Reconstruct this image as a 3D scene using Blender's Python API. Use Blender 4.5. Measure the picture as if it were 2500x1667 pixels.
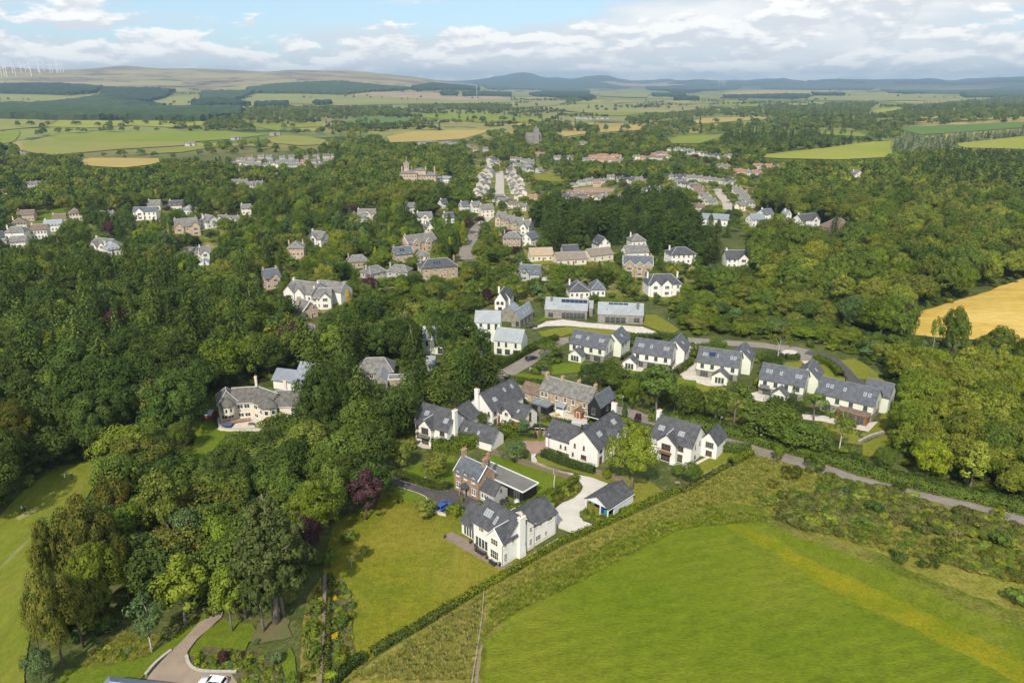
import bpy, bmesh, math, random
import numpy as np
from mathutils import Vector, Matrix, noise as mnoise
from mathutils.geometry import tessellate_polygon

R = math.radians
random.seed(7)
rng = np.random.default_rng(7)
S = bpy.context.scene
for _o in list(bpy.data.objects):
 bpy.data.objects.remove(_o)
COL = S.collection

# camera
CAM_H = 88.0
FPX = 1807.0                       # focal length in pixels of a 2500 px wide frame
PITCH = math.atan(631.5 / FPX)
cam_d = bpy.data.cameras.new("camera")
cam_d.sensor_width = 36.0
cam_d.lens = 36.0 * FPX / 2500.0
cam_d.clip_start = 1.0
cam_d.clip_end = 60000.0
cam = bpy.data.objects.new("camera", cam_d)
cam.location = (0,0, CAM_H)
cam.rotation_euler = (math.pi / 2 - PITCH, 0,0)
COL.objects.link(cam)
S.camera = cam

# light
SUN_EL, SUN_AZ = R(44), R(-165)     # azimuth clockwise from +Y
sun_dir = Vector((math.sin(SUN_AZ) * math.cos(SUN_EL), math.cos(SUN_AZ) * math.cos(SUN_EL), math.sin(SUN_EL)))
sun_d = bpy.data.lights.new("sun", 'SUN')
sun_d.energy = 3.3
sun_d.angle = R(0.9)
sun_d.color = (1.0,0.92,0.78)
sun_o = bpy.data.objects.new("sun", sun_d)
sun_o.rotation_euler = sun_dir.to_track_quat('Z', 'Y').to_euler()
sun_o.location = (0,0,600)
COL.objects.link(sun_o)

vs = S.view_settings
vs.view_transform = 'Standard'
vs.look = 'None'
vs.exposure = 0.68
vs.gamma = 1.0
vs.use_curve_mapping = False

S.render.engine = 'CYCLES'
S.cycles.use_denoising = True
S.cycles.use_adaptive_sampling = True
S.cycles.adaptive_threshold = 0.012
S.cycles.max_bounces = 6
S.cycles.diffuse_bounces = 3
S.cycles.transmission_bounces = 3
S.cycles.transparent_max_bounces = 8
S.cycles.volume_bounces = 0

# world
W = bpy.data.worlds.new("World")
S.world = W
W.use_nodes = True
nt = W.node_tree
nt.nodes.clear()

def N(tree, typ, **kw):
 n = tree.nodes.new(typ)
 for k, v in kw.items():
  if k.startswith('i_'):
   n.inputs[k[2:].replace('_', ' ')].default_value = v
  else:
   setattr(n, k, v)
 return n

def math_n(tree, op, a, b=None, clamp=False):
 n = tree.nodes.new('ShaderNodeMath')
 n.operation = op
 n.use_clamp = clamp
 for i, x in enumerate((a, b)):
  if x is None:
   continue
  if isinstance(x, (int, float)):
   n.inputs[i].default_value = x
  else:
   tree.links.new(x, n.inputs[i])
 return n.outputs[0]

def maprange(tree, x, a, b, c=0.0, d=1.0, smooth=True):
 n = tree.nodes.new('ShaderNodeMapRange')
 n.interpolation_type = 'SMOOTHSTEP' if smooth else 'LINEAR'
 tree.links.new(x, n.inputs['Value'])
 n.inputs['From Min'].default_value = a
 n.inputs['From Max'].default_value = b
 n.inputs['To Min'].default_value = c
 n.inputs['To Max'].default_value = d
 return n.outputs['Result']

def mixc(tree, fac, a, b, blend='MIX'):
 n = tree.nodes.new('ShaderNodeMix')
 n.data_type = 'RGBA'
 n.blend_type = blend
 if isinstance(fac, (int, float)):
  n.inputs[0].default_value = fac
 else:
  tree.links.new(fac, n.inputs[0])
 for i, x in ((6, a),(7, b)):
  if isinstance(x, (tuple, list)):
   n.inputs[i].default_value = (*x[:3],1)
  else:
   tree.links.new(x, n.inputs[i])
 return n.outputs[2]

L = nt.links
sky = N(nt, 'ShaderNodeTexSky', sky_type='NISHITA', sun_disc=False, sun_elevation=SUN_EL, sun_rotation=SUN_AZ % (2 * math.pi),
  altitude=100, air_density=1.0, dust_density=0.6, ozone_density=1.6)
tc = N(nt, 'ShaderNodeTexCoord')
sepd = N(nt, 'ShaderNodeSeparateXYZ')
L.new(tc.outputs['Generated'], sepd.inputs[0])
zc = sepd.outputs[2]

def cloud_noise(sx, sz, off, detail, rough, scale=1.0):
 mp = N(nt, 'ShaderNodeMapping')
 mp.inputs['Scale'].default_value = (sx, sx, sz)
 mp.inputs['Location'].default_value = off
 L.new(tc.outputs['Generated'], mp.inputs[0])
 n = N(nt, 'ShaderNodeTexNoise', noise_dimensions='3D')
 n.inputs['Scale'].default_value = scale
 n.inputs['Detail'].default_value = detail
 n.inputs['Roughness'].default_value = rough
 n.inputs['Distortion'].default_value = 0.15
 L.new(mp.outputs[0], n.inputs['Vector'])
 return n.outputs['Fac']

OFF = (3.1,5.4,0.35)
ca = cloud_noise(3.2,17.0,(8.3,1.7,2.2),8,0.58)
az_blue = math_n(nt, 'MULTIPLY', maprange(nt, sepd.outputs[0],-0.42,-0.24), maprange(nt, sepd.outputs[0],0.30,-0.10))
blue = math_n(nt, 'MULTIPLY', math_n(nt, 'MULTIPLY', az_blue, maprange(nt, zc, 0.05,0.09)),0.16)
da = math_n(nt, 'SUBTRACT', ca, blue)
skyc = mixc(nt, 0.6, sky.outputs[0],(1.9,3.1,4.3))
out1 = mixc(nt, maprange(nt, da, 0.34,0.55,0,0.95), skyc, mixc(nt, maprange(nt, ca, 0.46,0.66),(4.0,4.25,4.5),(5.3,5.35,5.35)))
cb1 = cloud_noise(12.0,36.0, OFF, 10,0.57)
cb2 = cloud_noise(12.0,36.0,(OFF[0], OFF[1], OFF[2] + 0.26),10,0.57)
low = maprange(nt, zc, 0.10,0.015,0.0,0.075)
db = math_n(nt, 'SUBTRACT', math_n(nt, 'ADD', math_n(nt, 'MULTIPLY', cb1,0.8), math_n(nt, 'ADD', math_n(nt, 'MULTIPLY', ca, 0.2), low)), blue)
lit = maprange(nt, math_n(nt, 'SUBTRACT', cb1, cb2),-0.06,0.08)
outc = mixc(nt, maprange(nt, db, 0.485,0.54), out1, mixc(nt, lit, (4.1,4.3,4.55),(5.9,5.85,5.7)))
bg = N(nt, 'ShaderNodeBackground')
bg.inputs['Strength'].default_value = 0.122
L.new(outc, bg.inputs['Color'])
wo = N(nt, 'ShaderNodeOutputWorld')
L.new(bg.outputs[0], wo.inputs['Surface'])

# where a pixel of the photograph lies on the ground
def smooth(a, b, x):
 t = min(1.0, max(0.0,(x - a) / (b - a)))
 return t * t * (3 - 2 * t)

def terrain(x, y):
 r = math.hypot(x, y)
 if r < 950 or y < 0:
  return 0.0
 z = 0.0
 k = smooth(950,1500, r)
 z += k * 9.0 * mnoise.noise(Vector((x / 620.0, y / 620.0,3.3)))
 ang = math.atan2(x, y)
 k3 = smooth(2300,4500, r)
 z += k3 * 14.0 * mnoise.fractal(Vector((x / 1500.0, y / 1500.0,1.3)),0.9,2.0,3)
 # moorland rising on the west
 lw = smooth(0.03,-0.22, ang)
 z += lw * 205.0 * smooth(3000,8200, r) * (1 + 0.10 * mnoise.noise(Vector((ang * 9,0.3,7.7))))
 z += lw * smooth(5500,8200, r) * 26.0 * mnoise.fractal(Vector((x / 1300.0, y / 1300.0,4.1)),0.8,2.0,3)
 z += 38.0 * math.exp(-((ang + 0.46) / 0.03) ** 2) * smooth(6800,8200, r)
 # blue hills far to the north and east
 far = smooth(10500,14500, r)
 ridge = 118 + 90 * max(0, mnoise.noise(Vector((ang * 6.5 + 2.0,0.9,0.2)))) + 45 * mnoise.fractal(Vector((ang * 26,4.2, r / 4000.0)),0.8,2.0,4)
 ridge += 78 * math.exp(-((ang - 0.012) / 0.028) ** 2) + 70 * math.exp(-((ang - 0.115) / 0.025) ** 2)
 z += far * max(30, ridge) * smooth(-0.12,0.0, ang) * 1.02
 # eastern shoulder with woods
 z += smooth(0.42,0.66, ang) * smooth(950,1700, r) * (1 - smooth(2600,3600, r)) * 22
 return z

def ray(u, v):
 x = (u - 1250) / FPX
 y = (833.5 - v) / FPX
 return x, math.cos(PITCH) + y * math.sin(PITCH),-math.sin(PITCH) + y * math.cos(PITCH)

def G(p, z=0.0):
 """pixel of the 2500 x 1667 photograph -> point on the ground"""
 dx, dy, dz = ray(*p)
 if dz < -1e-5:
  t = (z - CAM_H) / dz
  if t < 980:
   return Vector((dx * t, dy * t, z))
 t = 900.0
 while t < 20000:
  if CAM_H + dz * t < terrain(dx * t, dy * t):
   lo, hi = t / 1.02, t
   for _ in range(12):
    m = (lo + hi) / 2
    if CAM_H + dz * m < terrain(dx * m, dy * m):
     hi = m
    else:
     lo = m
   t = hi
   break
  t *= 1.02
 return Vector((dx * t, dy * t, terrain(dx * t, dy * t)))

def proj(x, y, z):
 yy = y
 zz = z - CAM_H
 dep = yy * math.cos(PITCH) - zz * math.sin(PITCH)
 up = yy * math.sin(PITCH) + zz * math.cos(PITCH)
 if dep < 1:
  return (-9999,-9999)
 return (1250 + FPX * x / dep, 833.5 - FPX * up / dep)

def crop(x0, y0, s=850 / 2351.5):
 return lambda x, y: (x0 + x * s, y0 + y * s)

D = crop(0,0,2500 / 2352)          # whole photograph as measured at 2352 px
C1 = crop(0,1100)
C2 = crop(750,1100)
C3 = crop(1650,1000,850 / 1998)
C4 = crop(950,880)
C5 = crop(850,650)
C6 = crop(1650,600)
C7 = crop(0,600)
C8 = crop(0,350)
C9 = crop(850,350)
C10 = crop(1650,300)
C11 = crop(0,0,1250 / 2352)
C12 = crop(1250,0,1250 / 2352)

def poly(c, pts):
 return [c(*p) for p in pts]

def inside(p, pg):
 x, y = p
 r = False
 j = len(pg) - 1
 for i in range(len(pg)):
  xi, yi = pg[i]
  xj, yj = pg[j]
  if (yi > y) != (yj > y) and x < (xj - xi) * (y - yi) / (yj - yi) + xi:
   r = not r
  j = i
 return r

# helpers
def tag(o, label=None, cat=None, group=None, kind=None):
 if label:
  o['label'] = label
 if cat:
  o['category'] = cat
 if group:
  o['group'] = group
 if kind:
  o['kind'] = kind
 return o

def thing(name, label, cat, loc=(0,0,0), rz=0.0, group=None):
 o = bpy.data.objects.new(name, None)
 COL.objects.link(o)
 o.location = loc
 o.rotation_euler = (0,0, rz)
 o.empty_display_size = 0.5
 return tag(o, label, cat, group)

class MB:
 """collects shapes into one mesh"""

 def __init__(self):
  self.v = []
  self.f = []

 def add(self, vs_, fs_):
  b = len(self.v)
  self.v += [tuple(x) for x in vs_]
  self.f += [tuple(i + b for i in f) for f in fs_]
  return self

 def box(self, x0, x1, y0, y1, z0, z1):
  return self.add([(x0, y0, z0),(x1, y0, z0),(x1, y1, z0),(x0, y1, z0),(x0, y0, z1),(x1, y0, z1),(x1, y1, z1),(x0, y1, z1)],
      [(0,3,2,1),(4,5,6,7),(0,1,5,4),(1,2,6,5),(2,3,7,6),(3,0,4,7)])

 def hexa(self, p):
  """8 points: bottom ring 0-3 anticlockwise from above, top ring 4-7"""
  return self.add(p, [(0,3,2,1),(4,5,6,7),(0,1,5,4),(1,2,6,5),(2,3,7,6),(3,0,4,7)])

 def prism(self, pts, z0, z1):
  n = len(pts)
  return self.add([(x, y, z0) for x, y in pts] + [(x, y, z1) for x, y in pts],
      [tuple(range(n - 1,-1,-1)), tuple(range(n, 2 * n))] + [(i, (i + 1) % n, n + (i + 1) % n, n + i) for i in range(n)])

 def tube(self, pts, rad, n=6, cap=True):
  ring = []
  for i, p in enumerate(pts):
   p = Vector(p)
   a = Vector(pts[max(0, i - 1)])
   b = Vector(pts[min(len(pts) - 1, i + 1)])
   d = (b - a).normalized()
   s = d.cross(Vector((0.3,0.9,0.2))).normalized() if abs(d.z) > 0.8 else d.cross(Vector((0,0,1))).normalized()
   t = d.cross(s)
   r = rad[i] if isinstance(rad, (list, tuple)) else rad
   ring.append([p + (s * math.cos(k * 2 * math.pi / n) + t * math.sin(k * 2 * math.pi / n)) * r for k in range(n)])
  vs_ = [v for r_ in ring for v in r_]
  fs_ = []
  for i in range(len(ring) - 1):
   for k in range(n):
    fs_.append((i * n + k, (i + 1) * n + k, (i + 1) * n + (k + 1) % n, i * n + (k + 1) % n))
  if cap:
   fs_ += [tuple(range(n)), tuple(range((len(ring) - 1) * n + n - 1,(len(ring) - 1) * n - 1,-1))]
  return self.add(vs_, fs_)

 def build(self, name, mat, parent=None, loc=None, rz=None, smooth_=False):
  me = bpy.data.meshes.new(name)
  me.from_pydata(self.v, [], self.f)
  me.update()
  if smooth_:
   me.polygons.foreach_set('use_smooth', [True] * len(me.polygons))
  if mat is not None:
   me.materials.append(mat)
  o = bpy.data.objects.new(name, me)
  COL.objects.link(o)
  if parent is not None:
   o.parent = parent
  if loc is not None:
   o.location = loc
  if rz is not None:
   o.rotation_euler = (0,0, rz)
  return o

KIDS = {}

def copy_tree(root, loc, rz, label=None, group=None, scale=None):
 r = root.copy()
 COL.objects.link(r)
 r.location = loc
 r.rotation_euler = (0,0, rz)
 if scale:
  r.scale = scale
 tag(r, label, None, group)
 if root.name not in KIDS:
  KIDS[root.name] = [(c, list(c.children)) for c in root.children]
 for c, gs in KIDS[root.name]:
  k = c.copy()
  COL.objects.link(k)
  k.parent = r
  for g in gs:
   q = g.copy()
   COL.objects.link(q)
   q.parent = k
 return r

# materials
MATS = {}

def mat(name, col, rough=0.8, col2=None, scale=1.0, detail=4.0, amount=1.0, bump=0.0, bscale=None, spec=0.3, metal=0.0, coord='Object', contrast=(0.35,0.65),
  col3=None, scale3=0.05, stretch=None, alpha_noise=None):
 if name in MATS:
  return MATS[name]
 m = bpy.data.materials.new(name)
 m.use_nodes = True
 t = m.node_tree
 b = t.nodes['Principled BSDF']
 b.inputs['Roughness'].default_value = rough
 b.inputs['Specular IOR Level'].default_value = spec
 b.inputs['Metallic'].default_value = metal
 b.inputs['Base Color'].default_value = (*col, 1)
 if col2 or bump:
  co = N(t, 'ShaderNodeTexCoord')
  v = co.outputs[coord] if coord != 'World' else N(t, 'ShaderNodeNewGeometry').outputs['Position']
  if stretch:
   mp = N(t, 'ShaderNodeMapping')
   mp.inputs['Rotation'].default_value = (0,0, stretch[0])
   mp.inputs['Scale'].default_value = stretch[1]
   t.links.new(v, mp.inputs[0])
   v = mp.outputs[0]

  def nz(s, d=detail, r_=0.6):
   n = N(t, 'ShaderNodeTexNoise')
   n.inputs['Scale'].default_value = s
   n.inputs['Detail'].default_value = d
   n.inputs['Roughness'].default_value = r_
   t.links.new(v, n.inputs['Vector'])
   return n.outputs['Fac']
  if col2:
   f = maprange(t, nz(scale), contrast[0], contrast[1],0, amount)
   c = mixc(t, f, col, col2)
   if col3:
    f3 = maprange(t, nz(scale3,5),0.42,0.62,0,1)
    c = mixc(t, f3, c, col3)
   t.links.new(c, b.inputs['Base Color'])
  if bump:
   bp = N(t, 'ShaderNodeBump')
   bp.inputs['Strength'].default_value = bump
   bp.inputs['Distance'].default_value = 0.3
   t.links.new(nz(bscale or scale * 3,3), bp.inputs['Height'])
   t.links.new(bp.outputs[0], b.inputs['Normal'])
 MATS[name] = m
 return m

def courses(name, ca, cb, mortar, bw, bh, rough=0.85, axis='wall', msize=0.02, bias=0.0, noise_amt=0.5):
 """fine courses of brick, stone or slate for surfaces whose pieces are under a few pixels"""
 if name in MATS:
  return MATS[name]
 m = bpy.data.materials.new(name)
 m.use_nodes = True
 t = m.node_tree
 b = t.nodes['Principled BSDF']
 b.inputs['Roughness'].default_value = rough
 b.inputs['Specular IOR Level'].default_value = 0.25
 co = N(t, 'ShaderNodeTexCoord')
 sp = N(t, 'ShaderNodeSeparateXYZ')
 t.links.new(co.outputs['Object'], sp.inputs[0])
 cb_ = N(t, 'ShaderNodeCombineXYZ')
 t.links.new(math_n(t, 'ADD', sp.outputs[0], sp.outputs[1]), cb_.inputs[0])
 t.links.new(sp.outputs[2], cb_.inputs[1])
 br = N(t, 'ShaderNodeTexBrick')
 br.inputs['Scale'].default_value = 1.0
 br.inputs['Brick Width'].default_value = bw
 br.inputs['Row Height'].default_value = bh
 br.inputs['Mortar Size'].default_value = msize
 br.inputs['Bias'].default_value = bias
 br.inputs['Color1'].default_value = (*ca, 1)
 br.inputs['Color2'].default_value = (*cb, 1)
 br.inputs['Mortar'].default_value = (*mortar, 1)
 t.links.new(cb_.outputs[0], br.inputs['Vector'])
 n = N(t, 'ShaderNodeTexNoise')
 n.inputs['Scale'].default_value = 0.9
 n.inputs['Detail'].default_value = 6
 t.links.new(co.outputs['Object'], n.inputs['Vector'])
 f = maprange(t, n.outputs['Fac'],0.3,0.7,1 - 0.45 * noise_amt, 1 + 0.3 * noise_amt, False)
 hs = N(t, 'ShaderNodeHueSaturation')
 t.links.new(br.outputs['Color'], hs.inputs['Color'])
 t.links.new(f, hs.inputs['Value'])
 t.links.new(hs.outputs[0], b.inputs['Base Color'])
 bp = N(t, 'ShaderNodeBump')
 bp.inputs['Strength'].default_value = 0.4
 bp.inputs['Distance'].default_value = 0.03
 bp.invert = True
 t.links.new(br.outputs['Fac'], bp.inputs['Height'])
 t.links.new(bp.outputs[0], b.inputs['Normal'])
 MATS[name] = m
 return m

def leafmat(name, col, col2=None, trans=0.22, vary=0.25):
 g_ = (1.84,1.70,1.12)
 col, col2 = tuple(x * k for x, k in zip(col, g_)), tuple(x * k for x, k in zip(col2 or col, g_))
 if name in MATS:
  return MATS[name]
 m = bpy.data.materials.new(name)
 m.use_nodes = True
 t = m.node_tree
 t.nodes.clear()
 co = N(t, 'ShaderNodeNewGeometry')
 n = N(t, 'ShaderNodeTexNoise')
 n.inputs['Scale'].default_value = 0.55
 n.inputs['Detail'].default_value = 5
 t.links.new(co.outputs['Position'], n.inputs['Vector'])
 c = mixc(t, maprange(t, n.outputs['Fac'],0.36,0.66), col, col2 or tuple(min(1, x * 1.5) for x in col))
 oi = N(t, 'ShaderNodeObjectInfo')
 ri = N(t, 'ShaderNodeNewGeometry')
 hs = N(t, 'ShaderNodeHueSaturation')
 t.links.new(c, hs.inputs['Color'])
 h = maprange(t, oi.outputs['Random'],0,1,0.493,0.515, False)
 t.links.new(h, hs.inputs['Hue'])
 rv = math_n(t, 'FRACT', math_n(t, 'MULTIPLY', oi.outputs['Random'],37.17))
 leafv = maprange(t, ri.outputs['Random Per Island'],0,1,0.66,1.34, False)
 t.links.new(math_n(t, 'MULTIPLY', maprange(t, rv, 0,1,1 - vary, 1 + vary, False), leafv), hs.inputs['Value'])
 d = N(t, 'ShaderNodeBsdfDiffuse')
 tr = N(t, 'ShaderNodeBsdfTranslucent')
 t.links.new(hs.outputs[0], d.inputs['Color'])
 hs2 = N(t, 'ShaderNodeHueSaturation')
 hs2.inputs['Hue'].default_value = 0.485
 hs2.inputs['Value'].default_value = 1.2
 t.links.new(hs.outputs[0], hs2.inputs['Color'])
 t.links.new(hs2.outputs[0], tr.inputs['Color'])
 mx = N(t, 'ShaderNodeMixShader')
 mx.inputs[0].default_value = trans
 t.links.new(d.outputs[0], mx.inputs[1])
 t.links.new(tr.outputs[0], mx.inputs[2])
 o = N(t, 'ShaderNodeOutputMaterial')
 t.links.new(mx.outputs[0], o.inputs['Surface'])
 MATS[name] = m
 return m

M_WHITE = mat('white_render', (0.71,0.695,0.655),0.85,(0.54,0.53,0.49),1.3,7,0.55, bump=0.05, bscale=6, contrast=(.45,.8), stretch=(0,(1,1,.22)))
M_TOWN = mat('weathered_render', (0.53,0.505,0.46),0.9,(0.43,0.41,0.37),0.7,6,0.8)
M_CREAM = mat('cream_render', (0.66,0.60,0.49),0.85,(0.56,0.50,0.40),0.5,6,0.7)
M_PALE = mat('pale_green_render', (0.66,0.68,0.58),0.8,(0.60,0.62,0.53),0.6,5,0.6)
M_SLATE = courses('slate', (0.072,0.073,0.080),(0.095,0.096,0.103),(0.052,0.053,0.058),0.34,0.21,0.55, noise_amt=0.75)
M_SLATE_E = courses('estate_slate', (0.095,0.100,0.115),(0.118,0.123,0.138),(0.07,0.074,0.085),0.34,0.21,0.5, noise_amt=0.65)
M_SLATE_W = courses('brown_slate', (0.125,0.115,0.105),(0.15,0.14,0.125),(0.08,0.075,0.07),0.4,0.24,0.7, noise_amt=0.9)
M_SLATE_O = courses('old_slate', (0.17,0.165,0.155),(0.21,0.20,0.185),(0.11,0.108,0.10),0.4,0.24,0.7, noise_amt=0.9)
M_SLATE_B = courses('blue_slate', (0.10,0.112,0.135),(0.135,0.148,0.17),(0.07,0.08,0.095),0.34,0.21,0.5, noise_amt=0.6)
M_ZINC = mat('zinc_roof', (0.20,0.225,0.26),0.42,(0.25,0.275,0.31),0.4,4,0.8, spec=0.5, metal=0.2)
M_ALU = mat('pale_metal_roof', (0.27,0.29,0.305),0.4,(0.33,0.35,0.36),0.4,4,0.8, spec=0.5, metal=0.2)
M_BROWNROOF = courses('brown_tile', (0.20,0.15,0.11),(0.16,0.115,0.085),(0.10,0.075,0.06),0.35,0.3,0.8)
M_REDROOF = courses('red_tile', (0.33,0.185,0.13),(0.28,0.155,0.11),(0.18,0.10,0.07),0.35,0.3,0.8)
M_BRICK = courses('red_brick', (0.25,0.145,0.095),(0.32,0.20,0.135),(0.36,0.29,0.22),0.26,0.09,0.9, noise_amt=0.6)
M_STONE = courses('sandstone', (0.41,0.325,0.22),(0.33,0.26,0.175),(0.40,0.33,0.25),0.6,0.28,0.9, noise_amt=0.8)
M_STONE_P = courses('pink_sandstone', (0.54,0.40,0.29),(0.45,0.335,0.245),(0.50,0.40,0.31),0.6,0.3,0.9, noise_amt=0.7)
M_GREYSTONE = courses('grey_stone', (0.27,0.25,0.21),(0.20,0.185,0.16),(0.33,0.31,0.27),0.5,0.2,0.9, noise_amt=0.7)
M_GREYREND = mat('grey_render', (0.42,0.41,0.39),0.9,(0.36,0.35,0.33),0.8,5,0.6)
M_BLACKWOOD = courses('black_boards', (0.018,0.019,0.021),(0.025,0.026,0.028),(0.008,0.008,0.009),6,0.16,0.7)
M_WHITEWOOD = courses('white_boards', (0.70,0.72,0.73),(0.66,0.68,0.69),(0.42,0.44,0.46),6,0.2,0.6, noise_amt=0.15)
M_TIMBER = mat('weathered_timber', (0.25,0.20,0.14),0.9,(0.17,0.13,0.09),2.0,5,0.9)
M_REDTIMBER = mat('stained_timber', (0.26,0.105,0.045),0.7,(0.20,0.075,0.03),2.0,5,0.9)
M_FRAME_W = mat('white_frame', (0.76,0.76,0.74),0.4)
M_FRAME_C = mat('cream_frame', (0.66,0.62,0.52),0.5)
M_FRAME_G = mat('grey_frame', (0.16,0.165,0.175),0.5)
M_FRAME_B = mat('brown_frame', (0.17,0.085,0.04),0.5)
M_TRIM = mat('lead_trim', (0.45,0.46,0.48),0.5)
M_GLASS = mat('window_glass', (0.035,0.042,0.045),0.06,(0.085,0.09,0.085),0.35,2,0.8, spec=0.7)
M_SKYGLASS = mat('rooflight_glass', (0.20,0.225,0.25),0.08, spec=.8)
M_SOLAR = mat('solar_glass', (0.018,0.024,0.055),0.12, spec=0.8)
M_POT = mat('clay_pot', (0.46,0.20,0.11),0.85)
M_DARK = mat('dark_opening', (0.02,0.02,0.02),0.9)
M_CONC = mat('pale_concrete', (0.52,0.485,0.43),0.95,(0.43,0.40,0.35),0.22,8,0.8, bump=0.1, bscale=4, coord='World')
M_PAVE = mat('pale_paving', (0.55,0.50,0.43),0.9,(0.42,0.38,0.33),0.6,6,0.8, coord='World')
M_TERR = mat('brown_terrace', (0.23,0.175,0.14),0.9,(0.17,0.135,0.11),0.7,6,0.8, coord='World')
M_BRICKPAVE = mat('brick_paving', (0.31,0.20,0.155),0.95,(0.24,0.165,0.13),0.5,8,0.9, coord='World')
M_ASPH = mat('dark_asphalt', (0.085,0.075,0.075),0.95,(0.065,0.058,0.058),0.4,8,0.9, coord='World', bump=0.1, bscale=10)
M_ROAD = mat('worn_road', (0.235,0.205,0.175),0.95,(0.19,0.165,0.14),0.35,8,0.9, coord='World', bump=0.08, bscale=8)
M_TANDRIVE = mat('tan_drive', (0.30,0.235,0.18),0.95,(0.25,0.195,0.15),0.4,8,0.9, coord='World', bump=0.08, bscale=8)
M_KERB = mat('kerb_stone', (0.42,0.39,0.34),0.9,(0.33,0.31,0.27),1.5,4,0.8)

def turf(name, a, b, c=None, big=0.08, fine=2.2, fcon=0.35, bump=0.5, stretch=None, s3=0.03, rows=0.0):
 """mown or growing ground: broad patches, a mid mottle and a fine blade-scale grain"""
 m = bpy.data.materials.new(name)
 m.use_nodes = True
 t = m.node_tree
 bs = t.nodes['Principled BSDF']
 bs.inputs['Roughness'].default_value = 0.95
 bs.inputs['Specular IOR Level'].default_value = 0.1
 pos = N(t, 'ShaderNodeNewGeometry').outputs['Position']
 v = pos
 if stretch:
  mp = N(t, 'ShaderNodeMapping')
  mp.inputs['Rotation'].default_value = (0,0, stretch[0])
  mp.inputs['Scale'].default_value = stretch[1]
  t.links.new(pos, mp.inputs[0])
  v = mp.outputs[0]

 def nz(vec, s_, d, r_=0.65):
  n = N(t, 'ShaderNodeTexNoise')
  n.inputs['Scale'].default_value = s_
  n.inputs['Detail'].default_value = d
  n.inputs['Roughness'].default_value = r_
  t.links.new(vec, n.inputs['Vector'])
  return n.outputs['Fac']
 col = mixc(t, maprange(t, nz(v, big, 8),0.36,0.64), a, b)
 if c:
  col = mixc(t, maprange(t, nz(pos, s3,7),0.44,0.62), col, c)
 f1 = nz(v, fine, 3,0.7)
 f2 = nz(v, fine * 0.28,5,0.7)
 val = math_n(t, 'MULTIPLY', maprange(t, f1,0.28,0.72,1 - fcon, 1 + fcon, False), maprange(t, f2,0.3,0.7,1 - fcon * .7,1 + fcon * .7, False))
 if rows:
  wv = N(t, 'ShaderNodeTexWave', bands_direction='Y')
  wv.inputs['Scale'].default_value = rows
  wv.inputs['Distortion'].default_value = 1.6
  wv.inputs['Detail'].default_value = 3
  wv.inputs['Detail Scale'].default_value = .6
  t.links.new(v, wv.inputs['Vector'])
  val = math_n(t, 'MULTIPLY', val, maprange(t, wv.outputs['Fac'],0,1,.955,1.03))
 hs = N(t, 'ShaderNodeHueSaturation')
 t.links.new(col, hs.inputs['Color'])
 t.links.new(val, hs.inputs['Value'])
 t.links.new(hs.outputs[0], bs.inputs['Base Color'])
 bp = N(t, 'ShaderNodeBump')
 bp.inputs['Strength'].default_value = bump
 bp.inputs['Distance'].default_value = 0.35
 t.links.new(f1, bp.inputs['Height'])
 t.links.new(bp.outputs[0], bs.inputs['Normal'])
 MATS[name] = m
 return m

M_LAWN = turf('dry_lawn', (0.160,0.154,0.012),(0.118,0.138,0.010),(0.182,0.165,0.022),.10,2.2,.32)
M_LAWN_G = turf('green_lawn', (0.096,0.140,0.010),(0.118,0.152,0.014), None, .12,2.4,.2)
M_LAWN_Y = turf('mown_lawn', (0.142,0.155,0.016),(0.170,0.168,0.026), None, .12,2.4,.22)
M_GOLF = turf('fairway', (0.125,0.155,0.015),(0.165,0.172,0.024),(0.14,0.168,0.017),.06,2.0,.18,.3,(R(35),(1,0.35,1)))
M_CROP = turf('crop_field', (0.098,0.136,0.006),(0.118,0.150,0.009),(0.142,0.156,0.014),.06,1.7,.27,.8,(R(-38),(0.6,1.4,1)),.018,.09)
M_CROP_E = turf('crop_margin', (0.104,0.138,0.006),(0.128,0.150,0.012), None, .12,1.7,.3,.8)
M_CROP_D = turf('rank_grass', (0.080,0.105,0.008),(0.118,0.128,0.018),(0.160,0.148,0.032),.2,1.6,.42,.9, None, .06)
M_TRACK = turf('yellowed_track', (0.152,0.160,0.005),(0.19,0.176,0.008),(0.128,0.150,0.005),.12,1.9,.25,.6, None, .08)
M_ROUGH = turf('rough_grass', (0.190,0.168,0.036),(0.140,0.145,0.020),(0.215,0.178,0.055),.16,1.5,.4,1.0, None, .07)
M_ROUGH2 = turf('dry_rough_grass', (0.210,0.180,0.040),(0.150,0.152,0.022),(0.172,0.168,0.026),.12,1.5,.4,1.0, None, .05)
M_GROUND = MATS['rough_grass']
M_GOLD = turf('ripe_barley', (0.47,0.325,0.075),(0.41,0.285,0.062),(0.52,0.37,0.11),.09,1.2,.2,.4,(R(20),(0.25,1.8,1)),.02)
M_BED = turf('planted_bed', (0.085,0.080,0.032),(0.12,0.10,0.05), None, .5,3.0,.4)

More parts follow.
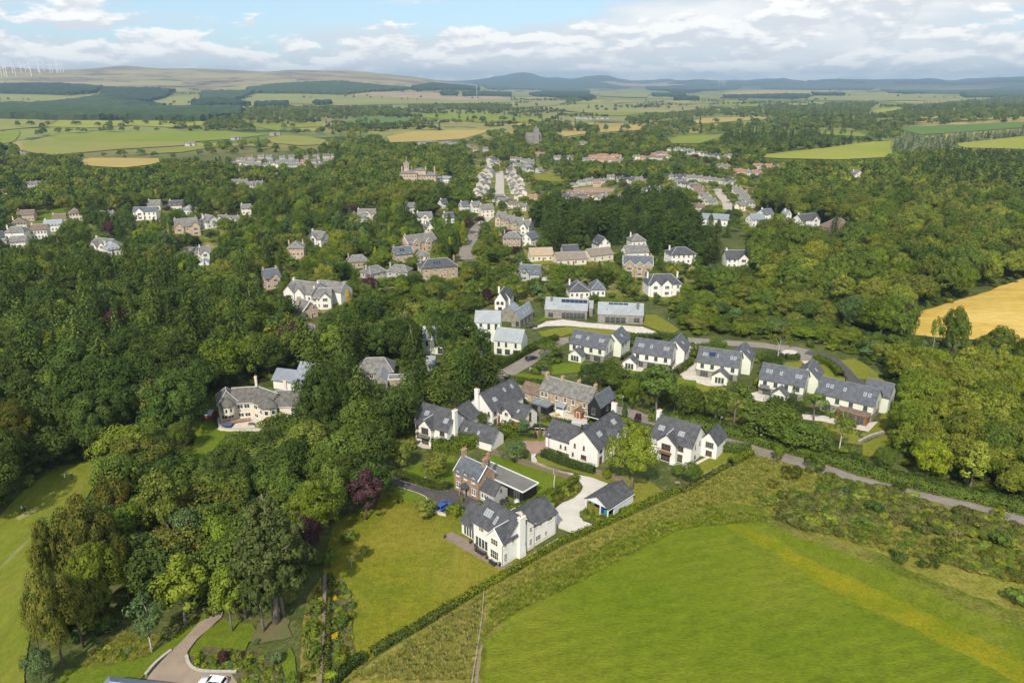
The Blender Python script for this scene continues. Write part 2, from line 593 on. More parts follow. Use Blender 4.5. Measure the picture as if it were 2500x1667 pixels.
# the ground: one sheet to the horizon
def ground_material():
 m = bpy.data.materials.new("ground")
 m.use_nodes = True
 t = m.node_tree
 b = t.nodes['Principled BSDF']
 b.inputs['Roughness'].default_value = 0.95
 b.inputs['Specular IOR Level'].default_value = 0.1
 ge = N(t, 'ShaderNodeNewGeometry')
 pos = ge.outputs['Position']

 def nz(s, d=6, off=0.0):
  mp = N(t, 'ShaderNodeMapping')
  mp.inputs['Location'].default_value = (off, off * 0.7,0)
  t.links.new(pos, mp.inputs[0])
  n = N(t, 'ShaderNodeTexNoise')
  n.inputs['Scale'].default_value = s
  n.inputs['Detail'].default_value = d
  n.inputs['Roughness'].default_value = 0.62
  t.links.new(mp.outputs[0], n.inputs['Vector'])
  return n.outputs['Fac']
 near = mixc(t, maprange(t, nz(0.12,9),0.38,0.62),(0.06,0.082,0.02),(0.115,0.125,0.036))
 near = mixc(t, maprange(t, nz(0.02,6,40),0.45,0.6), near, (0.075,0.095,0.025))
 near = mixc(t, maprange(t, nz(1.7,4,3),0.38,0.64), near, mixc(t, .55, near, (0.03,0.04,0.012)))
 near = mixc(t, maprange(t, nz(0.45,6,70),0.52,0.66,0,.7), near, (0.15,0.145,0.05))
 mp = N(t, 'ShaderNodeMapping')
 mp.inputs['Rotation'].default_value = (0,0,0.35)
 mp.inputs['Scale'].default_value = (1 / 520.0,1 / 300.0,0)
 t.links.new(pos, mp.inputs[0])
 vo = N(t, 'ShaderNodeTexVoronoi')
 vo.distance = 'CHEBYCHEV'
 vo.inputs['Scale'].default_value = 1.0
 t.links.new(mp.outputs[0], vo.inputs['Vector'])
 cr = N(t, 'ShaderNodeValToRGB')
 cr.color_ramp.interpolation = 'CONSTANT'
 els = cr.color_ramp.elements
 cols = [(0.17,0.19,0.045),(0.24,0.22,0.06),(0.12,0.155,0.035),(0.28,0.225,0.075),(0.19,0.21,0.05),(0.34,0.26,0.10),(0.15,0.175,0.045),(0.22,0.20,0.07)]
 els[0].color = (*cols[0],1)
 els[1].position = 1 / 8
 els[1].color = (*cols[1],1)
 for i in range(2,8):
  e = els.new(i / 8)
  e.color = (*cols[i],1)
 sv = N(t, 'ShaderNodeSeparateColor')
 t.links.new(vo.outputs['Color'], sv.inputs[0])
 t.links.new(sv.outputs[0], cr.inputs[0])
 farm = mixc(t, maprange(t, nz(0.004,8,11),0.4,0.62,0,0.5), cr.outputs[0],(0.15,0.16,0.06))
 farm = mixc(t, maprange(t, nz(0.0075,9,90),0.56,0.60), farm, (0.03,0.05,0.022))
 sp = N(t, 'ShaderNodeSeparateXYZ')
 t.links.new(pos, sp.inputs[0])
 moor = mixc(t, maprange(t, nz(0.0016,9,5),0.44,0.56),(0.30,0.24,0.125),(0.18,0.125,0.10))
 moor = mixc(t, maprange(t, nz(0.0026,9,25),0.50,0.58), moor, (0.27,0.25,0.11))
 moor = mixc(t, maprange(t, nz(0.0045,9,65),0.56,0.62), moor, (0.06,0.07,0.04))
 far = mixc(t, maprange(t, sp.outputs[2],26,70), farm, moor)
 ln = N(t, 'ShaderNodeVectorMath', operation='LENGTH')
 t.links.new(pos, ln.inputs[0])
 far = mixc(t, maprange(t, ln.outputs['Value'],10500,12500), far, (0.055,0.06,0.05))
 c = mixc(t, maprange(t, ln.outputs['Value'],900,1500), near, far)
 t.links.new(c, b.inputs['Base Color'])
 bp = N(t, 'ShaderNodeBump')
 bp.inputs['Strength'].default_value = 0.5
 bp.inputs['Distance'].default_value = 0.4
 t.links.new(nz(0.9,5), bp.inputs['Height'])
 t.links.new(bp.outputs[0], b.inputs['Normal'])
 return m

def build_ground():
 rs = [0.0,60,150,300,500,700,900,950]
 r = 950.0
 while r < 17000:
  r *= 1.024
  rs.append(r)
 fine = [R(-48 + 0.55 * i) for i in range(int(96 / 0.55) + 1)]
 ang = fine + [R(48 + 12 + 12 * i) for i in range(21)]
 ang = [a for a in ang if a < R(312 - 3)]
 na = len(ang)
 v = [(0,0,0)]
 for r in rs[1:]:
  for a in ang:
   x, y = r * math.sin(a), r * math.cos(a)
   v.append((x, y, terrain(x, y)))
 f = [(0,1 + (k + 1) % na, 1 + k) for k in range(na)]
 for i in range(len(rs) - 2):
  a0 = 1 + i * na
  a1 = a0 + na
  for k in range(na):
   f.append((a0 + k, a0 + (k + 1) % na, a1 + (k + 1) % na, a1 + k))
 m = MB()
 m.v, m.f = v, f
 o = m.build('ground', ground_material(), smooth_=True)
 tag(o, None, None, None, 'structure')
 return o

build_ground()

def wobble(pts, step, amp, seed):
 """points along a closed outline with a natural, uneven edge (world coordinates)"""
 out = []
 n = len(pts)
 for i in range(n):
  a, b = pts[i], pts[(i + 1) % n]
  d = (b - a)
  ln = d.length
  k = max(1, int(ln / step))
  nrm = Vector((-d.y, d.x, 0)).normalized() if ln > 1e-6 else Vector()
  for j in range(k):
   p = a + d * (j / k)
   out.append(p + nrm * amp * (mnoise.noise(Vector((p.x / (step * 2.3), p.y / (step * 2.3), seed))) * 1.3 + mnoise.noise(Vector((p.x / step, p.y / step, seed + 9))) * 0.6))
 return out

OPEN = []                                     # outlines (in the photograph) of ground that shows: no tree stands in or in front of them
_layer = [0.0]

def sheet(name, pix, mat_, z=None, wob=None, show=True, step=None, kind='structure', lift=None):
 if show:
  OPEN.append(pix)
 w = [G(p) for p in pix]
 far = max(math.hypot(q.x, q.y) for q in w)
 if wob:
  w = wobble(w, wob[0], wob[1], len(name) * 1.7 + w[0].x)
 if far < 900:
  _layer[0] += 0.004
  zz = z if z is not None else 0.02 + _layer[0]
  v = [(q.x, q.y, zz) for q in w]
  tri = tessellate_polygon([[Vector((a, b, 0)) for a, b, c in v]])
  m = MB()
  m.v = v
  m.f = [tuple(t_) for t_ in tri]
  fx = []
  for t_ in m.f:
   a, b, c = (Vector(v[i]) for i in t_)
   fx.append(t_ if (b - a).cross(c - a).z > 0 else (t_[0], t_[2], t_[1]))
  m.f = fx
  o = m.build(name, mat_)
  return tag(o, None, None, None, kind)
 bm = bmesh.new()
 vs_ = [bm.verts.new((q.x, q.y, 0)) for q in w]
 tri = tessellate_polygon([[Vector((q.x, q.y, 0)) for q in w]])
 for t_ in tri:
  try:
   bm.faces.new([vs_[i] for i in t_])
  except ValueError:
   pass
 st = step or max(25.0, far / 60.0)
 for _ in range(7):
  es = [e for e in bm.edges if e.calc_length() > st]
  if not es or len(bm.verts) > 6000:
   break
  bmesh.ops.subdivide_edges(bm, edges=es, cuts=1)
  bmesh.ops.triangulate(bm, faces=[f for f in bm.faces if len(f.verts) > 3])
 off = lift if lift is not None else 0.4 + far / 2500.0
 for v in bm.verts:
  v.co.z = terrain(v.co.x, v.co.y) + off
 bmesh.ops.recalc_face_normals(bm, faces=bm.faces)
 for f in bm.faces:
  if f.normal.z < 0:
   f.normal_flip()
 me = bpy.data.meshes.new(name)
 bm.to_mesh(me)
 bm.free()
 me.materials.append(mat_)
 me.polygons.foreach_set('use_smooth', [True] * len(me.polygons))
 o = bpy.data.objects.new(name, me)
 COL.objects.link(o)
 return tag(o, None, None, None, kind)

def smooth_line(pts, sub=6):
 out = []
 n = len(pts)
 for i in range(n - 1):
  p0, p1, p2, p3 = pts[max(0, i - 1)], pts[i], pts[i + 1], pts[min(n - 1, i + 2)]
  for k in range(sub):
   t = k / sub
   out.append(0.5 * ((2 * p1) + (-p0 + p2) * t + (2 * p0 - 5 * p1 + 4 * p2 - p3) * t * t + (-p0 + 3 * p1 - 3 * p2 + p3) * t ** 3))
 out.append(pts[-1])
 return out

ROADS = []

def strip(name, pix, width, mat_, show=False, kind='structure', z=None):
 pts = smooth_line([G(p) for p in pix])
 _layer[0] += 0.004
 zz = z if z is not None else 0.02 + _layer[0]
 v, f = [],[]
 for i, p in enumerate(pts):
  d = (pts[min(i + 1, len(pts) - 1)] - pts[max(i - 1,0)]).normalized()
  nn = Vector((-d.y, d.x, 0))
  w = width * 0.5 * (1 + 0.05 * mnoise.noise(Vector((p.x / 5, p.y / 5,2.2))))
  for s in (1,-1):
   q = p + nn * w * s
   v.append((q.x, q.y, zz))
 for i in range(len(pts) - 1):
  f.append((2 * i, 2 * i + 1,2 * i + 3,2 * i + 2))
 m = MB()
 m.v, m.f = v, f
 ROADS.append((pts, width * 0.5))
 if show:
  top = [proj(v[2 * i][0], v[2 * i][1],0) for i in range(len(pts))]
  bot = [proj(v[2 * i + 1][0], v[2 * i + 1][1],0) for i in range(len(pts))]
  OPEN.append(top + bot[::-1])
 return tag(m.build(name, mat_), None, None, None, kind)

sheet('rough_field', poly(D, [(600,1900),(800,1568),(860,1512),(1090,1370),(1290,1255),(1560,1135),(1735,1040),(1790,1052),(1900,1090),(2060,1130),(2352,1205),(2900,1355),(2900,1900)]), M_ROUGH2)
sheet('rank_grass', poly(D, [(1085,1880),(1104,1470),(1130,1380),(1300,1295),(1470,1212),(1590,1165),(1690,1150),(1800,1185),(1880,1232),(1990,1262),(2120,1320),(2352,1400),(2860,1580),(2860,1880)]), M_CROP_D, wob=(2.5,1.6))
sheet('crop_margin', poly(D, [(1092,1870),(1116,1480),(1160,1405),(1310,1330),(1430,1262),(1560,1205),(1650,1178),(1760,1200),(1850,1240),(1960,1275),(2080,1330),(2200,1385),(2352,1450),(2850,1650),(2850,1870)]), M_CROP_E, wob=(2.0,1.2))
sheet('crop_field', poly(D, [(1097,1860),(1126,1490),(1180,1415),(1330,1338),(1450,1272),(1570,1222),(1660,1208),(1720,1235),(1830,1308),(1940,1368),(2080,1435),(2240,1512),(2352,1562),(2840,1770),(2840,1860)]), M_CROP, wob=(2.0,0.9))
sheet('field_track', poly(D, [(1668,1208),(1700,1203),(1760,1228),(1850,1276),(1960,1330),(2100,1395),(2250,1468),(2352,1520),(2830,1730),(2830,1790),(2352,1572),(2240,1514),(2080,1437),(1940,1370),(1836,1310),(1730,1242)]), M_TRACK, wob=(1.1,1.1))
sheet('rough_strip', poly(D, [(590,1880),(770,1600),(862,1516),(1000,1425),(1088,1372),(1120,1385),(1104,1470),(1080,1880)]), M_ROUGH, wob=(2,0.3))
sheet('track', poly(C2,[(1125,1600),(1150,1400),(1180,1300),(1190,1310),(1165,1420),(1150,1600)]), M_TERR, wob=(2,0.2), show=False)

sheet('lawn', poly(D, [(742,1600),(742,1330),(748,1270),(765,1205),(800,1180),(862,1170),(885,1120),(930,1118),(985,1140),(1010,1180),(1060,1165),(1150,1300),(1290,1235),(1310,1225),(1090,1360),(955,1440),(862,1505),(790,1568)]), M_LAWN, wob=(3,0.25))
sheet('lawn', poly(D, [(1225,1205),(1300,1220),(1345,1192),(1460,1160),(1530,1130),(1480,1100),(1380,1085),(1335,1095),(1345,1120)]), M_LAWN_Y, wob=(3,0.15))
sheet('terrace', poly(C2,[(905,582),(975,548),(1110,612),(1330,770),(1395,762),(1370,800),(1290,800),(1100,690)]), M_TERR)
sheet('path', poly(C2,[(1395,775),(1550,675),(1690,590),(1730,618),(1560,700),(1400,790)]), M_PAVE)
sheet('driveway', poly(C4,[(960,625),(1000,625),(985,650),(1010,690),(1120,735),(1250,765),(1370,790),(1480,832),(1530,870),(1420,910),(1345,960),(1330,1000),(1285,1045),(1310,1085),(1395,1112),(1250,1172),(1145,1130),(1120,1060),(1110,1010),(1170,960),(1250,930),(1295,890),(1310,850),(1265,790),(1180,765),(1060,730),(960,690)]), M_CONC, wob=(1.2,0.08))
sheet('planted_bed', poly(C4,[(1285,1030),(1320,1010),(1420,1060),(1470,1070),(1430,1105),(1310,1075)]), M_BED, wob=(0.8,0.12))
sheet('planted_bed', poly(C4,[(1040,960),(1130,915),(1270,850),(1305,850),(1290,885),(1240,925),(1160,955),(1110,1000),(1070,1000)]), M_BED, wob=(0.8,0.12))
sheet('grass_verge', poly(C4,[(1000,640),(1040,660),(1380,770),(1480,790),(1640,870),(1760,890),(1800,920),(1650,975),(1600,930),(1560,850),(1480,825),(1250,755),(1000,690)]), M_LAWN_Y, wob=(2,0.2))

sheet('lawn', poly(C4,[(690,640),(960,700),(1210,790),(1240,805),(1180,850),(960,930),(800,990),(640,960),(640,760)]), M_LAWN_G, wob=(2,0.12))
sheet('lawn', poly(C4,[(60,745),(200,690),(440,640),(450,800),(440,865),(390,865),(250,830),(100,780)]), M_LAWN_G, wob=(2,0.2))
sheet('driveway', poly(C4,[(20,800),(75,800),(250,850),(400,872),(430,868),(600,948),(540,985),(470,1010),(350,1035),(310,1010),(330,950),(250,920),(60,850),(10,830)]), M_ASPH, wob=(2,0.1))
sheet('lawn', poly(C4,[(30,860),(60,852),(240,925),(320,960),(320,1010),(100,940),(20,900)]), M_LAWN_G, wob=(2,0.1))
sheet('patio', poly(C4,[(730,975),(800,945),(870,960),(960,930),(870,990),(790,1005)]), M_ASPH)

sheet('court', poly(C4,[(975,440),(1060,425),(1300,470),(1420,450),(1440,480),(1330,500),(1240,520),(1090,550),(1060,620),(960,635),(890,545),(960,540),(1000,500)]), M_BRICKPAVE, wob=(2,0.1))
sheet('lawn', poly(C4,[(940,455),(1000,415),(1100,425),(1150,450),(1090,450),(1060,470)]), M_LAWN_G, wob=(1.5,0.1), show=False)
sheet('grass_island', poly(C4,[(890,520),(960,535),(1030,510),(1075,515),(1040,545),(930,545)]), M_LAWN_G, wob=(1.5,0.1))
sheet('terrace', poly(C4,[(150,535),(185,520),(330,560),(400,590),(300,600),(230,595),(155,560)]), M_PAVE)
sheet('terrace', poly(C4,[(1080,360),(1150,340),(1340,400),(1350,440),(1240,430),(1100,390)]), M_PAVE)
sheet('lawn', poly(C4,[(2070,690),(2220,612),(2260,605),(2351,640),(2300,690),(2110,780),(2060,730)]), M_LAWN_Y, wob=(2,0.1))
sheet('terrace', poly(C4,[(1900,690),(2035,712),(2060,695),(2230,605),(2240,620),(2060,715),(1990,730),(1890,705)]), M_PAVE)

strip('road', [C5(880,730), C5(1050,797), C5(1200,838), C4(1000,215), C4(1300,290), C4(1610,352), C4(1740,398), C4(2230,515), C3(440,232), C3(640,285), C3(870,345), C3(1230,440), C3(1530,512), C3(1998,637), C3(2400,745), C3(3300,985)],5.2, M_ROAD)
OPEN.append(poly(C3,[(440,200),(640,250),(870,312),(1240,410),(1998,600),(1998,690),(1500,540),(860,385),(430,260)]))
strip('road', [C5(1060,790), C5(1062,735), C5(1180,662), C5(1300,588), C5(1420,515), C5(1500,498), C5(1700,490), C5(1880,480), C6(80,640), C6(380,660), C6(560,672), C6(720,692), C6(850,712), C6(905,745), C6(890,790)],6.0, M_ROAD)
OPEN.append(poly(C5,[(1045,720),(1410,505),(1480,500),(1360,570),(1120,735),(1070,740)]))
OPEN.append(poly(C6,[(360,650),(720,680),(860,690),(960,740),(900,775),(700,740),(380,680)]))
strip('lane', [C6(880,720), C6(1000,750), C6(1110,805), C6(1190,875), C6(1225,945), C6(1215,1000)],4.6, M_ASPH, True)
sheet('roundabout', poly(C6,[(705,720),(735,705),(790,705),(825,720),(800,735),(740,738)]), M_PAVE)
sheet('lawn', poly(C6,[(1110,775),(1200,765),(1280,800),(1380,880),(1420,930),(1300,905),(1230,900),(1180,840)]), M_LAWN_Y, wob=(2,0.2))
sheet('lawn', poly(C6,[(720,790),(850,785),(850,830),(720,830)]), M_LAWN_Y)
sheet('lawn', poly(C6,[(960,810),(1010,800),(1180,930),(1000,910),(930,910)]), M_LAWN_Y)
sheet('driveway', poly(C6,[(850,782),(890,778),(960,850),(950,870),(900,830)]), M_PAVE)
sheet('lawn', poly(C6,[(1400,940),(1470,920),(1475,1040),(1440,1180),(1405,1260),(1300,1300),(1230,1280),(1300,1255),(1370,1180),(1410,1100)]), M_LAWN_Y, wob=(2,0.2))
sheet('lawn', poly(C6,[(980,1180),(1230,1230),(1230,1290),(1280,1350),(1100,1330),(980,1240)]), M_LAWN_Y, wob=(2,0.2))
sheet('lawn', poly(C6,[(1260,1340),(1400,1280),(1470,1300),(1440,1360),(1340,1430),(1260,1420)]), M_LAWN_Y, wob=(2,0.2))
sheet('terrace', poly(C6,[(850,1140),(1000,1150),(1230,1215),(1300,1195),(1365,1190),(1300,1258),(1200,1240),(1000,1190),(860,1175)]), M_PAVE)
sheet('lawn', poly(C6,[(0,900),(60,890),(180,935),(330,960),(520,1100),(500,1180),(0,990)]), M_LAWN_Y)
sheet('terrace', poly(C6,[(40,890),(130,850),(240,900),(320,950),(220,950),(60,905)]), M_PAVE)
sheet('terrace', poly(C6,[(500,1000),(560,985),(700,1030),(720,1060),(580,1055),(500,1040)]), M_PAVE)
sheet('lawn', poly(C5,[(1340,690),(1430,655),(1600,660),(1640,690),(1560,720),(1380,735)]), M_LAWN_G, wob=(2,0.1))
sheet('lawn', poly(C5,[(1090,740),(1180,725),(1350,740),(1350,770),(1200,765)]), M_LAWN_G, wob=(2,0.1))
sheet('lawn', poly(C5,[(1860,705),(1990,700),(2200,760),(2351,775),(2351,850),(2000,800)]), M_LAWN_G, show=False)
sheet('terrace', poly(C5,[(1840,670),(1890,640),(2010,680),(1980,715),(1870,700)]), M_PAVE)
sheet('forecourt', poly(C5,[(1240,425),(1340,375),(1450,362),(1620,385),(1700,390),(1990,412),(2090,450),(2100,472),(2000,470),(1880,440),(1600,415),(1460,405),(1330,408),(1270,425)]), M_PAVE, wob=(1.5,0.2))
sheet('lawn', poly(C5,[(1280,445),(1480,410),(1640,418),(1880,445),(2010,475),(1700,470),(1500,460),(1400,490),(1310,475)]), M_LAWN_Y, wob=(1.5,0.2))
sheet('lawn', poly(C5,[(2010,330),(2080,330),(2240,430),(2200,455),(2100,440),(1990,400)]), M_LAWN_Y, wob=(1.5,0.2))
sheet('lawn', poly(C5,[(690,390),(830,370),(850,410),(850,430),(720,420)]), M_LAWN_Y)
sheet('lawn', poly(C5,[(1265,380),(1340,335),(1350,360),(1270,385)]), M_LAWN_G)
sheet('driveway', poly(C5,[(2300,545),(2351,520),(2351,570),(2270,620),(2310,640),(2351,640),(2351,770),(2260,750),(2180,690)]), M_PAVE, show=False)

sheet('fairway', poly(D, [(-150,1230),(0,1185),(60,1125),(130,1072),(225,1060),(222,1110),(185,1165),(118,1230),(95,1330),(70,1440),(40,1800),(-400,1800),(-400,1400)]), M_GOLF, wob=(4,0.4))
sheet('golf_tee', poly(C1,[(110,460),(245,380),(270,400),(130,475)]), mat('tee_turf', (0.27,0.25,0.10),0.95,(0.22,0.215,0.08),0.4,6,1, coord='World'), wob=(1,0.1))
sheet('path', poly(C1,[(0,790),(150,640),(205,590),(195,615),(60,760),(0,815)]), mat('worn_turf', (0.19,0.19,0.06),0.95,(0.15,0.17,0.04),0.3,6,1, coord='World'), wob=(1.5,0.2))
sheet('path', poly(C1,[(455,385),(480,340),(545,250),(590,180),(600,190),(550,280),(490,380),(465,400)]), M_ROUGH2, wob=(1.5,0.15))
sheet('lawn', poly(C1,[(380,1600),(440,1480),(820,1440),(1000,1390),(1130,1310),(1300,1150),(1390,1130),(1330,1230),(1150,1360),(1000,1500),(900,1600)]), M_LAWN_G, wob=(3,0.2))
sheet('rough_bank', poly(C1,[(560,1420),(700,1300),(850,1230),(1000,1260),(1100,1250),(1000,1390),(820,1440),(560,1470)]), M_ROUGH2, wob=(2,0.3))
sheet('lawn', poly(C1,[(1290,1340),(1400,1210),(1500,1150),(1700,1180),(1760,1260),(1680,1300),(1640,1400),(1550,1480),(1330,1480),(1270,1420)]), M_LAWN_G, wob=(3,0.2))
sheet('needle_litter', poly(C1,[(1690,1250),(1770,1150),(1850,1125),(1950,1155),(1970,1250),(1860,1290),(1760,1290)]), mat('needle_litter', (0.13,0.105,0.05),0.95,(0.10,0.11,0.035),0.4,8,1, coord='World', bump=0.4), wob=(1.0,0.9))
sheet('driveway', poly(C1,[(960,1600),(1020,1510),(1140,1375),(1230,1290),(1340,1170),(1440,1105),(1510,1090),(1500,1130),(1420,1200),(1330,1280),(1270,1360),(1260,1420),(1290,1470),(1380,1500),(1600,1500),(1600,1600)]), M_TANDRIVE, wob=(2,0.06))
sheet('rockery', poly(C1,[(1275,1400),(1380,1330),(1700,1360),(1870,1440),(1960,1600),(1620,1600),(1560,1510),(1330,1490)]), M_BED, wob=(1.2,0.2))
sheet('lawn', poly(C1,[(1900,1440),(1960,1330),(2000,1400),(2010,1600),(1930,1600)]), M_LAWN_G, wob=(2,0.2))
sheet('planted_bed', poly(C2,[(165,860),(240,880),(300,1000),(310,1150),(300,1250),(330,1390),(200,1560),(140,1560),(150,1200)]), M_BED, wob=(1,0.15))
sheet('path', poly(C2,[(110,850),(135,840),(125,1100),(118,1300),(110,1600),(80,1600),(95,1200)]), M_TERR, wob=(2,0.1))
sheet('rough_strip', poly(C2,[(0,1000),(100,860),(95,1200),(80,1600),(-60,1600),(-40,1300)]), M_ROUGH, wob=(2,0.2))
sheet('lawn', poly(C7,[(1300,1200),(1420,1180),(1480,1250),(1720,1262),(1530,1290),(1430,1400),(1350,1510),(1310,1500),(1180,1420),(1310,1350)]), M_LAWN_G, wob=(3,0.2))
sheet('lawn', poly(C7,[(1420,1020),(1560,985),(1740,945),(1880,985),(1880,1005),(1700,1010),(1500,1035),(1430,1060)]), M_LAWN_G, wob=(3,0.2))
sheet('terrace', poly(C7,[(1470,1245),(1500,1170),(1690,1160),(1760,1190),(1930,1190),(2000,1240),(1780,1245),(1490,1255)]), M_PAVE)

sheet('barley_field', poly(D, [(2095,770),(2085,722),(2160,703),(2240,680),(2310,655),(2352,640),(2420,620),(2420,800),(2352,790),(2200,780)]), M_GOLD, wob=(5,0.8))

M_TOWNROAD = mat('town_road', (0.40,0.36,0.31),0.95,(0.34,0.31,0.27),0.2,5,0.8, coord='World')
strip('road', [C9(1020,190), C9(1025,260), C9(1022,330), C9(1030,385)],8.0, M_TOWNROAD, True)
strip('road', [C9(900,545), C9(855,600), C9(820,680), C9(795,740), C9(800,790)],7.5, M_ROAD, True)
strip('road', [C10(275,450), C10(310,500), C10(345,545), C10(345,590)],7.0, M_TOWNROAD, True)
strip('road', [C9(1030,385), C9(1100,440), C9(1000,470), C9(900,545)],6.0, M_TOWNROAD)
sheet('green', poly(C9,[(1240,215),(1400,210),(1470,240),(1460,265),(1330,255),(1260,245)]), M_LAWN_Y)
sheet('yard', poly(C9,[(1480,310),(1640,300),(1800,310),(1790,330),(1560,345),(1480,330)]), mat('blaes_yard', (0.30,0.185,0.13),0.95,(0.25,0.17,0.12),0.1,5,1, coord='World'))
sheet('lawn', poly(C8,[(190,490),(380,440),(450,440),(455,515),(330,520),(270,520)]), M_LAWN_G)
sheet('lawn', poly(C7,[(1910,160),(1990,155),(2040,190),(1960,205)]), M_LAWN_Y)
sheet('drive', poly(C7,[(2210,290),(2290,250),(2351,240),(2351,265),(2260,300)]), M_PAVE)
sheet('yard', poly(C7,[(1950,515),(2030,500),(2130,540),(2130,590),(2010,580),(1960,545)]), M_BRICKPAVE)
sheet('lawn', poly(C9,[(1235,805),(1390,790),(1400,820),(1250,825)]), M_LAWN_Y)
sheet('yard', poly(C9,[(1310,905),(1390,915),(1390,930),(1300,935)]), M_PAVE)

M_GARD = turf('gardens', (0.13,0.145,0.022),(0.07,0.09,0.015),(0.20,0.18,0.07),.06,.5,.45,.3, None, .035)
for pts in ([(1080,365),(1240,365),(1300,385),(1290,420),(1245,440),(1290,455),(1225,500),(1120,560),(1085,480)],[(1290,395),(1420,390),(1560,405),(1700,395),(1745,430),(1745,500),(1600,510),(1540,470),(1330,475),(1280,440)],
   [(600,610),(760,560),(1000,530),(1230,560),(1500,590),(1660,620),(1640,690),(1250,690),(1000,720),(800,740),(640,700)],[(0,500),(180,470),(560,480),(800,520),(560,620),(200,620),(0,610)]):
 sheet('gardens', poly(D, pts), M_GARD, wob=(12,2), show=False, z=.008, lift=.012)
FG = mat('far_green_field', (0.150,0.19,0.02),0.95,(0.18,0.20,0.028),0.008,8,1, coord='World', spec=0.1)
FB = mat('far_bright_field', (0.20,0.23,0.025),0.95,(0.245,0.245,0.04),0.008,8,1, coord='World', spec=0.1)
FT = mat('far_olive_field', (0.22,0.205,0.05),0.95,(0.175,0.19,0.04),0.008,8,1, coord='World', spec=0.1)
FY = mat('far_gold_field', (0.34,0.255,0.085),0.95,(0.30,0.235,0.07),0.008,8,1, coord='World', spec=0.1)
FD = mat('far_deep_field', (0.085,0.14,0.03),0.95,(0.10,0.155,0.035),0.008,8,1, coord='World', spec=0.1)
FP = mat('far_heath', (0.34,0.235,0.18),0.95,(0.27,0.21,0.12),0.004,8,1, coord='World', spec=0.1)
FM = mat('far_pasture', (0.23,0.215,0.07),0.95,(0.18,0.195,0.055),0.003,8,1, coord='World', spec=0.1)
for c, m_, pts in [
 (C11, FG, [(230,628),(560,609),(1000,603),(1225,622),(1090,640),(880,655),(600,655),(260,650)]),
 (C11, FT, [(100,660),(230,629),(260,650),(600,655),(880,655),(900,668),(540,690),(240,712),(100,695)]),
 (C11, FT, [(1230,640),(1300,624),(1420,630),(1500,646),(1480,668),(1380,672),(1230,657)]),
 (C11, FB, [(200,585),(270,560),(580,558),(930,560),(950,575),(800,588),(600,580),(400,590)]),
 (C11, FT, [(0,552),(270,556),(190,585),(100,592),(0,602)]),
 (C11, FG, [(0,612),(100,602),(70,648),(0,670)]),
 (C11, FG, [(1120,566),(1480,570),(1500,585),(1320,590),(1280,605),(1180,586)]),
 (C11, FD, [(1580,560),(1720,541),(1900,546),(1880,562),(1760,578),(1640,578)]),
 (C11, FG, [(1890,526),(2080,519),(2352,530),(2352,560),(2200,565),(1980,546)]),
 (C11, FY, [(1780,632),(1900,606),(2190,600),(2260,602),(2130,640),(1960,652),(1790,657)]),
 (C8, FY, [(530,112),(620,99),(1100,105),(1110,125),(1000,150),(830,170),(700,165),(540,150)]),
 (C11, FG, [(590,712),(860,682),(1010,664),(1020,672),(840,702)]),
 (C11, FM, [(1080,470),(1180,432),(1560,440),(2180,440),(2352,455),(2352,475),(1900,480),(1560,488),(1300,475)]),
 (C11, FP, [(1600,437),(1700,425),(2000,430),(2300,445),(2352,458),(2100,462),(1800,448)]),
 (C11, FM, [(760,450),(930,432),(890,470),(880,495),(760,500),(640,480)]),
 (C11, FM, [(0,434),(300,441),(470,436),(300,480),(0,488)]),
 (C12, FB, [(1060,722),(1400,687),(1650,652),(1745,650),(1745,700),(1720,726),(1500,737),(1250,732)]),
 (C12, FB, [(2010,665),(2352,628),(2400,622),(2400,690),(2080,682)]),
 (C12, FD, [(1780,586),(2352,563),(2352,590),(1880,622),(1800,602)]),
 (C12, FG, [(700,662),(760,627),(1000,621),(860,662)]),
 (C12, FG, [(1250,627),(1480,603),(1600,610),(1640,632),(1420,620)]),
 (C12, FY, [(820,562),(880,546),(1180,536),(1170,550),(1000,562),(830,573)]),
 (C12, FY, [(380,602),(560,571),(610,585),(580,600),(400,613)]),
 (C12, FY, [(190,612),(300,591),(360,615),(240,631)]),
 (C12, FG, [(0,536),(160,540),(200,560),(0,566)]),
 (C12, FY, [(0,570),(190,563),(180,572),(0,582)]),
 (C12, FM, [(280,426),(560,412),(640,422),(620,452),(420,446)]),
 (C12, FM, [(200,490),(420,478),(640,492),(900,500),(700,520),(320,520),(180,505)]),
 (C12, FY, [(1170,415),(1500,418),(1380,440),(960,436)]),
 (C12, FB, [(1640,514),(1780,493),(1800,501),(1690,527)]),(C12, FY, [(1860,543),(1970,536),(1960,546),(1860,549)]),(C12, FY, [(2330,541),(2400,536),(2400,552),(2290,556)]),
 (C12, FG, [(950,472),(1120,480),(1180,492),(960,492)]),(C12, FM, [(1270,478),(1440,471),(1430,483),(1280,487)]),(C12, FM, [(100,470),(260,462),(200,488),(0,496),(0,480)]),(C12, FG, [(360,520),(520,512),(640,520),(500,535),(380,532)]),
 (C12, FM, [(1400,440),(1660,430),(2060,445),(2100,462),(1700,468),(1300,462)]),
 (C12, FP, [(350,385),(700,380),(820,395),(640,400),(420,398)]),
]:
 sheet('field', poly(c, pts), m_, wob=(30,3))

# buildings
FOOT = []          # (x, y, radius) of footprints: no tree stands there
SEEN = []          # (outline in the photograph, distance): no tree in front
def shared(key, fn):
 if key not in SH:
  SH[key] = fn()
 return SH[key]

SH = {}

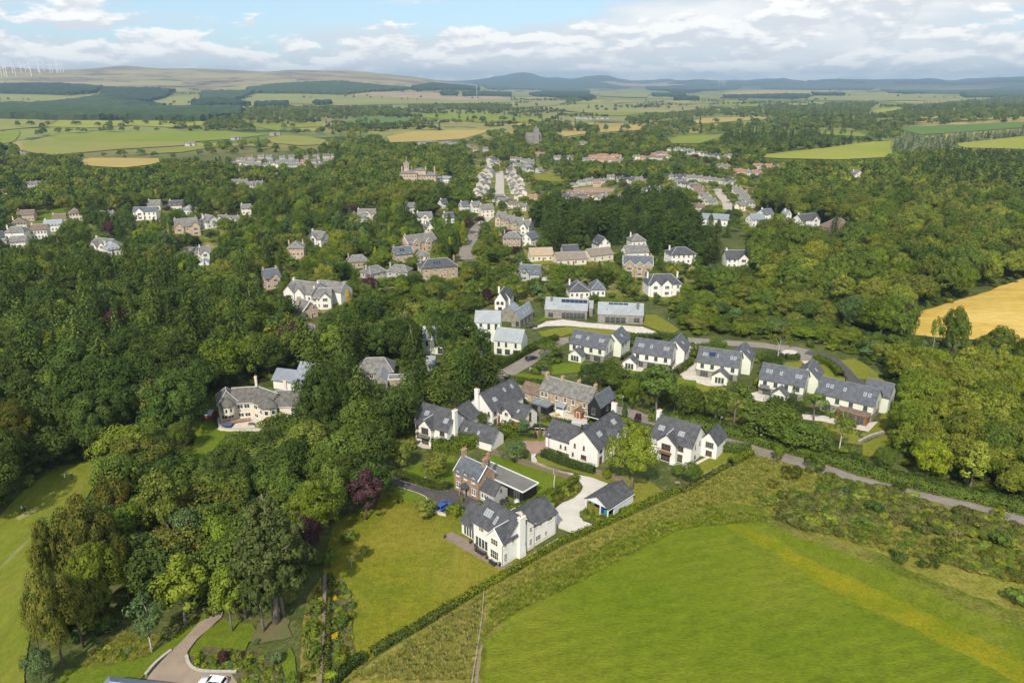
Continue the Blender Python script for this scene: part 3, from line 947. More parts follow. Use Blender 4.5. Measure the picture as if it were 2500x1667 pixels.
class House:
 """frame: x runs along the front (seen left to right), y away from the front; the origin is the front's right-hand ground corner"""

 def __init__(self, name, label, o, rz, group=None, cat='house'):
  self.o = Vector((o[0], o[1],0))
  self.rz = rz
  self.root = thing(name, label, cat, self.o, rz, group)
  self.fr = (0.0,0.0,0.0)
  self.pts = []

 def frame(self, x=0.0, y=0.0, rz=0.0):
  self.fr = (x, y, rz)
  return self

 def put(self, mb, name, m, parent=None, label=None):
  if parent is None:
   o = mb.build(name, m, self.root, (self.fr[0], self.fr[1],0), self.fr[2])
  else:
   o = mb.build(name, m, parent)
  if label:
   o['label'] = label
  return o

 def world(self, x, y, z=0):
  c, s = math.cos(self.fr[2]), math.sin(self.fr[2])
  X, Y = self.fr[0] + c * x - s * y, self.fr[1] + s * x + c * y
  c, s = math.cos(self.rz), math.sin(self.rz)
  return Vector((self.o.x + c * X - s * Y, self.o.y + s * X + c * Y, z))

 def block(self, x0, x1, y0, y1, h, rise, axis='x', wall=None, roof=None, over=0.35, hip=False, z0=-0.3, ridge=None, verge=None, gable_over=None, thick=0.16, flat=None, base=None):
  wall = wall or M_WHITE
  roof = roof or M_SLATE
  xm, ym = (x0 + x1) / 2,(y0 + y1) / 2
  e = 0.012
  for X in (x0, x1):
   for Y in (y0, y1):
    self.pts += [self.world(X, Y, 0.6), self.world(X, Y, h)]
  c = self.world(xm, ym)
  FOOT.append((c.x, c.y, 0.5 * math.hypot(x1 - x0, y1 - y0) + 0.8))
  mb = MB()
  if flat:
   mb.box(x0, x1, y0, y1, z0, h)
   wo_ = self.put(mb, 'wall', wall)
   q = MB().box(x0 - over, x1 + over, y0 - over, y1 + over, h + 0.002, h + 0.28)
   r_ = self.put(q, 'roof', roof)
   if flat != 1:
    k = MB()
    t = 0.14
    a, b, c_, d = x0 - over - .02, x1 + over + .02, y0 - over - .02, y1 + over + .02
    k.box(a, b, c_, c_ + t, h + .15, h + .42).box(a, b, d - t, d, h + .15, h + .42).box(a, a + t, c_ + t, d - t, h + .15, h + .42).box(b - t, b, c_ + t, d - t, h + .15, h + .42)
    self.put(k, 'roof_edge', flat, r_)
   return wo_, r_
  if hip:
   mb.box(x0, x1, y0, y1, z0, h - e)
  elif axis == 'x':
   mb.add([(x0, y0, z0),(x1, y0, z0),(x1, y1, z0),(x0, y1, z0),(x0, y0, h - e),(x1, y0, h - e),(x1, y1, h - e),(x0, y1, h - e),(x0, ym, h + rise - e),(x1, ym, h + rise - e)],
    [(0,3,2,1),(0,1,5,4),(2,3,7,6),(1,2,6,9,5),(3,0,4,8,7),(4,5,9,8),(6,7,8,9)])
  else:
   mb.add([(x0, y0, z0),(x1, y0, z0),(x1, y1, z0),(x0, y1, z0),(x0, y0, h - e),(x1, y0, h - e),(x1, y1, h - e),(x0, y1, h - e),(xm, y0, h + rise - e),(xm, y1, h + rise - e)],
    [(0,3,2,1),(0,1,5,8,4),(2,3,7,9,6),(1,2,6,5),(3,0,4,7),(5,6,9,8),(7,4,8,9)])
  wo_ = self.put(mb, 'wall', wall)
  g = over if gable_over is None else gable_over
  if hip:
   ax, bx, ay, by = x0 - over, x1 + over, y0 - over, y1 + over
   half = min(bx - ax, by - ay) / 2
   z1, zt = h - over * rise / half + 0.02, h + rise
   if bx - ax >= by - ay:
    ra, rb = (ax + half * hip, (ay + by) / 2, zt),(bx - half * hip, (ay + by) / 2, zt)
    fc = [(0,1,5,4),(2,3,4,5),(1,2,5),(3,0,4)]
   else:
    ra, rb = ((ax + bx) / 2, ay + half * hip, zt),((ax + bx) / 2, by - half * hip, zt)
    fc = [(0,1,4),(1,2,5,4),(2,3,5),(3,0,4,5)]
   v = [(ax, ay, z1),(bx, ay, z1),(bx, by, z1),(ax, by, z1), ra, rb]
   q = MB().add(v + [(x, y, z + thick) for x, y, z in v],[tuple(i + 6 for i in f) for f in fc] + [(0,1,7,6),(1,2,8,7),(2,3,9,8),(3,0,6,9),(0,3,2,1)])
   r_ = self.put(q, 'roof', roof)
   if ridge:
    k = MB()
    tb = [Vector(p) + Vector((0,0, thick + 0.03)) for p in v]
    k.tube([tb[4], tb[5]],0.11,5)
    for a, b in ([(0,4),(3,4),(1,5),(2,5)] if bx - ax >= by - ay else [(0,4),(1,4),(2,5),(3,5)]):
     k.tube([tb[a], tb[b]],0.09,5)
    self.put(k, 'ridge_tiles', ridge, r_)
   return wo_, r_
  q = MB()
  if axis == 'x':
   half = (y1 - y0) / 2
   sl = rise / half
   for sg, ye in ((-1, y0),(1, y1)):
    yo = ye + sg * over
    zo = h - over * sl
    p = [(x0 - g, yo, zo),(x1 + g, yo, zo),(x1 + g, ym, h + rise),(x0 - g, ym, h + rise)]
    if sg > 0:
     p = [p[1], p[0], p[3], p[2]]
    q.hexa(p + [(a, b, z + thick) for a, b, z in p])
   rl = [(x0 - g - .02, ym, h + rise + thick),(x1 + g + .02, ym, h + rise + thick)]
  else:
   half = (x1 - x0) / 2
   sl = rise / half
   for sg, xe in ((-1, x0),(1, x1)):
    xo = xe + sg * over
    zo = h - over * sl
    p = [(xo, y1 + g, zo),(xo, y0 - g, zo),(xm, y0 - g, h + rise),(xm, y1 + g, h + rise)]
    if sg > 0:
     p = [p[1], p[0], p[3], p[2]]
    q.hexa(p + [(a, b, z + thick) for a, b, z in p])
   rl = [(xm, y0 - g - .02, h + rise + thick),(xm, y1 + g + .02, h + rise + thick)]
  r_ = self.put(q, 'roof', roof)
  if ridge:
   self.put(MB().tube(rl, 0.12,5), 'ridge_tiles', ridge, r_)
  if verge:
   for end in (-1,1):
    k = MB()
    q_ = []
    for sg in (-1,0,1):
     zz = h + rise + thick / 2 if sg == 0 else h - over * sl + thick / 2
     if axis == 'x':
      q_.append(((x0 - g - .05) if end < 0 else (x1 + g + .05), ym if sg == 0 else (y0 - over if sg < 0 else y1 + over), zz))
     else:
      q_.append((xm if sg == 0 else (x0 - over if sg < 0 else x1 + over),(y0 - g - .05) if end < 0 else (y1 + g + .05), zz))
    k.tube(q_, 0.13,4)
    self.put(k, 'bargeboard', verge, r_)
  return wo_, r_

 def window(self, face, at, c, z, w=1.1, h=1.25, nx=2, ny=2, fm=None, wall=0.0, sill=True, gm=None, name='window'):
  """face F/B/L/R; at: coordinate of the wall plane; c: centre along the wall"""
  fm = fm or M_FRAME_W

  def mk():
   t = 0.075
   k = MB()
   k.box(-w / 2, w / 2,-0.06,0.02,0, t).box(-w / 2, w / 2,-0.06,0.02, h - t, h)
   k.box(-w / 2,-w / 2 + t, -0.06,0.02, t, h - t).box(w / 2 - t, w / 2,-0.06,0.02, t, h - t)
   for i in range(1, nx):
    x = -w / 2 + w * i / nx
    k.box(x - .035, x + .035,-0.05,0.02, t, h - t)
   for j in range(1, ny):
    zz = h * j / ny
    k.box(-w / 2 + t, w / 2 - t, -0.045,0.018, zz - .03, zz + .03)
   if sill:
    k.box(-w / 2 - .1, w / 2 + .1,-0.14,0.02,-0.12,-0.003)
   return k

  def mesh(key, k, m_):
   me = bpy.data.meshes.new(key[0])
   me.from_pydata(k.v, [], k.f)
   me.materials.append(m_)
   return me
  key = ('frame', round(w, 2), round(h, 2), nx, ny, fm.name, sill)
  me = shared(key, lambda: mesh((name,), mk(), fm))
  o = bpy.data.objects.new(name, me)
  COL.objects.link(o)
  o.parent = self.root
  rz = {'F': 0, 'R': math.pi / 2, 'B': math.pi, 'L': -math.pi / 2}[face]
  x, y = (c, at) if face in 'FB' else (at, c)
  cc, ss = math.cos(self.fr[2]), math.sin(self.fr[2])
  o.location = (self.fr[0] + cc * x - ss * y, self.fr[1] + ss * x + cc * y, z)
  o.rotation_euler = (0,0, rz + self.fr[2])
  gk = ('pane', round(w, 2), round(h, 2),(gm or M_GLASS).name)
  gme = shared(gk, lambda: mesh(('pane',), MB().box(-w / 2 + .06, w / 2 - .06,-0.025,0.015,.06, h - .06), gm or M_GLASS))
  p = bpy.data.objects.new('pane', gme)
  COL.objects.link(p)
  p.parent = o
  return o

 def door(self, face, at, c, w=1.0, h=2.1, m=None, z=0.05, name='door', handle=True):
  k = MB().box(-w / 2, w / 2,-0.06,0.02,0, h)
  for i in range(2):
   k.box(-w / 2 + .12 + i * w / 2 * .9,-w / 2 + .12 + i * w / 2 * .9 + w * .3,-0.085,-0.055, h * .1, h * .45)
  o = k.build(name, m or M_REDTIMBER, self.root)
  rz = {'F': 0, 'R': math.pi / 2, 'B': math.pi, 'L': -math.pi / 2}[face]
  x, y = (c, at) if face in 'FB' else (at, c)
  cc, ss = math.cos(self.fr[2]), math.sin(self.fr[2])
  o.location = (self.fr[0] + cc * x - ss * y, self.fr[1] + ss * x + cc * y, z)
  o.rotation_euler = (0,0, rz + self.fr[2])
  f = MB().box(-w / 2 - .1,-w / 2,-0.07,.02,0, h + .1).box(w / 2, w / 2 + .1,-0.07,.02,0, h + .1).box(-w / 2, w / 2,-0.07,.02, h, h + .1)
  f.build('door_frame', M_FRAME_W, o)
  return o

 def chimney(self, x, y, z0, z1, w=0.9, d=0.6, m=None, pots=2, cap=None):
  m = m or M_WHITE
  o = self.put(MB().box(x - w / 2, x + w / 2, y - d / 2, y + d / 2, z0, z1), 'chimney', m)
  self.put(MB().box(x - w / 2 - .08, x + w / 2 + .08, y - d / 2 - .08, y + d / 2 + .08, z1 + .002, z1 + .16), 'chimney_cap', cap or m, o)
  for i in range(pots):
   px = x + (i - (pots - 1) / 2) * (w / max(1, pots)) if w >= d else x
   py = y if w >= d else y + (i - (pots - 1) / 2) * (d / max(1, pots))
   self.put(MB().tube([(px, py, z1 + .163),(px, py, z1 + .55),(px, py, z1 + .6)],[0.14,0.11,0.14],7), 'chimney_pot', M_POT, o)
  self.pts.append(self.world(x, y, z1))
  return o

 def skylight(self, blk, axis, side, c, t, w=0.78, h=1.2, solar=False, fm=None):
  """blk (x0,x1,y0,y1,h,rise); c along the ridge; t from eaves (0) to ridge (1) of the light's centre"""
  x0, x1, y0, y1, hh, rise = blk
  half = ((y1 - y0) if axis == 'x' else (x1 - x0)) / 2
  ang = math.atan2(rise, half)
  d = half * (1 - t)
  z = hh + rise * t + 0.16 / math.cos(ang) * 0.0 + 0.16
  if axis == 'x':
   pos = Vector((c, (y0 + y1) / 2 + side * d, z))
   up = Vector((0,-side * math.cos(ang), math.sin(ang)))
   al = Vector((1,0,0))
  else:
   pos = Vector(((x0 + x1) / 2 + side * d, c, z))
   up = Vector((-side * math.cos(ang),0, math.sin(ang)))
   al = Vector((0,1,0))
  nn = al.cross(up)
  if nn.z < 0:
   nn = -nn

  def bx(k, a0, a1, b0, b1, n0, n1):
   p = [pos + al * a + up * b + nn * n for n in (n0, n1) for a, b in ((a0, b0),(a1, b0),(a1, b1),(a0, b1))]
   if al.cross(up).z < 0:
    p = [p[1], p[0], p[3], p[2], p[5], p[4], p[7], p[6]]
   k.hexa([tuple(q) for q in p])
  k = MB()
  t_ = 0.07
  nm = 'solar_panel' if solar else 'rooflight'
  f = MB()
  for a in ((-w / 2, w / 2,-h / 2,-h / 2 + t_),(-w / 2, w / 2, h / 2 - t_, h / 2),(-w / 2,-w / 2 + t_, -h / 2 + t_, h / 2 - t_),(w / 2 - t_, w / 2,-h / 2 + t_, h / 2 - t_)):
   bx(f, *a, -0.05,0.10)
  o = self.put(f, nm, fm or (M_FRAME_G if solar else M_TRIM))
  bx(k, -w / 2 + .05, w / 2 - .05,-h / 2 + .05, h / 2 - .05,-0.04,0.07)
  self.put(k, 'panel_glass' if solar else 'pane', M_SOLAR if solar else M_SKYGLASS, o)
  return o

 def gutter(self, p, q, r=0.06, m=None):
  return self.put(MB().tube([p, q], r, 5), 'gutter', m or M_FRAME_G)

 def pipe(self, x, y, z0, z1, m=None):
  return self.put(MB().tube([(x, y, z0),(x, y, z1)],0.045,5), 'downpipe', m or M_FRAME_G)

 def done(self, seen=True, pad=0.0):
  if seen and self.pts:
   pr = [proj(*p) for p in self.pts]
   xs = [p[0] for p in pr]
   ys = [p[1] for p in pr]
   a, b, c, d = min(xs), max(xs), min(ys), max(ys)
   w = (b - a) * 0.04
   hh = (d - c) * 0.10
   SEEN.append(([(a + w, c),(b - w, c),(b - w, d - hh * (1 + pad * 5)),(a + w, d - hh * (1 + pad * 5))], self.o.y))
  return self

def front(a, b):
 """origin, turn and length of a front between two pixels (left, right)"""
 A, B = G(a), G(b)
 d = B - A
 return B, math.atan2(d.y, d.x), d.length

N0 = G(C2(1324,778))
h = House('white_house', 'large white house with grey roofs and tall white chimney on the dry lawn', N0, R(-45), cat='house')
bm_ = (-9.4,0,0.9,8.6,5.3,3.5)
h.block(*bm_, 'x', over=0.3, ridge=M_SLATE)
h.block(-4.1,0.05,-0.3,4.75,5.25,2.3, 'y', over=0.3, ridge=M_TRIM, verge=M_FRAME_W, gable_over=0.12)
h.block(-14.0,-9.4,1.7,7.6,2.9,3.3, 'x', over=0.35, ridge=M_SLATE)
wing = (-6.8,-0.12,8.62,15.4,5.0,2.15)
h.block(*wing, 'y', over=0.3, ridge=M_SLATE)
h.block(-9.4,-6.8,8.62,12.5,2.8,0, flat=M_TRIM, roof=M_SLATE, over=0.1)
h.chimney(0.36,4.65,-0.3,8.9,0.7,1.5, M_WHITE, 2)
h.put(MB().hexa([(-.03,3.7,-.3),(0.82,3.7,-.3),(0.82,5.6,-.3),(-.03,5.6,-.3),(-.03,3.85,2.2),(0.72,3.85,2.2),(0.72,5.45,2.2),(-.03,5.45,2.2)]), 'chimney_base', M_WHITE)
h.window('F', -0.3,-2.1,0.75,2.2,1.9,4,2, M_FRAME_C)
h.window('F', -0.3,-2.1,3.85,1.9,1.35,3,2, M_FRAME_C)
h.window('F', 0.9,-7.1,4.0,1.35,1.15,3,2, M_FRAME_C)
for c in (-8.4,-7.5,-6.6,-5.7):
 h.window('F', 0.9, c, 0.15,0.85,2.3,1,1, M_FRAME_W, sill=False, name='glazed_door')
for c in (-12.9,-12.1,-11.3,-10.5):
 h.window('F', 1.7, c, 0.2,0.75,2.2,1,1, M_FRAME_W, sill=False, name='glazed_door')
h.window('R', 0.05,0.55,0.7,0.75,1.9,2,3, M_FRAME_C)
h.window('R', 0.05,0.55,3.9,0.7,1.1,2,2, M_FRAME_C)
h.window('R', 0.05,2.6,3.9,0.65,1.1,2,2, M_FRAME_C)
h.window('R', 0.0,7.6,4.0,0.75,1.2,2,2, M_FRAME_C)
h.window('R', 0.0,7.6,0.9,0.75,1.6,2,3, M_FRAME_C)
h.window('R', 0.0,6.15,0.7,0.5,1.8,1,3, M_FRAME_C)
h.window('R', 0.0,6.1,6.6,0.5,0.6,1,1, M_FRAME_G)
h.window('R', -0.12,9.1,4.3,0.45,1.0,1,2, M_FRAME_C)
h.window('R', -0.12,10.6,4.0,0.8,1.1,2,2, M_FRAME_C)
h.window('R', -0.12,13.4,3.9,1.5,1.2,4,2, M_FRAME_C)
h.window('R', -0.12,9.9,1.0,1.5,1.2,3,2, M_FRAME_C)
h.window('R', -0.12,12.2,1.0,0.7,1.1,2,2, M_FRAME_C)
for c in (-7.75,-7.05,-6.35):
 h.skylight(bm_, 'x', -1, c, 0.52,0.6,1.5)
h.skylight(bm_, 'x', -1,-4.55,0.42,0.6,1.7)
h.skylight((-4.1,0.05,-0.3,4.75,5.25,2.3), 'y', 1,3.6,0.62,0.6,1.4)
h.gutter((-9.6,0.55,5.15),(-4.5,0.55,5.15))
h.gutter((0.25,8.8,5.2),(0.25,15.1,5.2))
h.gutter((-14.3,1.28,2.68),(-9.6,1.28,2.68))
h.pipe(-9.5,0.85,0,5.0)
h.pipe(0.1,-0.34,0,5.0)
h.pipe(-0.05,8.7,0,5.1)
h.pipe(-0.06,15.06,0,5.1)
h.done()

G0 = G(C4(1478,1068))
_, rzg, lg = front(C4(1335,1010), C4(1478,1068))
h = House('garage', 'white boarded garage with open bay and grey pitched roof beside the pale drive', G0, R(-44), cat='garage')
h.block(-6.2,0,2.2,9.2,2.4,1.75, 'y', wall=M_WHITEWOOD, over=0.25, ridge=M_SLATE, gable_over=0.1)
gk = MB()
sl = 1.75 / 3.1
for sg in (-1,1):
 xe = -3.1 + sg * (3.1 + .25)
 p = [(xe, 2.08,2.4 - .25 * sl),(xe, -0.3,2.4 - .25 * sl),(-3.1,-0.3,4.15),(-3.1,2.08,4.15)]
 if sg > 0:
  p = [p[1], p[0], p[3], p[2]]
 gk.hexa(p + [(a, b, z + .16) for a, b, z in p])
h.put(gk, 'porch_roof', M_SLATE)
h.put(MB().add([(-6.1,0,2.3),(-0.1,0,2.3),(-3.1,0,4.08),(-6.1,.12,2.3),(-0.1,.12,2.3),(-3.1,.12,4.08)],[(0,1,2),(3,5,4),(0,3,4,1),(1,4,5,2),(2,5,3,0)]), 'gable_board', M_WHITEWOOD)
for x in (-6.05,-2.2,-0.15):
 h.put(MB().box(x - .1, x + .1,.0,.2,-0.2,2.29), 'post', M_FRAME_W)
h.put(MB().box(-5.3,-3.5,2.1,2.19,0,2.15), 'garage_door', M_DARK)
h.put(MB().box(-1.9,-0.3,2.1,2.19,0,2.1), 'garage_door', M_DARK)
h.gutter((0.3,-0.3,2.2),(0.3,9.2,2.2), m=M_FRAME_W)
h.done()

B0, rzb, lb = front(C4(443,868), C4(600,945))
h = House('brick_house', 'old red brick house with blue slate roof, three wall dormers and clay chimney pots', B0, rzb)
Lb = lb
bb = (-Lb, 0,0,5.6,4.9,2.6)
h.block(*bb, 'x', wall=M_BRICK, roof=M_SLATE_B, over=0.2, ridge=M_TRIM, verge=M_FRAME_W, gable_over=0.15)
for i, x in enumerate((-Lb * .83,-Lb * .5,-Lb * .17)):
 # wall dormers: small gable over each upper window
 w = 1.35
 d = MB()
 d.add([(x - w / 2,-.06,4.3),(x + w / 2,-.06,4.3),(x + w / 2,1.4,4.3),(x - w / 2,1.4,4.3),(x - w / 2,-.06,5.35),(x + w / 2,-.06,5.35),(x + w / 2,1.4,5.35),(x - w / 2,1.4,5.35),(x, -.06,5.95),(x, 1.4,5.95)],
  [(0,3,2,1),(0,1,5,8,4),(2,3,7,9,6),(1,2,6,5),(3,0,4,7),(5,6,9,8),(7,4,8,9)])
 dm = h.put(d, 'dormer', M_BRICK)
 q = MB()
 for sg in (-1,1):
  xe = x + sg * (w / 2 + .18)
  p = [(xe, 2.3,5.22),(xe, -.3,5.22),(x, -.3,5.97),(x, 2.3,5.97)]
  if sg > 0:
   p = [p[1], p[0], p[3], p[2]]
  q.hexa(p + [(a, b, z + .1) for a, b, z in p])
 h.put(q, 'dormer_roof', M_SLATE_B, dm)
 h.window('F', -.065, x, 3.95,0.85,1.15,2,2, M_FRAME_W)
for x in (-Lb * .83,-Lb * .17):
 for s in (-.33,.33):
  h.window('F', 0, x + s, 0.9,0.55,1.6,1,2, M_FRAME_W)
pr = h.put(MB().box(-Lb * .5 - 1.0,-Lb * .5 - .85,-1.3,-1.15,0,2.3).box(-Lb * .5 + .85,-Lb * .5 + 1.0,-1.3,-1.15,0,2.3).box(-Lb * .5 - 1,-Lb * .5 + 1,-1.3,-0.02,2.3,2.45), 'porch', M_BRICK)
q = MB()
q.add([(-Lb * .5 - 1.2,-1.5,2.45),(-Lb * .5 + 1.2,-1.5,2.45),(-Lb * .5 + 1.2,-.01,2.45),(-Lb * .5 - 1.2,-.01,2.45),(-Lb * .5,-1.1,3.3),(-Lb * .5,-.01,3.3)],[(0,3,2,1),(0,1,4),(1,2,5,4),(3,0,4,5),(2,3,5)])
h.put(q, 'porch_roof', M_SLATE, pr)
h.door('F', 0,-Lb * .5,1.0,2.1, mat('grey_blue_door', (0.07,0.08,0.11),0.4))
h.window('R', 0,2.8,3.3,0.8,1.2,2,2, M_FRAME_W)
h.chimney(-Lb + .45,2.8,6.5,9.2,0.7,1.2, M_BRICK, 3)
h.chimney(-.45,2.9,6.5,9.0,0.7,1.2, M_BRICK, 3)
h.chimney(-1.6,5.2,5.0,9.0,0.6,0.6, M_BRICK, 1)
h.block(0.02,4.4,0.6,5.0,2.6,1.9, 'x', wall=M_GREYREND, roof=M_SLATE, over=0.15, ridge=M_SLATE)
for s in (0.9,1.7,2.5):
 h.window('F', 0.6, s, 0.8,0.6,1.2,1,1, M_FRAME_W)
h.window('R', 4.4,2.8,2.7,0.6,0.7,1,1, M_FRAME_G)
h.block(-6.0,8.2,5.8,10.6,2.7,0, flat=M_FRAME_W, wall=M_BLACKWOOD, roof=mat('grey_felt', (0.165,0.16,0.15),0.9,(0.13,0.127,0.12),0.5,5,1), over=0.35)
h.window('F', 5.8,6.4,0.2,1.6,2.1,2,1, M_FRAME_G, sill=False, name='glazed_door')
h.gutter((-Lb - .2,-.27,4.72),(0.1,-.27,4.72))
h.pipe(-Lb * .66,-.1,0,4.7)
h.done()

def court_a():
 o, rz, ln = front(C4(180,530), C4(394,594))
 h = House('white_house', 'white house with front balcony and tall gable chimney west of the brick court', o, rz)
 b = (-ln, 0,0,8.4,5.1,3.6)
 h.block(*b, 'x', over=0.45, ridge=M_SLATE)
 h.block(-ln * .78,-ln * .40,-1.3,4.2,5.0,2.0, 'y', over=0.4, ridge=M_TRIM, gable_over=0.3)
 h.chimney(0.42,3.0,-0.3,9.5,0.85,1.3, M_WHITE, 2, M_WHITE)
 h.block(0.02,10.5,4.4,10.2,2.6,2.6, 'x', over=0.35, ridge=M_SLATE)
 h.block(-6.5,0.5,8.3,14.0,4.4,2.9, 'y', over=0.35, ridge=M_SLATE)
 x = -ln * .59
 h.window('F', -1.3, x, 2.95,2.2,1.9,3,1, M_FRAME_B, sill=False)
 h.window('F', -1.3, x, 0.2,2.2,2.1,3,1, M_FRAME_B, sill=False)
 bal = h.put(MB().box(x - 1.7, x + 1.7,-2.6,-1.32,2.6,2.8), 'balcony', M_FRAME_G)
 rl = MB()
 for i in range(12):
  xx = x - 1.65 + i * 0.3
  rl.box(xx - .02, xx + .02,-2.58,-2.54,2.8,3.8)
 rl.box(x - 1.7, x + 1.7,-2.6,-2.52,3.8,3.88)
 h.put(rl, 'railing', M_FRAME_B, bal)
 for xx, w in ((-ln * .91,1.1),(-ln * .15,1.5)):
  h.window('F', 0, xx, 3.2, w, 1.3,2,1, M_FRAME_B)
  h.window('F', 0, xx, 0.6, w, 1.6,2,1, M_FRAME_B)
 h.window('R', 0,6.4,3.4,.7,1.0,1,1, M_FRAME_B)
 for c, t in ((-ln * .80,.52),(-ln * .74,.52),(-ln * .17,.40),(-ln * .11,.40)):
  h.skylight(b, 'x', -1, c, t, .65,1.3)
 h.skylight((0.02,10.5,4.4,10.2,2.6,2.6), 'x', -1,2.2,.35,.6,1.0)
 h.skylight((0.02,10.5,4.4,10.2,2.6,2.6), 'x', -1,6.0,.35,.6,1.0)
 h.gutter((-ln - .3,-.48,4.85),(.2,-.48,4.85))
 h.done()

def court_b():
 o, rz, ln = front(C4(547,398), C4(697,452))
 h = House('white_house', 'white house with brown garage door and gable chimney with red pots beside the stone terrace', o, rz)
 b = (-ln, 0,0,13.5,5.1,3.9)
 h.block(*b, 'y', over=0.45, ridge=M_SLATE)
 h.chimney(-ln * .62,-0.35,-.3,9.9,1.3,0.75, M_WHITE, 2, M_WHITE)
 w = (0.02,8.0,3.2,9.4,3.6,2.6)
 h.block(*w, 'x', over=0.4, ridge=M_SLATE)
 h.block(1.2,4.2,2.7,6.3,4.0,1.3, 'y', over=0.25, gable_over=.2)
 h.put(MB().box(2.6,6.6,3.08,3.19,0.02,2.3), 'garage_door', M_REDTIMBER)
 h.window('F', 2.7,2.7,3.1,1.2,1.2,2,1, M_FRAME_C)
 h.window('R', 8.0,6.3,1.9,1.0,2.6,1,2, M_FRAME_B)
 h.window('R', 0,1.2,3.2,1.2,1.2,2,1, M_FRAME_B)
 h.window('R', 0,1.2,0.6,1.3,1.5,2,1, M_FRAME_B)
 h.put(MB().box(0.01,0.07,2.4,3.15,0.0,2.5), 'front_door', M_REDTIMBER)
 h.window('F', 0,-1.2,3.3,.6,1.0,1,1, M_FRAME_B)
 for c, t in ((2.6,.40),(3.4,.40),(8.2,.62),(11.5,.62)):
  h.skylight(b, 'y', 1, c, t, .65,1.2)
 h.skylight(w, 'x', -1,5.4,.4,.6,1.0)
 h.gutter((.48,-.4,4.8),(.48,3.0,4.8))
 h.done()

def court_c():
 o, rz, ln = front(C4(1214,655), C4(1405,719))
 h = House('white_house', 'white house with broad plain gable and lower wing behind the clipped dark hedge', o, rz)
 b = (-ln, 0,0,14.5,4.9,3.7)
 h.block(*b, 'y', over=0.4, ridge=M_SLATE)
 h.block(-ln - 8.0,-ln - 0.02,1.5,8.5,3.3,3.0, 'x', over=0.35, ridge=M_SLATE)
 h.block(-5.0,1.0,5.5,9.5,5.1,2.2, 'x', over=0.35, ridge=M_SLATE)
 h.chimney(-ln * .5,14.9,-.3,10.4,1.3,0.75, M_WHITE, 2, M_WHITE)
 h.window('F', 0,-ln * .80,3.3,.5,1.1,1,1, M_FRAME_B)
 h.window('F', 0,-ln * .48,3.4,.5,1.1,1,1, M_FRAME_B)
 h.window('F', 0,-ln * .48,.9,1.5,1.1,3,1, M_FRAME_B)
 h.window('F', 0,-ln * .86,.9,.5,.9,1,1, M_FRAME_B)
 for x in (-ln - 2.0,-ln - 3.4):
  h.window('F', 1.5, x, 1.0,.5,.9,1,1, M_FRAME_B)
 for y in (1.5,4.0):
  h.window('R', 0, y, 3.3,1.0,1.3,2,1, M_FRAME_B)
 h.window('R', 0,1.5,.3,1.3,2.0,2,1, M_FRAME_B)
 h.window('R', 1.0,7.5,.4,1.6,2.0,2,1, M_FRAME_B)
 h.window('R', 1.0,7.5,3.3,1.4,1.4,2,1, M_FRAME_B)
 for c, t in ((3.4,.47),(4.3,.47),(11.0,.55),(11.9,.55)):
  h.skylight(b, 'y', 1, c, t, .7,1.3)
 h.gutter((.44,-.3,4.6),(.44,14.6,4.6))
 h.done()

def court_d():
 o, rz, ln = front(C4(1766,631), C4(2032,712))
 h = House('white_house', 'white house with timber framed windows and small balcony gable, next to the country road', o, rz)
 b = (-ln, 0,0,8.6,5.2,3.9)
 h.block(*b, 'x', over=0.4, ridge=M_SLATE)
 h.block(-ln * .80,-ln * .80 + 5.0,-1.5,4.3,5.0,2.3, 'y', over=0.4, ridge=M_TRIM, gable_over=.3)
 h.block(-0.5,3.9,6.6,12.5,4.4,2.5, 'y', over=0.35, ridge=M_SLATE)
 h.chimney(-ln - .38,4.3,-.3,10.2,0.8,1.3, M_WHITE, 2, M_WHITE)
 x = -ln * .80 + 2.5
 h.window('F', -1.5, x, 3.0,2.4,1.8,3,2, M_FRAME_B, sill=False)
 h.window('F', -1.5, x, 0.2,2.4,2.1,3,2, M_FRAME_B, sill=False)
 bal = h.put(MB().box(x - 1.6, x + 1.6,-2.6,-1.52,2.6,2.8), 'balcony', M_FRAME_B)
 rl = MB()
 for i in range(11):
  xx = x - 1.55 + i * 0.31
  rl.box(xx - .02, xx + .02,-2.58,-2.54,2.8,3.75)
 rl.box(x - 1.6, x + 1.6,-2.6,-2.52,3.75,3.83)
 h.put(rl, 'railing', M_FRAME_B, bal)
 h.window('F', 0,-3.0,3.2,2.0,1.3,3,1, M_FRAME_B)
 h.window('F', 0,-3.0,.2,1.8,2.1,2,2, M_FRAME_B, sill=False)
 h.window('R', 0,2.6,.9,.9,.9,2,1, M_FRAME_B)
 for y in (2.4,5.2):
  h.window('R', 0, y, 3.6,.45,1.0,1,1, M_FRAME_B)
 h.window('F', 6.6,2.0,2.9,2.0,1.4,4,2, M_FRAME_G)
 h.window('F', 6.6,2.0,.6,1.6,1.4,3,1, M_FRAME_B)
 for c in (-ln + 1.3,-ln + 2.1,-3.9,-3.1):
  h.skylight(b, 'x', -1, c, .42 if c < -6 else .40,.7,1.3)
 h.gutter((-ln - .2,-.44,4.95),(.2,-.44,4.95))
 h.done()

court_a()
court_b()
court_c()
court_d()

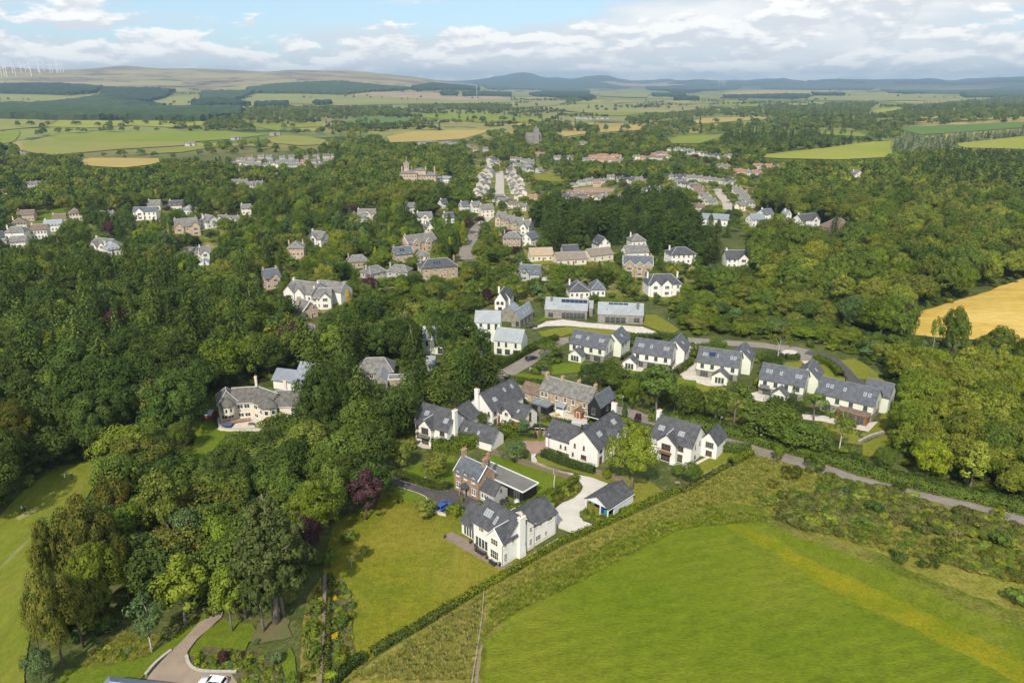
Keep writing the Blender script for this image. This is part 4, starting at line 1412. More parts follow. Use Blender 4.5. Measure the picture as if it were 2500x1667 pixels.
o, rz, ln = front(C4(1014,302), C4(1352,397))
h = House('stone_terrace', 'long sandstone terrace with grey slate roof and four chimneys on its ridge', o, rz, cat='terrace row')
b = (-ln, 0,0,7.0,5.0,3.0)
h.block(*b, 'x', wall=M_STONE, roof=M_SLATE_O, over=0.2, ridge=M_GREYREND)
for f_ in (0.01,.34,.66,.98):
 h.chimney(-ln + ln * f_ if f_ > .05 else -ln + .5,3.5,7.4,9.0,.7,1.0, M_STONE, 2)
for f_ in (.06,.14,.35,.52,.68,.90):
 h.window('F', 0,-ln + ln * f_, 3.1,.95,1.4,1,2, M_FRAME_W)
for f_ in (.07,.36,.60,.93):
 h.window('F', 0,-ln + ln * f_, .7,1.0,1.5,2,2, M_FRAME_W)
h.door('F', 0,-ln + ln * .26,.95,2.0, M_FRAME_B)
p1 = h.put(MB().box(-ln * .52 - 1.3,-ln * .52 - 1.15,-1.9,-1.75,0,2.3).box(-ln * .52 + 1.15,-ln * .52 + 1.3,-1.9,-1.75,0,2.3).box(-ln * .52 - 1.3,-ln * .52 + 1.3,-1.9,-.02,0,.9), 'porch', M_FRAME_W)
h.put(MB().hexa([(-ln * .52 - 1.5,-2.1,2.2),(-ln * .52 + 1.5,-2.1,2.2),(-ln * .52 + 1.5,-.02,2.9),(-ln * .52 - 1.5,-.02,2.9),(-ln * .52 - 1.5,-2.1,2.3),(-ln * .52 + 1.5,-2.1,2.3),(-ln * .52 + 1.5,-.02,3.0),(-ln * .52 - 1.5,-.02,3.0)]), 'porch_roof', M_ALU, p1)
px = -ln * .17
h.block(px - 1.1, px + 1.1,-1.5,-.02,2.1,1.2, 'y', wall=M_REDTIMBER, roof=M_BROWNROOF, over=.25)
h.door('F', -1.5, px, .9,1.9, M_REDTIMBER)
h.block(-ln - 7.0,-ln - .02,.6,6.6,2.5,2.2, 'x', wall=M_STONE, roof=M_BROWNROOF, over=.2)
for x in (-ln - 1.8,-ln - 4.8):
 h.window('F', .6, x, .8,.9,1.2,2,2, M_FRAME_W)
h.done()

h = House('lean_to_shed', 'low dark shed with grey flat roof at the foot of the stone terrace', G(C4(1068,368)), rz, cat='shed')
h.block(-5.4,0,0,3.0,2.2,0, flat=M_FRAME_G, wall=M_BLACKWOOD, roof=M_ZINC, over=.15)
h.put(MB().box(-3.2,-2.2,-.05,.02,0,1.95), 'door', M_FRAME_G)
h.done()

o, rz, ln = front(C4(1338,428), C4(1424,452))
h = House('black_barn', 'black boarded barn house raised on posts with blue grey roof at the terrace end', o, rz, cat='barn')
b = (-ln, 0,0,8.6,5.6,2.9)
h.block(*b, 'y', wall=M_BLACKWOOD, roof=M_SLATE_B, over=.12, ridge=M_FRAME_G, z0=2.4)
h.block(-ln + .3,-.3,3.5,8.4,2.38,0, flat=1, wall=M_BLACKWOOD, roof=M_BLACKWOOD, over=0)
h.put(MB().box(-ln, 0,-.04,.16,2.2,2.4), 'beam', M_FRAME_W)
for x in (-ln + .1,-.1):
 h.put(MB().box(x - .1, x + .1,.0,.2,-.2,2.2), 'post', M_BLACKWOOD)
h.window('F', 0,-ln * .55,3.3,1.1,1.9,1,1, M_FRAME_G)
h.window('R', 0,4.0,3.6,.9,1.0,1,1, M_FRAME_G)
h.done()

def estate(a, b_, label, wing, ext, wallm=None, seen=True):
 o, rz, ln = front(a, b_)
 wallm = wallm or M_PALE
 h = House('estate_house', label, o, rz, group='pale estate houses with grey roofs')
 b = (-ln, 0,0,8.2,5.2,3.4)
 h.block(-ln + .1,-.1,.1,8.1,2.4,0, flat=1, wall=M_GREYSTONE, roof=M_GREYSTONE, over=0)
 h.block(*b, 'x', roof=M_SLATE_E, wall=wallm, over=.3, ridge=M_FRAME_G, z0=2.45)
 for f_ in (.13,.38,.62,.86):
  h.window('F', 0,-ln * f_, 3.2,1.1,1.4,2,1, M_FRAME_G)
 for f_ in (.2,.5,.8):
  h.window('F', .1,-ln * f_, .2,2.4,2.0,3,1, M_FRAME_G, sill=False, name='glazed_door')
 for y in (2.3,5.4):
  h.window('R', 0, y, 3.4,.8,1.4,1,1, M_FRAME_G)
 for c in (-ln * .86,-ln * .78,-ln * .55,-ln * .2,-ln * .12):
  h.skylight(b, 'x', -1, c, .5,.75,1.2)
 if wing == 'y':
  w = (-4.0,2.6,8.25,16.5,4.9,3.2)
  h.block(*w, 'y', roof=M_SLATE_E, wall=wallm, over=.3, ridge=M_FRAME_G)
  for y in (9.8,12.5):
   h.window('R', 2.6, y, 3.3,.7,1.4,1,1, M_FRAME_G)
  h.skylight(w, 'y', 1,12.0,.45,.75,1.1)
 elif wing == 'x':
  h.block(-5.0,1.8,9.0,16.0,5.0,3.0, 'x', roof=M_SLATE_E, wall=wallm, over=.3, ridge=M_FRAME_G)
 if ext:
  x0, x1, d = ext
  h.block(x0, x1,-d, -.02,2.4,1.9, 'y', roof=M_SLATE_E, wall=wallm, over=.25, ridge=M_FRAME_G)
  for i in (-1,0,1):
   h.window('F', -d, (x0 + x1) / 2 + i * .95,.3,.8,1.9,1,1, M_FRAME_G, sill=False, name='glazed_door')
 h.gutter((-ln - .2,-.34,4.95),(.2,-.34,4.95))
 h.done(seen)
 return h, ln, b

estate(C5(1493,612), C5(1728,657), 'pale green estate house with small front gable, nearest to the estate entrance lane', 'y', (-11.5,-6.8,3.4))
estate(C5(1915,676), C5(2172,716), 'white estate house with low glazed gable at its west corner', 'y', (-14.8,-10.2,3.4), M_WHITE)
h, ln, b = estate(C6(133,880), C6(412,924), 'pale estate house with dark solar panel beside the large paved patio', 'y', (-7.2,-2.4,3.6))
h.skylight(b, 'x', -1,-ln * .66,.55,3.0,1.7, True)
h.root.name = 'estate_house'
h, ln, b = estate(C6(551,1000), C6(850,1060), 'pale estate house with glass balcony and flue pipe, fourth along the estate row', 'y', (-8.0,-4.0,3.4))
h.put(MB().tube([(-ln * .55,4.1,8.4),(-ln * .55,4.1,10.0)],.13,8), 'flue', M_FRAME_G)
h.put(MB().box(-ln + .6,-ln + 3.4,-1.2,-.02,2.6,2.75).box(-ln + .6,-ln + 3.4,-1.2,-1.14,2.75,3.8), 'balcony', M_FRAME_G)
h, ln, b = estate(C6(936,1100), C6(1316,1198), 'longest pale estate house with flat timber garden room, last in the estate row', 'x', None)
h.put(MB().tube([(-ln * .6,4.1,8.4),(-ln * .6,4.1,10.2)],.15,8), 'flue', M_BLACKWOOD)
h.block(-8.2,-.4,-3.2,-.02,2.7,0, flat=M_TIMBER, wall=M_REDTIMBER, roof=M_BROWNROOF, over=.2)
for x in (-6.5,-4.3,-2.1):
 h.window('F', -3.2, x, .15,1.9,2.2,2,1, M_FRAME_G, sill=False, name='glazed_door')

def modern(name, label, a, b_, blk, axis, wall, roof, wins=(), sky=(), h0=None, over=.2, extra=None, cat='house'):
 o, rz, ln = front(a, b_)
 h = House(name, label, o, rz, cat=cat)
 wdt, hh, rise = blk
 b = (-ln, 0,0, wdt, hh, rise)
 h.block(*b, axis, wall=wall, roof=roof, over=over, ridge=M_TRIM)
 for f_, z, w, hg, nx in wins:
  h.window('F', 0,-ln * (1 - f_), z, w, hg, nx, 1, M_FRAME_G, sill=False)
 for c, t in sky:
  h.skylight(b, axis, -1 if axis == 'x' else 1,-ln * (1 - c) if axis == 'x' else c, t, .8,1.2)
 if extra:
  extra(h, ln, b)
 h.done('half hidden' not in label)
 if 'half hidden' in label:
  SEEN.append((poly(C5,[(515,430),(700,440),(700,500),(515,500)]), h.o.y))
 return h

modern('modern_house', 'tall narrow pale house with light grey roof standing above its neighbours', C5(857,508), C5(1027,512),(7.0,7.2,3.2), 'x', M_PALE, M_ALU,
 ((.24,4.6,1.0,2.2,1),(.55,4.6,1.0,2.2,1),(.84,4.6,1.0,2.2,1),(.5,1.6,2.0,2.0,2)))
modern('modern_house', 'pale cream house with light grey roof above the hedged lane corner', C5(985,592), C5(1168,612),(7.6,5.0,3.4), 'x', M_PALE, M_ALU,
 ((.18,2.9,.8,1.7,1),(.45,2.9,.8,1.7,1),(.8,2.9,.8,1.7,1),(.2,.2,1.8,2.0,2),(.5,.2,1.8,2.0,2),(.8,.2,1.8,2.0,2)))
modern('modern_house', 'long pale metal roofed house half hidden behind slender trees', C5(503,592), C5(905,600),(7.6,5.0,3.6), 'x', M_PALE, M_ALU,
 ((.08,2.9,.8,1.7,1),(.22,2.9,.8,1.7,1),(.36,2.9,.8,1.7,1),(.9,2.9,.8,1.7,1),(.3,.2,1.8,2.0,2)))

def m4(h, ln, b):
 h.block(-ln - 7.5,-ln - .02,5.0,11.0,3.2,3.2, 'y', wall=M_GREYSTONE, roof=M_ZINC, over=.15)
 h.block(-ln - 16,-ln - 7.6,4.0,9.0,2.4,0, flat=M_FRAME_G, wall=M_BLACKWOOD, roof=M_BROWNROOF, over=.2)
 for y in (2.0,5.5,9.0):
  h.window('R', 0, y, .3,1.6,2.2,2,1, M_FRAME_G, sill=False)

modern('modern_house', 'grey stone house with twin zinc gables beside the gravel forecourt', C5(1103,408), C5(1160,416),(13.0,3.2,3.4), 'y', M_GREYSTONE, M_ZINC, ((.7,.3,1.4,2.2,1),),((5.0,.4),(8.0,.4),(10.5,.4)), extra=m4)

def m5(h, ln, b):
 h.chimney(-ln + 2.2,3.2,4.2,7.6,.9,.9, M_FRAME_G, 0)
 h.block(.02,1.9,5.0,11.0,3.2,2.4, 'x', wall=M_GREYSTONE, roof=M_ALU, over=.15)
 for i in range(6):
  h.skylight(b, 'x', -1,-ln * .58 + i * 1.72,.74,1.7,1.6, True)
 h.put(MB().box(-ln * .6,-1.0,-.08,-.01,.2,2.6), 'glazed_front', M_DARK)
 for i in range(6):
  x = -ln * .6 + (ln * .6 - 1.0) * i / 6 + .9
  h.window('F', -.08, x, .2,1.7,2.3,1,1, M_FRAME_G, sill=False, name='glazed_door')

modern('modern_house', 'long pale roofed house with a strip of solar panels and dark glazed front', C5(1328,348), C5(1612,362),(8.5,3.6,3.6), 'x', M_GREYSTONE, M_ALU, ((.14,.4,2.0,1.9,2),),((.2,.4),(.5,.3)), extra=m5)

def m6(h, ln, b):
 h.chimney(-2.2,2.4,4.2,7.8,.9,.9, M_FRAME_G, 0)
 for i in range(4):
  h.skylight(b, 'x', -1,-ln * .72 + i * 1.9,.90,1.8,.9, True)
 for i in range(4):
  h.window('F', -.02,-ln * .84 + i * 2.0 + 1,.2,1.9,2.4,1,1, M_FRAME_G, sill=False, name='glazed_door')
 h.window('F', -.02,-2.4,.7,2.2,1.9,2,1, M_FRAME_G, sill=False)

modern('modern_house', 'long pale roofed house with dark chimney at its east end behind the forecourt', C5(1685,382), C5(1990,394),(8.5,3.6,3.4), 'x', M_GREYSTONE, M_ALU, (),((.2,.4),(.52,.3),(.72,.3)), extra=m6)

def m7(h, ln, b):
 h.block(-3.5,1.0,5.0,13.0,4.8,2.6, 'y', wall=M_WHITE, over=.3, ridge=M_SLATE)
 h.chimney(-ln + 1,4,7,9.6,.7,.7, M_WHITE, 2)

modern('villa', 'white villa with steep grey gable among trees behind the modern houses', C5(990,312), C5(1062,316),(9.0,5.0,3.4), 'y', M_WHITE, M_SLATE, ((.3,3.3,1.2,1.4,2),(.7,3.3,1.2,1.4,2),(.5,.6,1.6,1.8,2)), extra=m7)

def m8(h, ln, b):
 h.block(-ln - 7.5,-ln - .02,.5,7.0,3.0,2.4, 'x', wall=M_WHITE, roof=M_ZINC, over=.4)
 for i in range(4):
  h.window('F', -.0,-ln * .82 + i * 1.9,.2,1.7,2.4,1,1, M_FRAME_G, sill=False, name='glazed_door')

modern('modern_house', 'blue grey metal roofed house with glazed front behind the long white house', C7(1990,985), C7(2110,1000),(10.5,3.2,4.4), 'x', M_WHITE, M_ZINC, (),((.2,.5),(.5,.45),(.75,.6)), over=.5, extra=m8)

o, rz, ln = front(C5(105,772), C5(250,768))
h = House('courtyard_house', 'low stone house with hipped grey slate roof and walled courtyard in the trees', o, rz)
h.block(-ln - 2,2.5,0,8.5,2.7,3.2, hip=.7, wall=M_STONE, roof=M_SLATE_O, over=.4, ridge=M_TRIM)
h.block(-2.5,1.5,-8.0,-.02,2.4,2.2, 'y', wall=M_GREYSTONE, roof=M_ALU, over=.15)
h.block(1.6,7.5,-6.0,-2.0,2.3,0, flat=M_FRAME_W, wall=M_STONE, roof=M_SLATE_O, over=.1)
for x in (-ln, -ln + 2.5,-ln + 5):
 h.window('F', 0, x, .7,1.2,1.4,2,1, M_FRAME_W)
h.door('R', 1.5,-4,.9,2, M_DARK)
h.done()
for i, (a, b_) in enumerate(((C5(425,775), C5(500,775)),(C5(530,712), C5(585,708)))):
 o, rz, ln = front(a, b_)
 h = House('cabin', ['pale blue roofed cabin showing between dark trees', 'small pale roofed outbuilding beside the fence in the trees'][i], o, rz - .2, cat='cabin')
 h.block(-ln, 0,0,5.5,2.4,1.8, 'x', wall=M_GREYREND, roof=M_ALU, over=.2)
 h.window('F', 0,-ln / 2,.8,1.2,1.1,2,1, M_FRAME_W)
 h.door('F', 0,-ln * .2,.85,1.95, M_FRAME_G)
 h.done()

o = G(C7(2060,1205))
h = House('crescent_house', 'long curved white house with grey hipped roofs, two round bays and a stone terrace', o, 0)
segs = [(C7(1488,1190), C7(1600,1172),7.5),(C7(1600,1172), C7(1712,1165),7.5),(C7(1712,1165), C7(1800,1200),7.5),(C7(1800,1200), C7(2075,1190),8.0)]
for i, (a, b_, dp) in enumerate(segs):
 A, B = G(a), G(b_)
 d = B - A
 rz = math.atan2(d.y, d.x)
 h.frame(B.x - o.x, B.y - o.y, rz)
 ln = d.length
 ex = .3 if i else 0
 h.block(-ln - (0.9 if i else 0),.9,0, dp, 5.1,2.7, 'x', hip=.9 if i in (0,3) else False, wall=M_CREAM, roof=M_SLATE_W, over=.35, ridge=M_TRIM)
 for f_ in ((.3,.7) if ln < 12 else (.2,.42,.62,.85)):
  h.window('F', 0,-ln * f_, 3.2,1.5,1.25,2,1, M_FRAME_W)
  h.window('F', 0,-ln * f_, .7,1.5,1.2,2,1, M_FRAME_W)
 h.gutter((-ln, -.38,4.85),(.2,-.38,4.85), m=M_FRAME_W)

def bay(px, z0, z1, rad, rise):
 p = G(px)
 h.frame(p.x - o.x, p.y - o.y, 0)
 n = 8
 pts = [(rad * math.cos(2 * math.pi * (k + .5) / n), rad * math.sin(2 * math.pi * (k + .5) / n)) for k in range(n)]
 by = h.put(MB().prism(pts, z0, z1), 'bay', M_CREAM)
 k = MB()
 rr = rad + .35
 ring = [(rr * math.cos(2 * math.pi * (j + .5) / n), rr * math.sin(2 * math.pi * (j + .5) / n), z1 - .05) for j in range(n)]
 k.add(ring + [(0,0, z1 + rise)] + [(x, y, z - .15) for x, y, z in ring],[(j, (j + 1) % n, n) for j in range(n)] + [(n + 1 + (j + 1) % n, n + 1 + j, j, (j + 1) % n)[::-1] for j in range(n)][::1] + [tuple(range(2 * n, n, -1))])
 h.put(k, 'bay_roof', M_SLATE_W, by)
 ap = rad * math.cos(math.pi / n)
 for a in (-2,-3,-1):
  th = a * math.pi / 4
  h.fr = (p.x - o.x + ap * math.cos(th) * 0, p.y - o.y, th + math.pi / 2)
  for zz in ([.6,3.3] if z0 < 1 else [3.3]):
   h.window('F', -ap, 0, zz, 1.0 * rad / 2.3,1.3,1,1, M_FRAME_W)

bay(C7(1555,1190),2.6,5.3,1.7,2.2)
bay(C7(1828,1196),-.2,5.4,2.5,2.4)
h.frame()
p = G(C7(1722,1150)) - o
h.chimney(p.x, p.y + 4,6.5,10.2,.6,.6, M_CREAM, 1)
p = G(C7(1918,1165)) - o
h.chimney(p.x, p.y + 4,6.5,9.6,.8,.6, M_CREAM, 2)
h.done()

o, rz, ln = front(C7(1383,1190), C7(1430,1192))
h = House('garden_shed', 'small brown timber shed with grey roof on the lawn by the long white house', o, rz, cat='shed')
h.block(-ln, 0,0,3.4,2.0,.9, 'x', wall=M_REDTIMBER, roof=M_ALU, over=.15)
h.put(MB().box(-ln * .65,-ln * .3,-.05,.02,0,1.8), 'door', M_REDTIMBER)
h.done()

# villas among the trees
def villa(label, c, a, b_, dp, hh, rise, axis='x', wall=None, roof=None, hip=False, wins=4, storeys=2, chim=1, gables=(), fm=None, verge=None, name='villa', wing=None, turn=0.0, sky=0, solar=0):
 o, rz, ln = front(c(*a), c(*b_))
 wall = wall or M_WHITE
 roof = roof or M_SLATE
 h = House(name, label, o, rz + turn)
 b = (-ln, 0,0, dp, hh, rise)
 h.block(*b, axis, hip=hip, wall=wall, roof=roof, over=.35, ridge=M_TRIM, verge=verge)
 fm = fm or M_FRAME_W
 for i in range(wins):
  x = -ln * (i + .5) / wins
  for s in range(storeys):
   h.window('F', 0, x, .8 + s * 2.6,1.1,1.5,2,1, fm)
 for i in range(2):
  for s in range(storeys):
   h.window('R', 0, dp * (.3 + .4 * i),.8 + s * 2.6,.9,1.4,1,1, fm)
   h.window('L', -ln, dp * (.3 + .4 * i),.8 + s * 2.6,.9,1.4,1,1, fm)
 h.door('F', 0,-ln * .5 + .8,1.0,2.0, M_REDTIMBER) if wins % 2 == 0 else None
 for i in range(chim):
  x = -ln + .6 if i == 0 else -.6
  h.chimney(x, dp / 2, hh + rise * .5, hh + rise + .9,.6,.9, wall, 2)
 for g in gables:
  gx, gw = -ln * (1 - g[0]), g[1]
  h.block(gx - gw / 2, gx + gw / 2,-.9, dp * .45, hh - .05, gw * .5, 'y', wall=wall, roof=roof, over=.3, verge=verge, gable_over=.2)
  for s in range(storeys):
   h.window('F', -.9, gx, .8 + s * 2.6, gw * .45,1.5,3,1, fm)
 if wing:
  h.block(*wing, wall=wall, roof=roof, over=.3)
 for i in range(sky):
  h.skylight(b, axis, -1,-ln * (i + .7) / (sky + .4),.45,.8,1.2)
 for i in range(solar):
  h.skylight((-ln, 0,0, dp, hh, rise), axis, -1,-ln * .62 + i * 1.3,.5,1.2,2.4, True)
 h.done()
 return h

V = villa
V('stone villa with hipped grey roof carrying blue solar panels', C9,(500,925),(742,905),10,5.6,3.0, hip=.8, wall=M_STONE, chim=2, solar=3)
V('stone house with blue grey roof, next to the pale bungalow', C9,(320,812),(440,800),8,4.6,3.0, wall=M_STONE, roof=M_SLATE_B, wins=3, solar=2)
V('rambling stone house with stepped white edged gables', C9,(412,745),(598,715),9,5.4,3.4, wall=M_STONE_P, roof=M_SLATE_O, gables=((.25,4.5),(.7,4.0)), verge=M_FRAME_W, chim=2)
V('small pale bungalow with hipped roof below the rambling stone house', C9,(482,797),(556,790),6,2.7,2.2, hip=.7, roof=M_SLATE_O, wins=2, storeys=1, chim=0, name='bungalow')
V('narrow white house with tall grey roof beside a dark conifer', C9,(532,635),(578,632),11,5.4,3.0, 'y', roof=M_SLATE_O, wins=2)
V('low house with pale slate roof west of the stone villa', C9,(5,850),(140,840),8,3.4,2.6, wall=M_STONE, roof=M_SLATE_O, hip=.7, wins=3, storeys=1)
V('long low grey roofed house hidden in garden trees', C9,(155,925),(260,900),8,2.9,2.5, hip=.6, wall=M_GREYREND, roof=M_SLATE_O, wins=3, storeys=1, name='bungalow')
V('grey hipped bungalow behind the broad dark tree', C9,(262,905),(400,912),8,2.9,2.4, hip=.7, wall=M_GREYREND, roof=M_SLATE_O, wins=3, storeys=1, name='bungalow')
V('square stone villa with hipped grey roof between copper beeches', C9,(1045,700),(1165,702),9,5.2,2.6, hip=.8, wall=M_STONE, roof=M_SLATE_O, wins=4, chim=2)
V('white house with blue grey roof beside the square stone villa', C9,(1170,690),(1235,700),8,4.4,3.0, 'y', roof=M_SLATE_B, wins=2)
V('wide tan roofed bungalow with large glazed front', C9,(1232,800),(1385,795),9,3.2,3.0, wall=M_CREAM, roof=mat('tan_tile', (0.36,0.28,0.19),0.85,(0.31,0.24,0.16),.6,5,1), wins=4, storeys=1, chim=0, name='bungalow')
V('grey brown roofed bungalow east of the tan bungalow', C9,(1412,828),(1610,818),9,3.0,2.8, wall=M_CREAM, roof=mat('umber_tile', (0.22,0.185,0.15),0.85,(0.18,0.155,0.13),.6,5,1), wins=4, storeys=1, chim=0, name='bungalow')
V('cream bungalow with brown grey gabled roof under the dark conifers', C9,(1640,805),(1790,785),9,3.2,2.8, wall=M_CREAM, roof=MATS['umber_tile'], wins=3, storeys=1, chim=0, name='bungalow')
V('grey roofed bungalow behind the tan bungalow', C9,(1455,768),(1560,764),8,3.0,2.6, wall=M_GREYREND, roof=M_SLATE, wins=3, storeys=1, chim=0, name='bungalow')
V('steep gabled grey roofed house at the foot of the conifer wood', C9,(1690,728),(1770,722),9,3.4,3.8, 'y', roof=M_SLATE, wins=2, chim=0)
V('long grey roofed bungalow with white gable', C9,(1880,782),(2030,775),9,3.2,3.0, roof=M_SLATE_O, wins=3, storeys=1, chim=0, name='bungalow')
V('hipped grey house with tall white chimney above the bungalows', C9,(1915,702),(2012,698),9,3.4,3.2, hip=.9, roof=M_SLATE_O, wins=3, storeys=1)
V('big stone house with three white edged front gables', C9,(1858,900),(2050,905),10,5.8,3.4, wall=M_STONE, roof=M_SLATE_B, gables=((.2,5.0),(.55,4.0),(.85,4.0)), verge=M_FRAME_W, chim=2)
V('white house with hipped grey roof beside a yellow green conifer', C9,(2180,822),(2345,815),10,5.2,2.8, hip=.9, wins=5)
V('blue grey cross gabled house with small white chimney', C9,(1150,928),(1290,935),9,3.6,3.2, roof=M_SLATE_B, wins=3, gables=((.3,4.5),), wall=M_GREYREND)
V('white villa with three bay gables and grey roof', C5,(2025,205),(2245,200),10,5.4,3.2, hip=.7, gables=((.2,4.0),(.55,4.2)), wins=5, chim=2)
V('low grey hipped house with long white walls', C5,(1495,218),(1630,215),10,3.2,3.0, hip=.8, roof=M_SLATE, wins=4, storeys=1)
V('second grey hipped roof behind garden shrubs near the modern houses', C5,(1640,205),(1735,205),9,3.2,2.8, hip=.9, roof=M_SLATE_B, wins=3, storeys=1, chim=0)
V('white gabled house with grey roof in the trees of the east', C10,(340,985),(480,985),9,5.0,3.4, roof=M_SLATE, gables=((.78,5.0),), wins=4)
V('white house with twin gables standing by the east wood', C10,(848,712),(970,700),9,4.8,3.2, roof=M_SLATE, gables=((.7,4.6),), wins=3)
V('large brown house with high pyramid roof by the east wood', C10,(1060,752),(1200,740),12,3.2,5.0, hip=1.0, wall=M_STONE, roof=M_BROWNROOF, wins=4, storeys=1, chim=0)
V('blue roofed terrace with red door by the yew trees', C10,(515,705),(600,700),8,4.8,2.8, roof=M_ZINC, wins=4, chim=0)
V('white gabled house above the blue roofed terrace', C10,(595,665),(660,660),8,4.6,2.8, roof=M_SLATE_B, wins=2)
V('blue roofed house peeping from behind columnar yews', C10,(170,690),(350,700),9,4.0,2.8, roof=M_ZINC, wins=4, chim=0)
V('lone white house in the east woods with steep gable', C10,(1210,380),(1265,378),9,4.6,3.0, 'y', roof=M_SLATE_O, wins=2)
V('tiny blue roofed house by the wood edge', C10,(745,660),(778,658),6,4.0,2.6, 'y', roof=M_ZINC, wins=1)
# west side
V('pink stone house with slate mansard and tall narrow front', C7,(1948,112),(2058,108),9,7.2,2.4, hip=.6, wall=M_STONE_P, roof=M_SLATE_O, chim=2, wins=4)
V('sandstone house with blue roof beside a clipped dark conifer', C7,(1802,300),(1905,285),9,5.2,3.2, 'x', wall=M_STONE_P, roof=M_SLATE_B, wins=3, chim=2, gables=((.6,4.2),))
V('great rambling white house with many grey roofs and tall chimneys', C7,(1930,400),(2110,425),12,6.0,3.4, roof=M_SLATE_O, wins=6, chim=2, gables=((.2,5.5),(.6,4.5)), wing=(-5,8,9,17,5.6,3.2, 'x'))
V('white half timbered wing house with grey gables', C7,(2115,430),(2240,425),9,4.6,3.0, roof=M_SLATE_O, wins=4, chim=1, gables=((.7,4.5),))
V('red sandstone lodge with white edged gable', C7,(2050,505),(2150,480),8,3.8,3.2, 'y', wall=M_STONE_P, roof=M_SLATE_O, wins=2, verge=M_FRAME_W, chim=1)
V('long low white house with grey roof on the west slope', C7,(1268,92),(1375,85),8,3.0,2.2, roof=M_SLATE_O, wins=4, storeys=1, chim=0, name='bungalow')
V('white house with steep double roof on the west slope', C7,(1362,118),(1435,110),9,4.6,3.0, roof=M_SLATE_O, wins=3, gables=((.4,4.2),))
V('white garage block with pale hipped roof on the west slope', C7,(1342,170),(1425,166),7,2.8,2.2, hip=.6, roof=M_ALU, wins=3, storeys=1, chim=0)
V('sprawling white house with many pale roofs in the western trees', C8,(608,742),(730,755),11,4.4,3.2, roof=M_SLATE_O, wins=4, gables=((.3,5),(.8,5)))
V('white roofed wing house with grey gable in the western trees', C8,(735,770),(835,755),9,4.0,3.0, hip=.7, roof=M_ALU, wins=4)
V('stone manor with crow gables and tall chimneys in the west', C8,(1195,635),(1350,622),11,6.0,4.0, wall=M_STONE_P, roof=M_SLATE_O, wins=5, chim=2, gables=((.15,5),(.85,5)))
V('white gable house on the wooded west rise', C8,(1400,580),(1495,565),9,4.4,3.4, 'y', roof=M_SLATE_O, wins=3)
V('blue roofed white block on the wooded west rise', C8,(905,520),(1060,515),9,5.6,2.4, roof=M_SLATE_B, wins=5, chim=0, gables=((.3,5),))
V('white hall with pale hipped roof on the west rise', C8,(1240,488),(1325,484),9,3.8,2.6, hip=.8, roof=M_ALU, wins=4, chim=0)
V('grey gabled house on the west rise', C8,(1000,455),(1085,452),9,3.8,3.0, roof=M_SLATE_O, wins=3, wall=M_CREAM)
V('grey roofed pair behind the west rise trees', C8,(1140,458),(1232,456),9,4.0,2.8, roof=M_SLATE, wins=3, wall=M_CREAM)
V('small white house with flat dormer near the copper beech', C8,(1632,485),(1700,482),8,4.4,2.4, roof=M_SLATE_O, wins=2)
V('pale gabled house with grey roof east of the pink stone house', C8,(2080,690),(2170,700),9,4.4,3.4, roof=M_SLATE_O, wins=3, gables=((.5,4.5),))
V('brown roofed block beside the bright green slope', C8,(475,528),(558,522),10,5.0,2.8, hip=.8, wall=M_CREAM, roof=M_BROWNROOF, wins=4, chim=0)
for i, (x0, x1, yb, hh, w_, r_) in enumerate([(120,235,530,4.2, M_STONE_P, M_BROWNROOF),(85,185,592,4.6, M_CREAM, M_BROWNROOF),(45,175,682,6.6, M_WHITE, M_SLATE_O),(215,325,652,5.6, M_WHITE, M_BROWNROOF),
           (300,420,600,4.0, M_WHITE, M_ALU),(0,50,710,6.0, M_WHITE, M_SLATE),(75,180,718,4.0, M_WHITE, M_SLATE_O),(360,450,548,3.2, M_CREAM, M_BROWNROOF)]):
 V(['long brown roofed block curving round the bright green slope', 'brown roofed cream block in the far west', 'tall white flats with grey hipped roof', 'white flats with brown roof and dormers',
 'pale roofed terrace behind the brown roofed flats', 'white house at the western edge of the town', 'low white terrace in front of the tall flats', 'low brown roofed row below the green slope'][i],
 C8,(x0, yb),(x1, yb - 6),9, hh, 2.6, wall=w_, roof=r_, wins=5, hip=.6 if i in (2,1) else False, chim=1, storeys=2 if hh > 3.5 else 1)
# around the middle street
for i, (x0, x1, yb, hh, w_, r_, gb) in enumerate([(68,190,520,4.0, M_CREAM, M_SLATE_O, ((.5,5),)),(40,130,540,3.4, M_GREYREND, M_SLATE_O, ()),(470,570,545,4.2, M_WHITE, M_SLATE_O, ((.5,4.5),)),
            (400,460,478,4.4, M_WHITE, M_SLATE_O, ()),(640,680,450,4.2, M_WHITE, M_SLATE, ()),(655,720,545,3.8, M_WHITE, M_SLATE, ()),
            (900,985,505,5.8, M_CREAM, M_SLATE_O, ()),(845,900,472,4.6, M_WHITE, M_SLATE_O, ()),(775,820,470,4.4, M_WHITE, M_SLATE_B, ())]):
 V(['cream house with pale cross roof deep in the trees', 'grey low house in front of the cream cross roofed house', 'white house with wide front gable between tall yews', 'white gable house behind a copper beech',
 'small white house high among the trees', 'white cottage behind the columnar yews', 'tall stone terrace end facing the street', 'white hipped house by the street bend', 'blue roofed house above the street bend'][i],
 C9,(x0, yb),(x1, yb - 4),8, hh, 2.8, wall=w_, roof=r_, wins=3, gables=gb, chim=1)
for i, (x0, x1, yb) in enumerate([(992,1050,560),(1050,1110,585),(1100,1165,600),(1160,1220,618)]):
 V(['pink stone house heading the street of old villas', 'stone villa second down the old street', 'stone villa with paired gables on the old street', 'white ended villa lowest on the old street'][i],
 C9,(x0, yb),(x1, yb + 4),10,5.4,3.0, wall=[M_STONE_P, M_STONE, M_STONE, M_WHITE][i], roof=M_SLATE_O, wins=3, chim=2, gables=((.4,3.4),))

